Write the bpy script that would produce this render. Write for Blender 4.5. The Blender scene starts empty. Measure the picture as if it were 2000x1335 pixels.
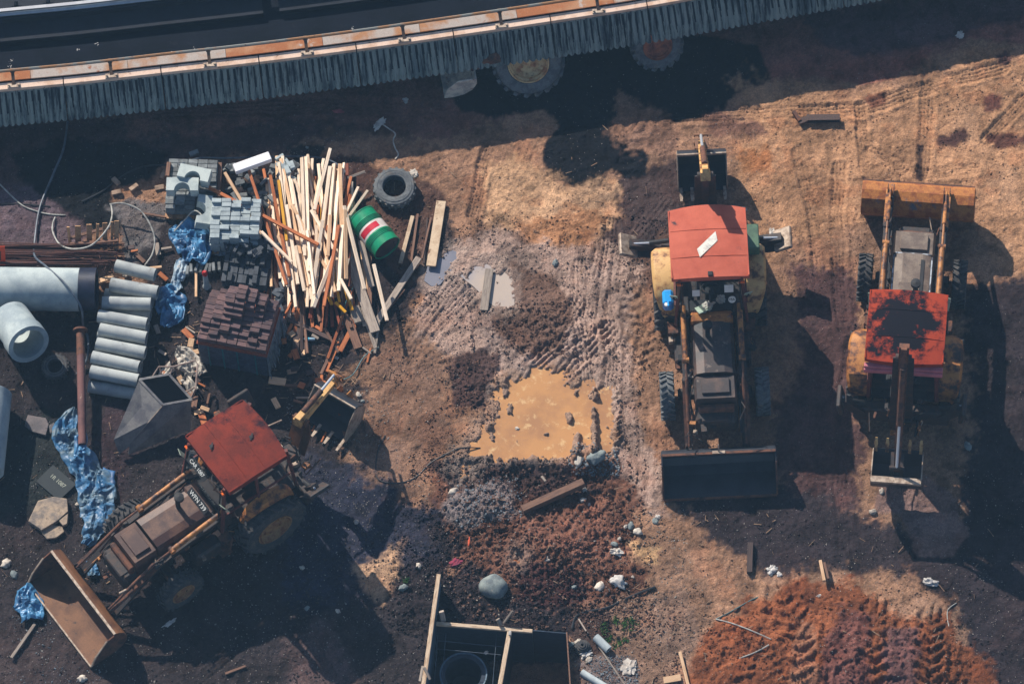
import bpy, bmesh, math, random
import numpy as np
from mathutils import Vector, Matrix, Euler
R = math.radians
PI = math.pi
rng = random.Random(7)
scene = bpy.context.scene
col = scene.collection

# ------------------------------------------------------------------ camera
ELEV, DIST, FPX, ROLL = R(62.0), 135.4, 13000.0, R(4.0)
Fv = Vector((0, math.cos(ELEV), -math.sin(ELEV)))
R0 = Vector((1, 0, 0)); U0 = Vector((0, math.sin(ELEV), math.cos(ELEV)))
Rv = R0 * math.cos(ROLL) - U0 * math.sin(ROLL)
Uv = U0 * math.cos(ROLL) + R0 * math.sin(ROLL)
CAM = -Fv * DIST

def G(px, py, z=0.0):
    """world point at height z seen at photo pixel px,py"""
    d = Fv + Rv * ((px - 1000) / FPX) - Uv * ((py - 667.5) / FPX)
    t = (z - CAM.z) / d.z
    return CAM + d * t

def PXnp(x, y):
    """photo pixel of ground points (numpy)"""
    dx, dy, dz = x - CAM.x, y - CAM.y, -CAM.z
    f = dx * Fv.x + dy * Fv.y + dz * Fv.z
    r = dx * Rv.x + dy * Rv.y + dz * Rv.z
    u = dx * Uv.x + dy * Uv.y + dz * Uv.z
    return 1000 + FPX * r / f, 667.5 - FPX * u / f

cd = bpy.data.cameras.new('camera'); cam = bpy.data.objects.new('camera', cd); col.objects.link(cam)
cd.sensor_width = 36; cd.lens = FPX * 36 / 2000; cd.clip_end = 1000; cd.clip_start = 1
cam.matrix_world = Matrix(((Rv.x, Uv.x, -Fv.x, CAM.x), (Rv.y, Uv.y, -Fv.y, CAM.y), (Rv.z, Uv.z, -Fv.z, CAM.z), (0, 0, 0, 1)))
scene.camera = cam

# ------------------------------------------------------------------ light
sd = G(1095, 791) - G(1000, 668); sd.z = 0; sd.normalize()
SUN_EL = R(36)
sdir = Vector((sd.x * math.cos(SUN_EL), sd.y * math.cos(SUN_EL), -math.sin(SUN_EL)))
sl = bpy.data.lights.new('sun', 'SUN'); sl.energy = 5.0; sl.angle = R(0.5); sl.color = (1.0, 0.91, 0.80)
so = bpy.data.objects.new('sun', sl); col.objects.link(so)
so.rotation_euler = sdir.to_track_quat('-Z', 'Y').to_euler()
w = bpy.data.worlds.new('World'); scene.world = w; w.use_nodes = True
nt = w.node_tree; bg = nt.nodes['Background']; sk = nt.nodes.new('ShaderNodeTexSky')
sk.sky_type = 'NISHITA'; sk.sun_disc = False; sk.sun_elevation = SUN_EL
sk.sun_rotation = math.atan2(-sd.x, -sd.y)
sk.ozone_density = 3.0
nt.links.new(sk.outputs[0], bg.inputs[0]); bg.inputs[1].default_value = 0.085
vs = scene.view_settings; vs.view_transform = 'Standard'; vs.look = 'None'; vs.exposure = 0.50; vs.gamma = 1

# ------------------------------------------------------------------ colours / materials
def lin(c):
    c = c / 255.0
    return c / 12.92 if c <= 0.04045 else ((c + 0.055) / 1.055) ** 2.4
K = 0.82
def C(r, g, b, k=None):
    k = K if k is None else k
    return (min(.85, lin(r) * k), min(.85, lin(g) * k), min(.85, lin(b) * k), 1)

MATS = {}
def mat(name, c1, c2=None, c3=None, scale=4.0, rough=.75, metal=0.0, bump=.25, bscale=60, thr=(.45, .6), thr3=(.58, .66),
        scale3=None, var=.25, spec=.4, dirt=None, tint=.0, trans=0, stretch=None, blob=None):
    """worn procedural material: base colour c1, big patches of c2, sharper spots of c3, fine grain and bump"""
    if name in MATS: return MATS[name]
    m = bpy.data.materials.new(name); m.use_nodes = True; n = m.node_tree.nodes; l = m.node_tree.links
    b = n['Principled BSDF']; tc = n.new('ShaderNodeTexCoord'); oi = n.new('ShaderNodeObjectInfo')
    add = n.new('ShaderNodeVectorMath'); add.operation = 'ADD'
    sc = n.new('ShaderNodeVectorMath'); sc.operation = 'SCALE'; sc.inputs[3].default_value = 37.0
    cmb = n.new('ShaderNodeCombineXYZ')
    for i in range(3): l.new(oi.outputs['Random'], cmb.inputs[i])
    l.new(cmb.outputs[0], sc.inputs[0]); 
    src = tc.outputs['Object']
    if stretch:
        mp = n.new('ShaderNodeMapping'); mp.inputs['Scale'].default_value = stretch; l.new(src, mp.inputs[0]); src = mp.outputs[0]
    l.new(src, add.inputs[0]); l.new(sc.outputs[0], add.inputs[1]); V = add.outputs[0]
    def noise(s, d=6, r=.6):
        t = n.new('ShaderNodeTexNoise'); t.inputs['Scale'].default_value = s; t.inputs['Detail'].default_value = d
        t.inputs['Roughness'].default_value = r; l.new(V, t.inputs['Vector']); return t.outputs['Fac']
    def ramp(f, a, z):
        t = n.new('ShaderNodeMapRange'); t.inputs[1].default_value = a; t.inputs[2].default_value = z; l.new(f, t.inputs[0]); return t.outputs[0]
    def mix(f, A, B, mode='MIX'):
        t = n.new('ShaderNodeMix'); t.data_type = 'RGBA'; t.blend_type = mode
        if hasattr(f, 'node'): l.new(f, t.inputs[0])
        else: t.inputs[0].default_value = f
        for s, v in ((6, A), (7, B)):
            if hasattr(v, 'node'): l.new(v, t.inputs[s])
            else: t.inputs[s].default_value = v
        return t.outputs[2]
    cur = c1
    if c2: cur = mix(ramp(noise(scale), *thr), c1, c2)
    if c3:
        f3 = noise(scale3 or scale * 2.7, 8, .7)
        if blob:
            vd = n.new('ShaderNodeVectorMath'); vd.operation = 'DISTANCE'; l.new(tc.outputs['Object'], vd.inputs[0]); vd.inputs[1].default_value = blob[0]
            bm_ = n.new('ShaderNodeMapRange'); bm_.inputs[1].default_value = 0; bm_.inputs[2].default_value = blob[1]; bm_.inputs[3].default_value = blob[2]; bm_.inputs[4].default_value = 0; l.new(vd.outputs['Value'], bm_.inputs[0])
            ad = n.new('ShaderNodeMath'); ad.operation = 'ADD'; l.new(f3, ad.inputs[0]); l.new(bm_.outputs[0], ad.inputs[1]); f3 = ad.outputs[0]
        cur = mix(ramp(f3, *thr3), cur, c3)
    # fine grain brightness
    g = ramp(noise(bscale * .6, 3, .7), .25, .75)
    gm = n.new('ShaderNodeMapRange'); gm.inputs[3].default_value = 1 - var; gm.inputs[4].default_value = 1 + var; l.new(g, gm.inputs[0])
    gc = n.new('ShaderNodeCombineColor')
    for i in range(3): l.new(gm.outputs[0], gc.inputs[i])
    cur = mix(1.0, cur, gc.outputs[0], 'MULTIPLY')
    if tint:
        tm = n.new('ShaderNodeMapRange'); tm.inputs[3].default_value = 1 - tint; tm.inputs[4].default_value = 1 + tint; l.new(oi.outputs['Random'], tm.inputs[0])
        tcx = n.new('ShaderNodeCombineColor')
        for i in range(3): l.new(tm.outputs[0], tcx.inputs[i])
        cur = mix(1.0, cur, tcx.outputs[0], 'MULTIPLY')
    l.new(cur, b.inputs['Base Color']) if hasattr(cur, 'node') else None
    b.inputs['Roughness'].default_value = rough; b.inputs['Metallic'].default_value = metal
    b.inputs['Specular IOR Level'].default_value = spec
    if bump:
        bp = n.new('ShaderNodeBump'); bp.inputs['Strength'].default_value = bump; bp.inputs['Distance'].default_value = .02
        l.new(noise(bscale, 5, .65), bp.inputs['Height']); l.new(bp.outputs[0], b.inputs['Normal'])
    MATS[name] = m; return m

# ------------------------------------------------------------------ mesh builder
class MB:
    def __init__(s): s.v = []; s.f = []; s.sm = []
    def add(s, vs, fs, M=None, smooth=False):
        o = len(s.v)
        for p in vs: s.v.append(tuple(M @ Vector(p)) if M is not None else tuple(p))
        for f in fs: s.f.append([i + o for i in f]); s.sm.append(smooth)
        return s
    def box(s, c, d, M=None, rot=None, b=0.0, taper=None):
        x, y, z = d[0] / 2, d[1] / 2, d[2] / 2
        T = Matrix.Translation(c)
        if rot: T = T @ Euler(rot).to_matrix().to_4x4()
        if M is not None: T = M @ T
        b = min(b, x * .45, y * .45, z * .45)
        if b <= 0:
            tx, ty = taper or (1, 1)
            vs = [(-x, -y, -z), (x, -y, -z), (x, y, -z), (-x, y, -z), (-x * tx, -y * ty, z), (x * tx, -y * ty, z), (x * tx, y * ty, z), (-x * tx, y * ty, z)]
            fs = [(0, 3, 2, 1), (4, 5, 6, 7), (0, 1, 5, 4), (1, 2, 6, 5), (2, 3, 7, 6), (3, 0, 4, 7)]
            return s.add(vs, fs, T)
        # chamfered box : 24 verts
        vs = []; idx = {}
        for sx in (-1, 1):
            for sy in (-1, 1):
                for sz in (-1, 1):
                    for a in range(3):
                        p = [sx * (x - b), sy * (y - b), sz * (z - b)]; p[a] = (sx * x, sy * y, sz * z)[a]
                        idx[(sx, sy, sz, a)] = len(vs); vs.append(tuple(p))
        fs = []
        def q(a, s1, order): return [idx[k] for k in order]
        for a in range(3):
            o1, o2 = (a + 1) % 3, (a + 2) % 3
            for sg in (-1, 1):
                cyc = [(-1, -1), (1, -1), (1, 1), (-1, 1)]
                if sg < 0: cyc.reverse()
                f = []
                for u, w_ in cyc:
                    k = [0, 0, 0]; k[a] = sg; k[o1] = u; k[o2] = w_; f.append(idx[(k[0], k[1], k[2], a)])
                fs.append(f)
        for a in range(3):  # edges along axis a
            o1, o2 = (a + 1) % 3, (a + 2) % 3
            for u in (-1, 1):
                for w_ in (-1, 1):
                    def K_(sa, face):
                        k = [0, 0, 0]; k[a] = sa; k[o1] = u; k[o2] = w_; return idx[(k[0], k[1], k[2], face)]
                    f = [K_(-1, o1), K_(1, o1), K_(1, o2), K_(-1, o2)]
                    if u * w_ > 0: f.reverse()
                    f = f[::-1]
                    fs.append(f)
        for sx in (-1, 1):
            for sy in (-1, 1):
                for sz in (-1, 1):
                    f = [idx[(sx, sy, sz, 0)], idx[(sx, sy, sz, 1)], idx[(sx, sy, sz, 2)]]
                    if sx * sy * sz < 0: f.reverse()
                    fs.append(f)
        return s.add(vs, fs, T)
    def bar(s, p, q, w_, h, M=None, b=0.0, up=(0, 0, 1), roll=0.0, w2=None, h2=None):
        p = Vector(p); q = Vector(q); d = q - p; L = d.length
        z = d.normalized(); x = Vector(up).cross(z)
        if x.length < 1e-4: x = Vector((1, 0, 0)).cross(z)
        x.normalize(); y = z.cross(x)
        if roll:
            x, y = x * math.cos(roll) + y * math.sin(roll), y * math.cos(roll) - x * math.sin(roll)
        T = Matrix(((x.x, y.x, z.x, p.x), (x.y, y.y, z.y, p.y), (x.z, y.z, z.z, p.z), (0, 0, 0, 1)))
        if M is not None: T = M @ T
        if w2 is None and b > 0: return s.box((0, 0, L / 2), (w_, h, L), T, b=b)
        w2 = w_ if w2 is None else w2; h2 = h if h2 is None else h2
        vs = [(-w_ / 2, -h / 2, 0), (w_ / 2, -h / 2, 0), (w_ / 2, h / 2, 0), (-w_ / 2, h / 2, 0), (-w2 / 2, -h2 / 2, L), (w2 / 2, -h2 / 2, L), (w2 / 2, h2 / 2, L), (-w2 / 2, h2 / 2, L)]
        return s.add(vs, [(0, 3, 2, 1), (4, 5, 6, 7), (0, 1, 5, 4), (1, 2, 6, 5), (2, 3, 7, 6), (3, 0, 4, 7)], T)
    def tube(s, pts, r, n=8, M=None, cap=True, closed=False):
        pts = [Vector(p) for p in pts]; rs = r if isinstance(r, (list, tuple)) else [r] * len(pts)
        N = len(pts); vs = []; fs = []
        prev = None
        for i, p in enumerate(pts):
            a = pts[i - 1] if i > 0 else (pts[-1] if closed else p); b_ = pts[i + 1] if i < N - 1 else (pts[0] if closed else p)
            t = (b_ - a)
            t = t.normalized() if t.length > 1e-9 else Vector((0, 0, 1))
            if prev is None:
                x = t.cross(Vector((0, 0, 1)))
                if x.length < .05: x = t.cross(Vector((1, 0, 0)))
            else:
                x = prev - t * prev.dot(t)
            x.normalize(); prev = x; y = t.cross(x)
            for k in range(n):
                a_ = 2 * PI * k / n; vs.append(p + (x * math.cos(a_) + y * math.sin(a_)) * rs[i])
        for i in range(N if closed else N - 1):
            for k in range(n):
                k2 = (k + 1) % n; i2 = (i + 1) % N
                fs.append((i * n + k, i * n + k2, i2 * n + k2, i2 * n + k))
        s.add(vs, fs, M, True)
        if cap and not closed:
            o = len(s.v) - N * n
            s.f.append([o + k for k in range(n)][::-1]); s.sm.append(False)
            s.f.append([o + (N - 1) * n + k for k in range(n)]); s.sm.append(False)
        return s
    def lathe(s, prof, n=32, M=None, smooth=True, closed=False, jit=0):
        """prof: list of (radius, axial); axis = local Z"""
        vs = []; fs = []; m = len(prof)
        for k in range(n):
            a = 2 * PI * k / n; c, s_ = math.cos(a), math.sin(a)
            for (r, z) in prof: vs.append((r * c, r * s_, z))
        mm = m if closed else m - 1
        for k in range(n):
            k2 = (k + 1) % n
            for j in range(mm):
                j2 = (j + 1) % m
                fs.append((k * m + j, k2 * m + j, k2 * m + j2, k * m + j2))
        return s.add(vs, fs, M, smooth)
    def prism(s, poly, h, M=None, z0=0.0, smooth=False):
        """2D polygon (x,y) extruded z0..z0+h (ccw)"""
        n = len(poly)
        vs = [(p[0], p[1], z0) for p in poly] + [(p[0], p[1], z0 + h) for p in poly]
        fs = [list(range(n))[::-1], [n + i for i in range(n)]] + [(i, (i + 1) % n, n + (i + 1) % n, n + i) for i in range(n)]
        return s.add(vs, fs, M, smooth)
    def strip(s, line, th, w0, w1, M=None):
        """polyline in (y,z) given thickness th (offset to the left of its direction), extruded x w0..w1"""
        n = len(line); off = []
        for i in range(n):
            a = Vector(line[max(0, i - 1)]); b_ = Vector(line[min(n - 1, i + 1)]); d = (b_ - a).normalized()
            off.append((line[i][0] - d.y * th, line[i][1] + d.x * th))
        vs = []
        for x in (w0, w1):
            for p in line: vs.append((x, p[0], p[1]))
            for p in off: vs.append((x, p[0], p[1]))
        N = 2 * n; fs = []
        for i in range(n - 1):
            fs.append((i, i + 1, N + i + 1, N + i)); fs.append((n + i + 1, n + i, N + n + i, N + n + i + 1))
            fs.append((i + 1, i, n + i, n + i + 1)); fs.append((N + i, N + i + 1, N + n + i + 1, N + n + i))
        fs.append((0, N, N + n, n)); fs.append((n - 1, n + n - 1, N + n + n - 1, N + n - 1))
        return s.add(vs, fs, M)
    def build(s, name, m, parent=None, loc=None, rot=None, ang=35, bev=0):
        me = bpy.data.meshes.new(name); me.from_pydata(s.v, [], s.f)
        if any(s.sm):
            me.polygons.foreach_set('use_smooth', s.sm)
        if isinstance(m, (list, tuple)):
            for x in m: me.materials.append(x)
        elif m: me.materials.append(m)
        bm = bmesh.new(); bm.from_mesh(me); bmesh.ops.recalc_face_normals(bm, faces=bm.faces); bm.to_mesh(me); bm.free()
        me.update()
        if any(s.sm):
            try: me.set_sharp_from_angle(angle=R(ang))
            except Exception: pass
        o = bpy.data.objects.new(name, me); col.objects.link(o)
        if parent: o.parent = parent
        if loc is not None: o.location = loc
        if rot is not None: o.rotation_euler = rot
        return o

def tag(o, label=None, cat=None, group=None, kind=None):
    if label: o['label'] = label
    if cat: o['category'] = cat
    if group: o['group'] = group
    if kind: o['kind'] = kind
    return o
def empty(name, loc, rz=0.0, label=None, cat=None, group=None):
    o = bpy.data.objects.new(name, None); col.objects.link(o); o.location = loc; o.rotation_euler = (0, 0, rz)
    o.empty_display_size = .2
    return tag(o, label, cat, group)
ORD = ['zeroth', 'first', 'second', 'third', 'fourth', 'fifth', 'sixth', 'seventh', 'eighth', 'ninth', 'tenth', 'eleventh', 'twelfth', 'thirteenth',
       'fourteenth', 'fifteenth', 'sixteenth', 'seventeenth', 'eighteenth', 'nineteenth']
def nth(i):
    if i < 20: return ORD[i]
    tens = ['', '', 'twent', 'thirt', 'fort', 'fift', 'sixt', 'sevent', 'eight', 'ninet'][i // 10]
    return tens + 'ieth' if i % 10 == 0 else tens + 'y-' + ORD[i % 10]
def AX(axis='X'):
    return {'X': Matrix.Rotation(R(90), 4, 'Y'), 'Y': Matrix.Rotation(R(-90), 4, 'X'), 'Z': Matrix.Identity(4)}[axis]
def along(p, q):
    """matrix placing local Z from p to q"""
    p = Vector(p); q = Vector(q)
    return Matrix.Translation(p) @ (q - p).to_track_quat('Z', 'Y').to_matrix().to_4x4()
def text(name, body, size, m, parent, M, ext=.001):
    c = bpy.data.curves.new(name, 'FONT'); c.body = body; c.size = size; c.extrude = ext; c.align_x = 'CENTER'; c.align_y = 'CENTER'
    o = bpy.data.objects.new(name, c); col.objects.link(o)
    dg = bpy.context.evaluated_depsgraph_get(); me = bpy.data.meshes.new_from_object(o.evaluated_get(dg)); bpy.data.objects.remove(o)
    o = bpy.data.objects.new(name, me); col.objects.link(o); me.materials.clear(); me.materials.append(m)
    o.parent = parent; o.matrix_local = M; return o
# ------------------------------------------------------------------ numpy noise
def _h(ix, iy, s):
    n = (ix.astype(np.int64) * 374761393 + iy.astype(np.int64) * 668265263 + s * 1274126177) & 0xffffffff
    n = ((n ^ (n >> 13)) * 1274126177) & 0xffffffff
    return ((n ^ (n >> 16)) & 0xffff) / 65535.0
def vn(x, y, s=0):
    ix = np.floor(x); iy = np.floor(y); fx = x - ix; fy = y - iy
    fx = fx * fx * fx * (fx * (fx * 6 - 15) + 10); fy = fy * fy * fy * (fy * (fy * 6 - 15) + 10)
    a = _h(ix, iy, s); b = _h(ix + 1, iy, s); c = _h(ix, iy + 1, s); d = _h(ix + 1, iy + 1, s)
    return (a + (b - a) * fx) * (1 - fy) + (c + (d - c) * fx) * fy
def fbm(x, y, s=0, o=4, g=.5, l=2.03):
    t = 0; a = 1; n = 0
    for i in range(o):
        t = t + a * vn(x + 17.3 * i, y - 9.1 * i, s + i); n += a; a *= g; x = x * l; y = y * l
    return t / n
def ss(a, b, x):
    t = np.clip((x - a) / (b - a), 0, 1); return t * t * (3 - 2 * t)
def sdpoly(px, py, poly):
    """signed distance in pixels, positive inside"""
    d = np.full(px.shape, 1e9); inside = np.zeros(px.shape, bool); n = len(poly)
    for i in range(n):
        x1, y1 = poly[i]; x2, y2 = poly[(i + 1) % n]
        ex, ey = x2 - x1, y2 - y1; L = ex * ex + ey * ey + 1e-9
        t = np.clip(((px - x1) * ex + (py - y1) * ey) / L, 0, 1)
        d = np.minimum(d, (px - x1 - t * ex) ** 2 + (py - y1 - t * ey) ** 2)
        cnd = ((y1 > py) != (y2 > py)) & (px < (x2 - x1) * (py - y1) / ((y2 - y1) if y2 != y1 else 1e-9) + x1)
        inside ^= cnd
    d = np.sqrt(d); return np.where(inside, d, -d)

# regions: (polygon in photo pixels, soil colour, in places with light and shade put in, wetness, edge softness px, warp px)
BASE = (158, 126, 100)
REG = [
 # broad soils
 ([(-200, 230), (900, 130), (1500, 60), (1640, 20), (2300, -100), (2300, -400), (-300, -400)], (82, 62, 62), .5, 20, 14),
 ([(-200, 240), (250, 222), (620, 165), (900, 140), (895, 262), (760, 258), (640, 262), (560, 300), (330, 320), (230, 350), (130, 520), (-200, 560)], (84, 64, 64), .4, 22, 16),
 ([(250, 270), (600, 236), (880, 262), (1200, 150), (1500, 160), (1750, 150), (1900, 70), (2200, 60), (2200, -200), (900, 80), (250, 180)], (138, 98, 86), .1, 30, 20),  # soil lightened here so the deck's shade reads brown
 ([(1490, 60), (1640, 20), (2200, -60), (2200, 110), (1960, 80), (1880, 72), (1830, 82), (1800, 122), (1740, 156), (1680, 166), (1600, 150), (1500, 158), (1450, 176)], (146, 98, 86), .1, 7, 6),  # also lightened to offset the deck's shade
 ([(1560, 20), (2200, -60), (2200, 40), (1900, 50), (1790, 100), (1640, 110)], (96, 74, 78), .1, 22, 18),
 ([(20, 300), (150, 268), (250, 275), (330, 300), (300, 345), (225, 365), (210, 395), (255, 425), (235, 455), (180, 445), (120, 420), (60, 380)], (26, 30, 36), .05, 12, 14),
 ([(-50, 380), (60, 360), (130, 420), (170, 450), (150, 520), (-50, 520)], (96, 82, 92), .6, 14, 10),
 ([(212, 405), (260, 390), (330, 400), (345, 470), (330, 520), (290, 530), (245, 520), (235, 440)], (98, 100, 104), .75, 8, 8),
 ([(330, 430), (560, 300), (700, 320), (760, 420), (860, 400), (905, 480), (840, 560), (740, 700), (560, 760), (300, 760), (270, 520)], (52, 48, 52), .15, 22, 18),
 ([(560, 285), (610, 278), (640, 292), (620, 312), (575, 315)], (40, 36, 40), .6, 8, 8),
 ([(640, 300), (700, 310), (745, 330), (720, 370), (680, 380), (640, 350)], (84, 60, 52), .4, 10, 8),
 ([(735, 330), (830, 352), (862, 372), (872, 400), (866, 440), (850, 530), (800, 560), (745, 500), (700, 400)], (92, 66, 54), .55, 8, 5),
 ([(885, 470), (940, 430), (1010, 440), (1060, 430), (1150, 470), (1200, 420), (1300, 300), (1350, 420), (1320, 560), (1240, 560), (1130, 480), (1050, 500), (900, 520)], (104, 80, 66), .35, 30, 24),
 ([(1190, 350), (1330, 300), (1345, 400), (1300, 440), (1250, 500), (1190, 520), (1170, 450)], (72, 56, 54), .5, 16, 18),
 ([(920, 60), (1340, 60), (1480, 90), (1510, 160), (1440, 184), (1400, 225), (1330, 240), (1250, 248), (1240, 265), (1270, 300), (1265, 345), (1230, 350), (1195, 335), (1165, 352), (1125, 368), (1080, 348), (1055, 315), (1068, 275), (1092, 245), (1060, 218), (960, 228), (900, 215), (860, 160)], (20, 24, 32), .0, 7, 7),  # wet stain, with the half hidden loader's shadow painted in
 ([(940, 340), (1010, 300), (1060, 330), (1110, 372), (1200, 348), (1205, 420), (1160, 480), (1080, 485), (1040, 450), (950, 445)], (200, 166, 128), .1, 26, 22),
 ([(1010, 440), (1180, 400), (1160, 490), (1030, 500)], (178, 132, 92), .2, 30, 20),
 # grey mauve mud in the middle
 ([(835, 500), (890, 470), (960, 450), (1090, 480), (1190, 470), (1250, 520), (1235, 620), (1230, 740), (1260, 860), (1300, 930), (1290, 1010), (1180, 960), (1215, 850), (1190, 770), (1080, 710), (960, 730), (880, 700), (800, 660), (820, 570)], (164, 142, 128), .9, 26, 22),
 ([(1000, 520), (1090, 540), (1120, 600), (1090, 680), (1020, 690), (960, 640), (965, 590), (1000, 600)], (122, 98, 84), .3, 14, 16),
 ([(870, 700), (935, 680), (975, 700), (960, 760), (945, 800), (880, 800)], (84, 64, 60), .4, 9, 12),
 ([(700, 650), (820, 660), (870, 700), (880, 860), (860, 930), (760, 1010), (660, 1000), (700, 860), (730, 760)], (140, 112, 92), .15, 30, 26),
 ([(830, 930), (900, 900), (1100, 905), (1210, 900), (1260, 980), (1230, 1080), (1270, 1150), (1240, 1240), (1100, 1240), (960, 1200), (880, 1120), (760, 1190), (700, 1180), (740, 1060), (860, 1020)], (118, 84, 68), .15, 22, 22),
 ([(985, 1010), (1180, 980), (1225, 1080), (1180, 1110), (1060, 1090)], (132, 94, 78), .25, 26, 24),
 ([(820, 905), (900, 888), (1060, 900), (1130, 930), (1170, 960), (1060, 980), (960, 990), (890, 960)], (78, 62, 60), .3, 12, 14),
 ([(880, 960), (1000, 940), (1010, 1010), (900, 1040), (860, 1000)], (120, 116, 118), .3, 16, 14),
 ([(1020, 1100), (1120, 1110), (1160, 1160), (1110, 1200), (1000, 1190)], (74, 44, 42), .4, 16, 14),
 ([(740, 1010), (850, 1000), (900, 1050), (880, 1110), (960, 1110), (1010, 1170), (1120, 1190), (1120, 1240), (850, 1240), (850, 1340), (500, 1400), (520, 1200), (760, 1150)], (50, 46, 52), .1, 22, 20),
 # left half: dark soil, edge vignetting and C's shadow put into the colour
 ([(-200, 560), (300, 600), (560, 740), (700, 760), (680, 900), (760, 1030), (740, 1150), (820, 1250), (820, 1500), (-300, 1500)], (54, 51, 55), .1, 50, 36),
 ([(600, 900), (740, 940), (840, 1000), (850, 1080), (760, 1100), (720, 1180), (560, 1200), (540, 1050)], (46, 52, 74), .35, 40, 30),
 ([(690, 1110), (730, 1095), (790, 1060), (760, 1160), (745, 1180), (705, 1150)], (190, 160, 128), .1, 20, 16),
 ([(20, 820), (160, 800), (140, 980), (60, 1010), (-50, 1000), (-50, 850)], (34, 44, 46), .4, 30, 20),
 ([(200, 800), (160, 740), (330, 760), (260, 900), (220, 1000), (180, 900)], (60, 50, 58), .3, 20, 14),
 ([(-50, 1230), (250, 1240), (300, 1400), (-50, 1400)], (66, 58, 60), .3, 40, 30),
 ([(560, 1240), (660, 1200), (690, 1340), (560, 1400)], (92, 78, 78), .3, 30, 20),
 # right: tan with stains, plus machine shadows put into the colour
 ([(1210, 180), (1330, 250), (1330, 300), (1250, 300), (1190, 260)], (138, 108, 88), .2, 24, 18),
 ([(1440, 150), (1560, 170), (1700, 190), (1820, 150), (1900, 110), (2100, 120), (2100, 640), (1900, 460), (1700, 420), (1500, 500), (1440, 420), (1440, 260)], (182, 144, 108), .1, 40, 30),
 ([(1540, 510), (1660, 520), (1690, 700), (1680, 1000), (1560, 1060), (1500, 900), (1560, 700)], (88, 66, 66), .3, 34, 24),  # backhoe A's cast shadow put into the soil colour
 ([(1880, 560), (2200, 520), (2200, 1400), (1900, 1400), (1870, 1200), (1760, 1120), (1500, 1120), (1380, 1050), (1300, 960), (1500, 930), (1680, 1000), (1860, 1060), (1900, 800)], (54, 49, 55), .1, 30, 22),  # dark soil with backhoe B's shadow and edge vignetting painted in
 ([(1715, 950), (1800, 920), (1860, 960), (1890, 1040), (1860, 1090), (1790, 1085), (1760, 1010), (1705, 1000)], (140, 116, 108), .2, 8, 8),  # painted light: sunlit gap between the shadows of B's boom and cab
 ([(1830, 265), (1880, 252), (1900, 270), (1870, 290), (1830, 285)], (76, 50, 44), .4, 9, 10),
 ([(1925, 262), (2010, 260), (2010, 285), (1950, 290)], (96, 62, 50), .4, 9, 10),
 ([(1945, 108), (1965, 100), (1980, 115), (1965, 128), (1948, 124)], (92, 66, 62), .4, 6, 5),
 ([(1918, 185), (1950, 190), (1960, 215), (1925, 215)], (116, 76, 66), .4, 9, 8),
 ([(1685, 190), (1730, 182), (1730, 205), (1700, 215)], (120, 78, 58), .4, 8, 8),
 ([(1790, 280), (1806, 280), (1800, 350), (1788, 350)], (74, 54, 48), .5, 5, 5),
 ([(1380, 220), (1470, 230), (1500, 260), (1440, 270), (1380, 260)], (128, 96, 80), .3, 18, 14),
 ([(1440, 300), (1500, 290), (1510, 330), (1460, 350)], (168, 120, 78), .2, 18, 14),
 # orange earth mound
 ([(1372, 1235), (1400, 1195), (1440, 1190), (1470, 1165), (1520, 1155), (1560, 1140), (1640, 1128), (1690, 1150), (1730, 1180), (1760, 1210), (1800, 1215), (1850, 1200), (1865, 1225), (1880, 1260), (1930, 1290), (1960, 1400), (1300, 1400), (1330, 1300)], (142, 86, 54), .1, 24, 22),
 ([(1640, 1190), (1700, 1210), (1690, 1400), (1600, 1400), (1610, 1260)], (120, 78, 70), .2, 24, 18),
 ([(1560, 1230), (1590, 1230), (1600, 1400), (1530, 1400)], (150, 106, 80), .2, 14, 12),
 ([(1730, 1240), (1790, 1240), (1790, 1400), (1720, 1400)], (124, 88, 84), .2, 18, 12),
 ([(1230, 1060), (1290, 1068), (1280, 1100), (1240, 1095)], (206, 172, 126), .1, 12, 8),
 ([(1130, 1180), (1330, 1160), (1370, 1230), (1320, 1400), (1140, 1400)], (150, 124, 104), .1, 20, 18),
 ([(1130, 1280), (1240, 1280), (1250, 1400), (1130, 1400)], (120, 112, 110), .1, 14, 14),
 ([(1120, 1180), (1200, 1190), (1190, 1270), (1120, 1290)], (74, 60, 56), .3, 12, 12),
]
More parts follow.
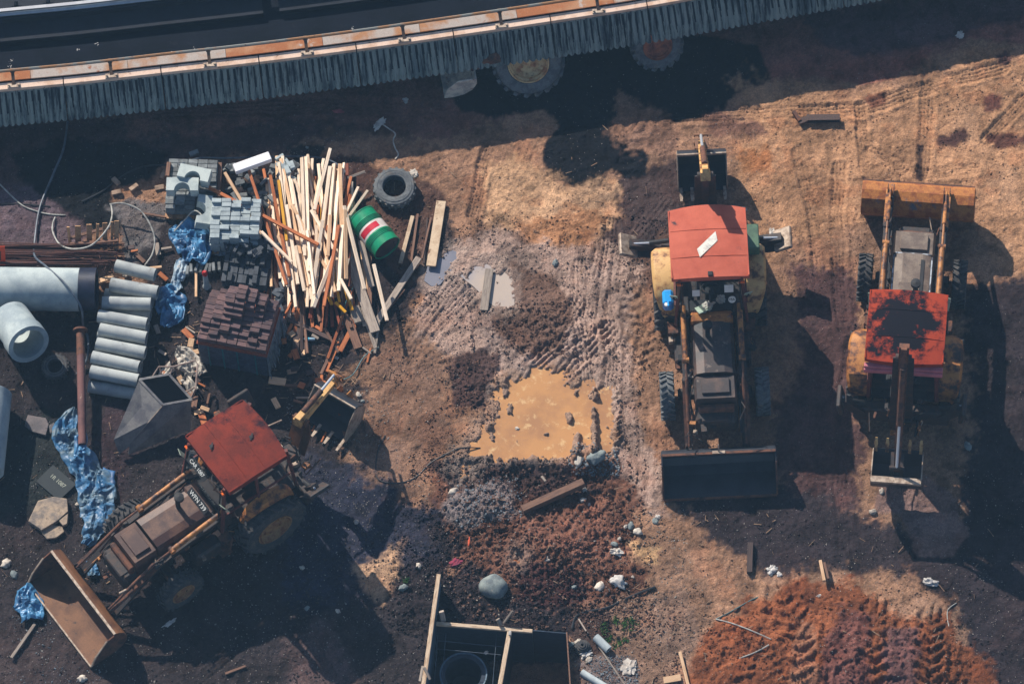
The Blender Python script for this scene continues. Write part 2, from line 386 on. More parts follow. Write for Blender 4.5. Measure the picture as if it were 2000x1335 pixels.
# tyre tracks: (points px, width px, kind, depth m)
TRK = [
 ([(1160, 1000), (1185, 860), (1195, 700), (1180, 560), (1195, 440)], 34, 'rib', .03),
 ([(1255, 980), (1262, 860), (1250, 740), (1262, 600), (1240, 480)], 30, 'rib', .02),
 ([(1100, 740), (1150, 690), (1185, 650)], 44, 'rib', .035),
 ([(1020, 740), (1070, 690), (1125, 660)], 36, 'rib', .03),
 ([(800, 700), (870, 620), (930, 560)], 30, 'rib', .025),
 ([(1700, 560), (1660, 700), (1640, 900), (1650, 1080)], 34, 'rib', .02),
 ([(1900, 330), (1800, 340), (1700, 300)], 28, 'rib', .02),
 ([(1560, 300), (1590, 420), (1600, 520)], 30, 'rib', .03),
 ([(640, 700), (760, 640), (800, 560)], 30, 'rib', .015),
 ([(975, 232), (945, 320), (925, 425)], 26, 'rib', .04),
 ([(1240, 250), (1215, 300), (1195, 345)], 60, 'chev', .02),
 ([(1175, 480), (1160, 560), (1150, 640)], 36, 'rib', .03),
 ([(1135, 520), (1130, 600), (1145, 720), (1150, 745)], 34, 'rib', .035),
 ([(1205, 500), (1200, 560), (1190, 610)], 26, 'rib', .025),
 ([(1125, 600), (1080, 680), (1060, 700)], 40, 'rib', .03),
 ([(1170, 660), (1110, 700), (1080, 740)], 50, 'rib', .03),
 ([(880, 560), (820, 640), (800, 680)], 40, 'rib', .02),
 ([(1640, 330), (1635, 420), (1640, 560), (1650, 640)], 30, 'rib', .03),
 ([(1680, 210), (1690, 330)], 24, 'rib', .03),
 ([(1815, 110), (1812, 230), (1800, 345)], 30, 'rib', .03),
 ([(1310, 226), (1500, 222), (1680, 215), (1820, 170), (1960, 130)], 30, 'rib', .03),
 ([(2000, 195), (1930, 270)], 28, 'rib', .03),
 ([(1960, 40), (1990, 100)], 26, 'rib', .012),
 ([(1760, 330), (1745, 345)], 30, 'rib', .01),
 ([(1230, 470), (1290, 400)], 40, 'rib', .02),
 ([(250, 218), (420, 212), (620, 205), (860, 215)], 34, 'rib', .028),
 ([(700, 178), (870, 198)], 30, 'chev', .015),
 ([(100, 300), (170, 290), (230, 330)], 40, 'chev', .015),
 ([(330, 270), (300, 300), (300, 330)], 40, 'chev', .02),
 ([(925, 540), (935, 690)], 22, 'rib', .02),
 ([(955, 690), (955, 860)], 26, 'rib', .025),
 ([(1225, 560), (1260, 640), (1240, 720)], 50, 'chev', .018),
 ([(1530, 1170), (1560, 1250), (1540, 1400)], 70, 'chev', .045),
 
 ([(1712, 1200), (1705, 1290), (1690, 1400)], 60, 'chev', .042),
 ([(1820, 1210), (1815, 1290), (1810, 1400)], 54, 'chev', .042),
 ([(1640, 620), (1600, 560), (1570, 450)], 36, 'rib', .012),
 ([(1450, 1040), (1470, 1200)], 30, 'rib', .008),
 ([(1600, 760), (1590, 900)], 40, 'rib', .01),
 ([(640, 1150), (480, 1240), (380, 1330)], 40, 'rib', .02),
 ([(760, 1060), (730, 900), (760, 760)], 44, 'rib', .01),
 ([(1200, 780), (1203, 860)], 26, 'chev', .05),
 ([(1110, 540), (1105, 470)], 28, 'rib', .02),
]
PIT = [(852, 1218), (1108, 1234), (1116, 1372), (826, 1372)]
PUDL = [(985, 745), (1010, 735), (1030, 740), (1040, 722), (1080, 722), (1105, 738), (1120, 752), (1150, 748), (1158, 765), (1185, 758), (1190, 770), (1202, 800), (1196, 830), (1192, 872), (1170, 876), (1150, 868), (1120, 884), (1110, 902), (1060, 900), (1010, 896), (985, 898), (945, 897), (915, 892), (912, 872), (930, 856), (934, 832), (964, 826), (966, 780)]
GREYP = [(905, 540), (925, 520), (960, 516), (985, 535), (1000, 545), (1000, 590), (985, 604), (960, 590), (930, 560)]
GREYP2 = [(832, 545), (838, 520), (860, 505), (880, 488), (905, 488), (885, 520), (860, 552), (845, 555)]
GREYP3 = [(800, 410), (830, 420), (842, 470), (820, 520), (800, 520), (770, 440)]
SMALLP = [(1000, 1090), (1012, 1078), (1024, 1086), (1018, 1103), (1006, 1105)]

def ground_eval(x, y, want_col=True):
    """height (m), colour (rgb linear), wetness at world x,y arrays"""
    px, py = PXnp(x, y)
    n1 = fbm(x * 1.1, y * 1.1, 1, 4); n2 = fbm(x * 3.3, y * 3.3, 5, 4); n3 = fbm(x * 11, y * 11, 9, 3); n4 = fbm(x * 27, y * 27, 12, 2)
    wx = (fbm(x * 2.6, y * 2.6, 21, 4) - .5) * 2; wy = (fbm(x * 2.6, y * 2.6, 31, 4) - .5) * 2
    n5 = fbm(x * 7.3, y * 7.3, 14, 5, .62)
    rid = 1 - np.abs(fbm(x * 5.1, y * 5.1, 44, 5, .62) * 2 - 1)
    h = (n1 - .5) * .08 + (n2 - .5) * .035 + (n3 - .5) * .026 + (n4 - .5) * .016 + (n5 - .5) * .03 + (rid - .8) * .03 * ss(.45, .65, n1)
    # rough churned areas
    rough = 0
    for poly, a, f in (([(960, 590), (1100, 590), (1110, 690), (970, 690)], .07, 7), ([(870, 690), (980, 690), (965, 815), (875, 810)], .08, 6),
                       ([(860, 905), (1180, 905), (1250, 1000), (1250, 1180), (1050, 1230), (900, 1120), (850, 1000)], .10, 7),
                       ([(1110, 860), (1200, 860), (1210, 930), (1120, 930)], .1, 8), ([(760, 1090), (880, 1060), (960, 1200), (850, 1300), (760, 1200)], .06, 6),
                       ([(1380, 1220), (1560, 1150), (1760, 1200), (1900, 1280), (1900, 1500), (1330, 1500)], .09, 4),
                       ([(1150, 540), (1250, 540), (1240, 700), (1200, 720)], .03, 6), ([(780, 560), (860, 560), (880, 700), (800, 700)], .04, 5)):
        m = ss(-20, 25, sdpoly(px, py, poly) + wx * 20)
        b = 1 - np.abs(fbm(x * f, y * f, int(f * 7), 5, .6) * 2 - 1)
        h = h + m * (b - .72) * a * 1.7
        rough = np.maximum(rough, m)
    # banks and mounds
    for (cx, cy, rx, ry, a) in ((1040, 910, 150, 22, .16), (950, 985, 80, 40, .14), (1090, 1060, 110, 70, .2), (1150, 900, 50, 26, .14), (1620, 1290, 250, 150, .34),
                                (1825, 1290, 70, 90, .12), (600, 1210, 160, 60, .06), (1220, 1120, 60, 60, .08), (1180, 1330, 70, 60, .08), (60, 960, 90, 80, .06)):
        q = ((px - cx + wx * 14) / rx) ** 2 + ((py - cy + wy * 14) / ry) ** 2
        h = h + a * np.exp(-q * 1.6)
    # small clod texture everywhere
    cl = vn(x * 34, y * 34, 77) * vn(x * 19, y * 19, 78)
    h = h + np.clip(cl - .48, 0, 1) * (.07 + .1 * rough)
    # tracks
    trk = np.zeros_like(x)
    for pts, wd, kind, dp in TRK:
        s0 = 0.0
        x0 = min(p[0] for p in pts) - wd * 1.5; x1 = max(p[0] for p in pts) + wd * 1.5; y0 = min(p[1] for p in pts) - wd * 1.5; y1 = max(p[1] for p in pts) + wd * 1.5
        sel = (px > x0) & (px < x1) & (py > y0) & (py < y1)
        if not sel.any(): continue
        qx = px[sel] + wx[sel] * 4; qy = py[sel] + wy[sel] * 4
        best = np.full(qx.shape, 1e9); lat = np.zeros_like(qx); lon = np.zeros_like(qx)
        for i in range(len(pts) - 1):
            ax, ay = pts[i]; bx, by = pts[i + 1]; ex, ey = bx - ax, by - ay; L = math.hypot(ex, ey)
            t = np.clip(((qx - ax) * ex + (qy - ay) * ey) / L / L, 0, 1)
            dd = np.hypot(qx - ax - t * ex, qy - ay - t * ey)
            la = ((qx - ax) * ey - (qy - ay) * ex) / L
            u = dd < best
            best = np.where(u, dd, best); lat = np.where(u, la, lat); lon = np.where(u, s0 + t * L, lon); s0 += L
        hw = wd / 2; m = 1 - ss(hw * .85, hw * 1.15, best)
        fade = ss(.15, .5, fbm(x[sel] * 1.7, y[sel] * 1.7, 55, 2))
        rim = np.exp(-((best - hw * 1.2) / (hw * .22)) ** 2)
        if kind == 'rib':
            pat = .5 + .5 * np.cos(lat / wd * 2 * PI * 4.5); pat = pat * (.75 + .25 * np.cos(lon * .9))
            hh = m * (-dp * 1.0 + pat * dp * 1.3) + rim * dp * .6
        else:
            ph = lon / (wd * .34) + np.abs(lat) / wd * 2.0
            pat = ss(.0, .5, np.sin(ph * 2 * PI * .9)) * (np.abs(lat) > wd * .03)
            hh = m * (-dp * .8 + pat * dp * 1.5) + rim * dp * .5
        h[sel] += hh * (.25 + .85 * fade); trk[sel] = np.maximum(trk[sel], m * fade)
    # puddles
    wat = 0
    for poly, dp, wv in ((PUDL, .11, 12), (GREYP, .07, 14), (GREYP2, .06, 8), (SMALLP, .08, 4), ([(890, 890), (930, 905), (925, 930), (900, 935), (880, 915)], .05, 8)):
        s = sdpoly(px, py, poly) + wx * wv * .8 + (n3 - .5) * 14 + (n4 - .5) * 8 + (n5 - .5) * 44
        m = ss(-8, 12, s); wat = np.maximum(wat, ss(-30, 4, s))
        h = h * (1 - m * .8) - m * dp * .75
        if poly is PUDL or poly is GREYP: h = h + (ss(-40, -8, s) - m) * .012
    # islands and ridges in the puddle
    for (ax, ay, bx, by, r, a) in ((1160, 800, 1162, 890, 5, .16), (1128, 850, 1122, 900, 6, .13), (1111, 810, 1113, 820, 6, .13), (995, 794, 996, 802, 5, .1),
                                   (1008, 857, 1010, 858, 3, .08), (1160, 760, 1162, 776, 4, .1), (1125, 766, 1126, 768, 3, .09), (1062, 848, 1068, 845, 3, .09),
                                   (983, 742, 990, 770, 5, .1), (955, 832, 962, 858, 4, .09), (1204, 780, 1207, 860, 8, .06)):
        ex, ey = bx - ax, by - ay; L = ex * ex + ey * ey + 1e-6
        t = np.clip(((px - ax) * ex + (py - ay) * ey) / L, 0, 1)
        d = np.hypot(px - ax - t * ex, py - ay - t * ey) + (n4 - .5) * 7 + (n3 - .5) * 7
        h = h + a * (1 - ss(r * .6, r * 1.5, d))
    # flatten a bit below machines is not needed; pit dug for the formwork
    sp = sdpoly(px, py, PIT); h = np.where(sp > 0, -1.15, h) 
    sp2 = ss(-26, 0, sp) * (sp <= 0); h = h * (1 - .7 * sp2)
    far = ss(12, 30, np.maximum(np.abs(x), np.abs(y))); h = h * (1 - far)
    if not want_col: return h
    def soil(q):
        g = .3 * q[0] + .59 * q[1] + .11 * q[2]; sat = .12
        return np.array([lin(v * (1 - sat) + g * sat) for v in q]) * np.array([1.07, .93, .88])
    c = np.zeros(x.shape + (3,)); b = soil(BASE); c[:] = b; wet = np.full(x.shape, .15)
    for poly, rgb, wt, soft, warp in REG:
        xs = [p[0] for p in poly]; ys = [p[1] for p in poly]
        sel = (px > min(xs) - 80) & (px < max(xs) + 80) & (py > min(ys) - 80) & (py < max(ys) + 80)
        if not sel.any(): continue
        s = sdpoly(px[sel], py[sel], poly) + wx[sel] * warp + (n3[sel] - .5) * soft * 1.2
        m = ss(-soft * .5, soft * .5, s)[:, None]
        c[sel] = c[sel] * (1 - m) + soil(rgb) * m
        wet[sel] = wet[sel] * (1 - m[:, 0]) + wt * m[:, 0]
    # mottling in hue and value
    mo = fbm(x * 2.1, y * 2.1, 91, 5, .6); mo2 = fbm(x * 7, y * 7, 95, 4, .6); mo3 = fbm(x * .7, y * .7, 97, 3)
    mo4 = fbm(x * 19, y * 19, 99, 3, .65)
    val = .22 + .62 * ss(.22, .78, mo) + .62 * mo2 + .62 * mo4
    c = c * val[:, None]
    red = ss(.56, .7, fbm(x * 1.7, y * 1.7, 101, 4, .6))[:, None] * .28
    c = c * (1 - red) + c * np.array([1.18, .84, .68]) * red
    dk = ss(.6, .74, fbm(x * 3.1, y * 3.1, 111, 5, .62))[:, None] * .55
    c = c * (1 - dk * .6)
    blu = ss(.55, .72, mo3)[:, None] * .35
    c = c * (1 - blu) + c * np.array([.88, 1.0, 1.16]) * blu
    # pale silt round water
    wat = np.asarray(wat)[:, None] * .35
    c = c * (1 - wat) + np.array([lin(184), lin(168), lin(156)]) * wat
    wet = np.clip(wet + wat[:, 0] + (mo - .5) * .5, 0, 1)
    return h, c * .60, wet

def gz(x, y):
    return float(ground_eval(np.array([x], float), np.array([y], float), False)[0])
def GP(px, py, lift=0.0):
    """point on the ground surface seen near photo pixel"""
    p = G(px, py); z = gz(p.x, p.y); z = max(z, -.04); return Vector((p.x, p.y, z + lift))

SOIL = []
def build_ground():
    step = .029
    xs = np.concatenate([-np.geomspace(110, 12, 18), np.arange(-11.9, 11.9, step), np.geomspace(12, 110, 18)])
    ys = np.concatenate([-np.geomspace(110, 10.1, 18), np.arange(-9.95, 8.9, step), np.geomspace(9.1, 110, 18)])
    X, Y = np.meshgrid(xs, ys); nx, ny = len(xs), len(ys)
    fx, fy = X.ravel(), Y.ravel()
    h, c, wet = ground_eval(fx, fy)
    me = bpy.data.meshes.new('ground'); nv = nx * ny
    me.vertices.add(nv); me.vertices.foreach_set('co', np.stack([fx, fy, h], 1).ravel().astype(np.float32))
    i = (np.arange(ny - 1)[:, None] * nx + np.arange(nx - 1)[None, :]).ravel()
    q = np.stack([i, i + 1, i + nx + 1, i + nx], 1).astype(np.int32)
    me.loops.add(q.size); me.loops.foreach_set('vertex_index', q.ravel())
    me.polygons.add(len(q)); me.polygons.foreach_set('loop_start', np.arange(0, q.size, 4, dtype=np.int32))
    me.polygons.foreach_set('use_smooth', np.ones(len(q), bool))
    me.update(calc_edges=True)
    at = me.attributes.new('soil', 'FLOAT_COLOR', 'POINT')
    at.data.foreach_set('color', np.concatenate([np.clip(c, .004, .8), wet[:, None]], 1).ravel().astype(np.float32))
    o = bpy.data.objects.new('ground', me); col.objects.link(o); o['kind'] = 'structure'
    m = bpy.data.materials.new('soil'); m.use_nodes = True; n = m.node_tree.nodes; l = m.node_tree.links; b = n['Principled BSDF']
    a = n.new('ShaderNodeAttribute'); a.attribute_name = 'soil'; tc = n.new('ShaderNodeTexCoord')
    def noise(s, d, r=.6):
        t = n.new('ShaderNodeTexNoise'); t.inputs['Scale'].default_value = s; t.inputs['Detail'].default_value = d; t.inputs['Roughness'].default_value = r
        l.new(tc.outputs['Object'], t.inputs['Vector']); return t.outputs['Fac']
    def mr(f, a0, a1, b0, b1):
        t = n.new('ShaderNodeMapRange'); t.inputs[1].default_value = a0; t.inputs[2].default_value = a1; t.inputs[3].default_value = b0; t.inputs[4].default_value = b1
        l.new(f, t.inputs[0]); return t.outputs[0]
    def mul(A, f):
        t = n.new('ShaderNodeVectorMath'); t.operation = 'SCALE'; l.new(A, t.inputs[0]); l.new(f, t.inputs[3]); return t.outputs[0]
    cur = mul(mul(a.outputs['Color'], mr(noise(46, 5, .75), .34, .66, .62, 1.38)), mr(noise(16, 9, .74), .36, .64, .72, 1.28))
    # pale grit specks
    vo = n.new('ShaderNodeTexVoronoi'); vo.inputs['Scale'].default_value = 22; l.new(tc.outputs['Object'], vo.inputs['Vector'])
    near = mr(vo.outputs['Distance'], .10, .16, 1, 0)
    sep = n.new('ShaderNodeSeparateColor'); l.new(vo.outputs['Color'], sep.inputs[0])
    pick = mr(sep.outputs[0], .86, .88, 0, 1); mm = n.new('ShaderNodeMath'); mm.operation = 'MULTIPLY'; l.new(near, mm.inputs[0]); l.new(pick, mm.inputs[1])
    mx = n.new('ShaderNodeMix'); mx.data_type = 'RGBA'; l.new(mm.outputs[0], mx.inputs[0]); l.new(cur, mx.inputs[6]); mx.inputs[7].default_value = (.34, .31, .28, 1)
    l.new(mx.outputs[2], b.inputs['Base Color'])
    l.new(mr(a.outputs['Alpha'], .2, .9, 1, .38), b.inputs['Roughness']); b.inputs['Specular IOR Level'].default_value = .16
    bp = n.new('ShaderNodeBump'); bp.inputs['Strength'].default_value = .6; bp.inputs['Distance'].default_value = .03
    v2 = n.new('ShaderNodeTexVoronoi'); v2.inputs['Scale'].default_value = 30; l.new(tc.outputs['Object'], v2.inputs['Vector'])
    s2 = n.new('ShaderNodeMath'); s2.operation = 'SUBTRACT'; l.new(noise(30, 5, .62), s2.inputs[0]); l.new(mr(v2.outputs['Distance'], 0, .6, 0, .35), s2.inputs[1]); l.new(s2.outputs[0], bp.inputs['Height']); SOIL.append(m); l.new(bp.outputs[0], b.inputs['Normal'])
    me.materials.append(m); return o
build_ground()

def water(name, poly, z, m):
    vs = [G(x, y, z) for x, y in poly]
    c = sum(vs, Vector()) / len(vs); vs = [c + (v - c) * 1.12 for v in vs]
    mb = MB(); mb.add([tuple(v) for v in vs], [list(range(len(vs)))]); o = mb.build(name, m); o['kind'] = 'structure'; return o
def mudwater(name, c1, c2, c3, rough):
    m = mat(name, c1, c2, c3, scale=1.1, scale3=5, thr=(.42, .6), thr3=(.56, .7), rough=rough, bump=.03, bscale=6, var=.03, spec=.3); return m
mw1 = mudwater('ochre_water', C(204, 152, 102), C(180, 134, 96), C(228, 192, 142), .16)
water('puddle', PUDL, -.03, mw1)
water('puddle', GREYP, -.022, mudwater('grey_water', C(196, 180, 166), C(170, 164, 166), None, .16))
water('puddle', GREYP2, -.022, mudwater('blue_water', C(140, 140, 150), C(118, 122, 134), None, .14))
water('puddle', SMALLP, -.02, mudwater('rust_water', C(166, 100, 56), C(150, 90, 52), None, .2))
water('puddle', [(890, 890), (930, 905), (925, 930), (900, 935), (880, 915)], -.024, mw1)
# ------------------------------------------------------------------ materials
M = {}
M['roof_a'] = mat('faded_red_roof', C(204, 100, 74), C(184, 82, 58), C(60, 40, 46), scale=2.2, scale3=1.3, thr=(.4, .65), thr3=(.66, .72), rough=.75, bump=.08, var=.1)
M['roof_b'] = mat('burnt_red_roof', C(168, 66, 42), C(146, 54, 36), C(20, 18, 28), scale=3, scale3=3.0, blob=((-.05, .05, 2.75), 1.15, .42), thr=(.4, .62), thr3=(.6, .72), rough=.9, spec=.15, bump=.12, var=.15)
M['roof_c'] = mat('rusty_red_roof', C(134, 56, 42), C(112, 50, 40), C(40, 28, 36), scale=2.6, scale3=2.0, blob=((.3, -.5, 2.75), .8, .1), thr=(.42, .6), thr3=(.54, .68), rough=.9, spec=.15, bump=.15, var=.18)
M['pink'] = mat('pink_panel', C(206, 120, 132), C(188, 106, 118), scale=4, rough=.6, bump=.05, var=.08)
M['yellow'] = mat('yellow_paint', C(190, 128, 66), C(150, 90, 50), C(58, 42, 40), scale=4, scale3=4, thr=(.4, .58), thr3=(.48, .6), rough=.55, bump=.2, var=.2)
M['yellow_pale'] = mat('pale_yellow_paint', C(222, 178, 116), C(180, 124, 72), C(70, 46, 40), scale=4, scale3=4, thr3=(.53, .63), rough=.5, bump=.15, var=.15)
M['rust'] = mat('rusty_steel', C(116, 74, 54), C(76, 54, 48), C(38, 34, 38), scale=6, scale3=9, thr3=(.56, .66), rough=.8, bump=.4, var=.3)
M['orange_rust'] = mat('orange_rust', C(186, 118, 56), C(150, 84, 40), C(92, 96, 108), scale=7, scale3=3.4, thr3=(.6, .68), rough=.7, bump=.5, var=.35)
M['rustbrown'] = mat('brown_rust', C(130, 88, 58), C(100, 64, 42), C(44, 34, 34), scale=2, scale3=5, thr3=(.58, .7), rough=.6, bump=.3, var=.25)
M['dark'] = mat('dark_grease', C(52, 48, 50), C(74, 56, 48), C(30, 30, 34), scale=7, rough=.6, bump=.4, var=.3)
M['bonnetm'] = mat('dirty_bonnet', C(64, 56, 56), C(96, 76, 68), C(150, 134, 122), scale=3, scale3=4.5, thr3=(.6, .7), rough=.5, bump=.15, var=.25)
M['bonnet_b'] = mat('dusty_brown_bonnet', C(108, 92, 82), C(136, 120, 106), C(48, 46, 50), scale=4, scale3=5, thr3=(.6, .7), rough=.6, bump=.15, var=.25)
M['bonnet_c'] = mat('rusty_bonnet', C(74, 50, 46), C(104, 74, 60), C(150, 130, 116), scale=3.5, scale3=5, thr3=(.64, .76), rough=.5, bump=.2, var=.25)
M['bucket_in'] = mat('dark_worn_steel', C(54, 58, 66), C(44, 48, 58), C(84, 82, 84), scale=3, scale3=8, thr3=(.66, .74), rough=.45, bump=.15, var=.2, metal=.2)
M['edge'] = mat('scraped_steel', C(186, 168, 150), C(140, 120, 104), C(96, 66, 50), scale=9, rough=.5, metal=.2, bump=.3, var=.25)
M['steel'] = mat('chrome_rod', C(216, 222, 230), rough=.25, metal=.4, bump=0, var=.05)
M['rubber'] = mat('tyre_rubber', C(58, 60, 64), C(84, 80, 78), C(120, 104, 90), scale=8, scale3=5, thr3=(.58, .72), rough=.85, bump=.35, var=.3)
M['rubber_dusty'] = mat('dusty_rubber', C(112, 116, 118), C(86, 90, 94), C(134, 120, 104), scale=7, scale3=5, thr3=(.56, .7), rough=.85, bump=.35, var=.25)
M['rim'] = mat('dusty_rim', C(170, 128, 82), C(138, 86, 54), C(62, 46, 42), scale=6, scale3=8, rough=.7, bump=.3, var=.25)
M['rim_rust'] = mat('rusty_rim', C(128, 72, 50), C(92, 56, 46), C(50, 40, 42), scale=6, rough=.8, bump=.3, var=.25)
M['green'] = mat('green_paint', C(84, 116, 92), C(68, 98, 80), C(44, 54, 50), scale=5, rough=.5, bump=.05, var=.12)
M['blue'] = mat('blue_plastic', C(30, 160, 236), C(20, 132, 214), scale=3, rough=.3, bump=0, var=.05, spec=.6)
M['white'] = mat('white_paint', C(240, 238, 232), C(222, 220, 214), scale=6, rough=.6, bump=.05, var=.06)
M['cream'] = mat('cream_plastic', C(186, 200, 178), C(170, 186, 166), scale=6, rough=.5, bump=0, var=.06)
M['black'] = mat('black_rubber', C(30, 32, 36), C(42, 42, 46), scale=8, rough=.7, bump=.1, var=.2)
M['amber'] = mat('amber_lens', C(255, 120, 30), C(240, 100, 24), scale=8, rough=.3, bump=0, var=.05)
M['postred'] = mat('oxide_post', C(112, 52, 44), C(84, 44, 42), C(44, 34, 36), scale=8, rough=.6, bump=.2, var=.2)
M['letter'] = mat('white_letters', C(236, 240, 236), rough=.6, bump=0, var=.1)
M['letter_tan'] = mat('stamped_letters', C(176, 118, 84), rough=.6, bump=0, var=.1)
def glassmat():
    m = bpy.data.materials.new('cab_glass'); m.use_nodes = True; n = m.node_tree.nodes; l = m.node_tree.links
    for x in list(n): n.remove(x)
    o = n.new('ShaderNodeOutputMaterial'); t = n.new('ShaderNodeBsdfTransparent'); t.inputs[0].default_value = (.72, .8, .84, 1)
    g = n.new('ShaderNodeBsdfGlossy'); g.inputs['Roughness'].default_value = .06; fr = n.new('ShaderNodeFresnel'); fr.inputs[0].default_value = 1.5
    mx = n.new('ShaderNodeMixShader'); l.new(fr.outputs[0], mx.inputs[0]); l.new(t.outputs[0], mx.inputs[1]); l.new(g.outputs[0], mx.inputs[2]); l.new(mx.outputs[0], o.inputs[0]); return m
M['glass'] = glassmat()

def wheel(parent, x, y, rad, wd, side, rubber, rim, lugs, yaw=0, dz=0, lean=0):
    e = bpy.data.objects.new('wheel', None); col.objects.link(e); e.parent = parent
    e.location = (x, y, rad - .02 + dz); e.rotation_euler = (R(lean), 0, R(yaw))
    # local X = axle, outside = +X*side
    T = AX('X') if side > 0 else Matrix.Rotation(R(-90), 4, 'Y')
    rr = rad * .56; h = wd / 2
    mb = MB()
    mb.lathe([(rr, -h * .8), (rad * .72, -h), (rad * .9, -h * .98), (rad * .965, -h * .8), (rad * .975, 0), (rad * .965, h * .8), (rad * .9, h * .98), (rad * .72, h), (rr * 1.06, h * .9), (rr, h * .8)], 40, T)
    nl = lugs
    for k in range(nl):
        for sg in (-1, 1):
            a = 2 * PI * (k + (.5 if sg > 0 else 0)) / nl
            ca, sa = math.cos(a), math.sin(a)
            a2 = a + sg * 0 + 2 * PI / nl * .55
            p = Vector((rad * 1.0 * math.cos(a), rad * 1.0 * math.sin(a), sg * h * .96)); q = Vector((rad * 1.01 * math.cos(a2), rad * 1.01 * math.sin(a2), sg * h * .08))
            mb.bar(p, q, .05 * rad + .012, .06 * rad + .02, T, up=(ca, sa, 0))
    mb.build('tyre', rubber, e)
    r_ = MB()
    r_.lathe([(rr * 1.0, h * .86), (rr * .94, h * .88), (rr * .9, h * .5), (rr * .82, h * .25), (rr * .45, h * .18), (rr * .42, h * .42), (rr * .2, h * .5), (0, h * .5)], 32, T)
    r_.lathe([(rr * 1.0, -h * .86), (rr * .9, -h * .5), (rr * .6, -h * .3), (0, -h * .3)], 24, T)
    for k in range(8):
        a = 2 * PI * k / 8
        r_.lathe([(.02, 0), (.02, .03), (0, .03)], 6, T @ Matrix.Translation((rr * .62 * math.cos(a), rr * .62 * math.sin(a), h * .2)))
    r_.build('rim', rim, e)
    return e

def bucket_profile(s=1.0):
    pts = [(.95, .0), (.35, .0), (.12, .06), (.0, .2), (-.04, .4), (.02, .6), (.14, .74), (.22, .78)]
    return [(a * s, b * s) for a, b in pts]

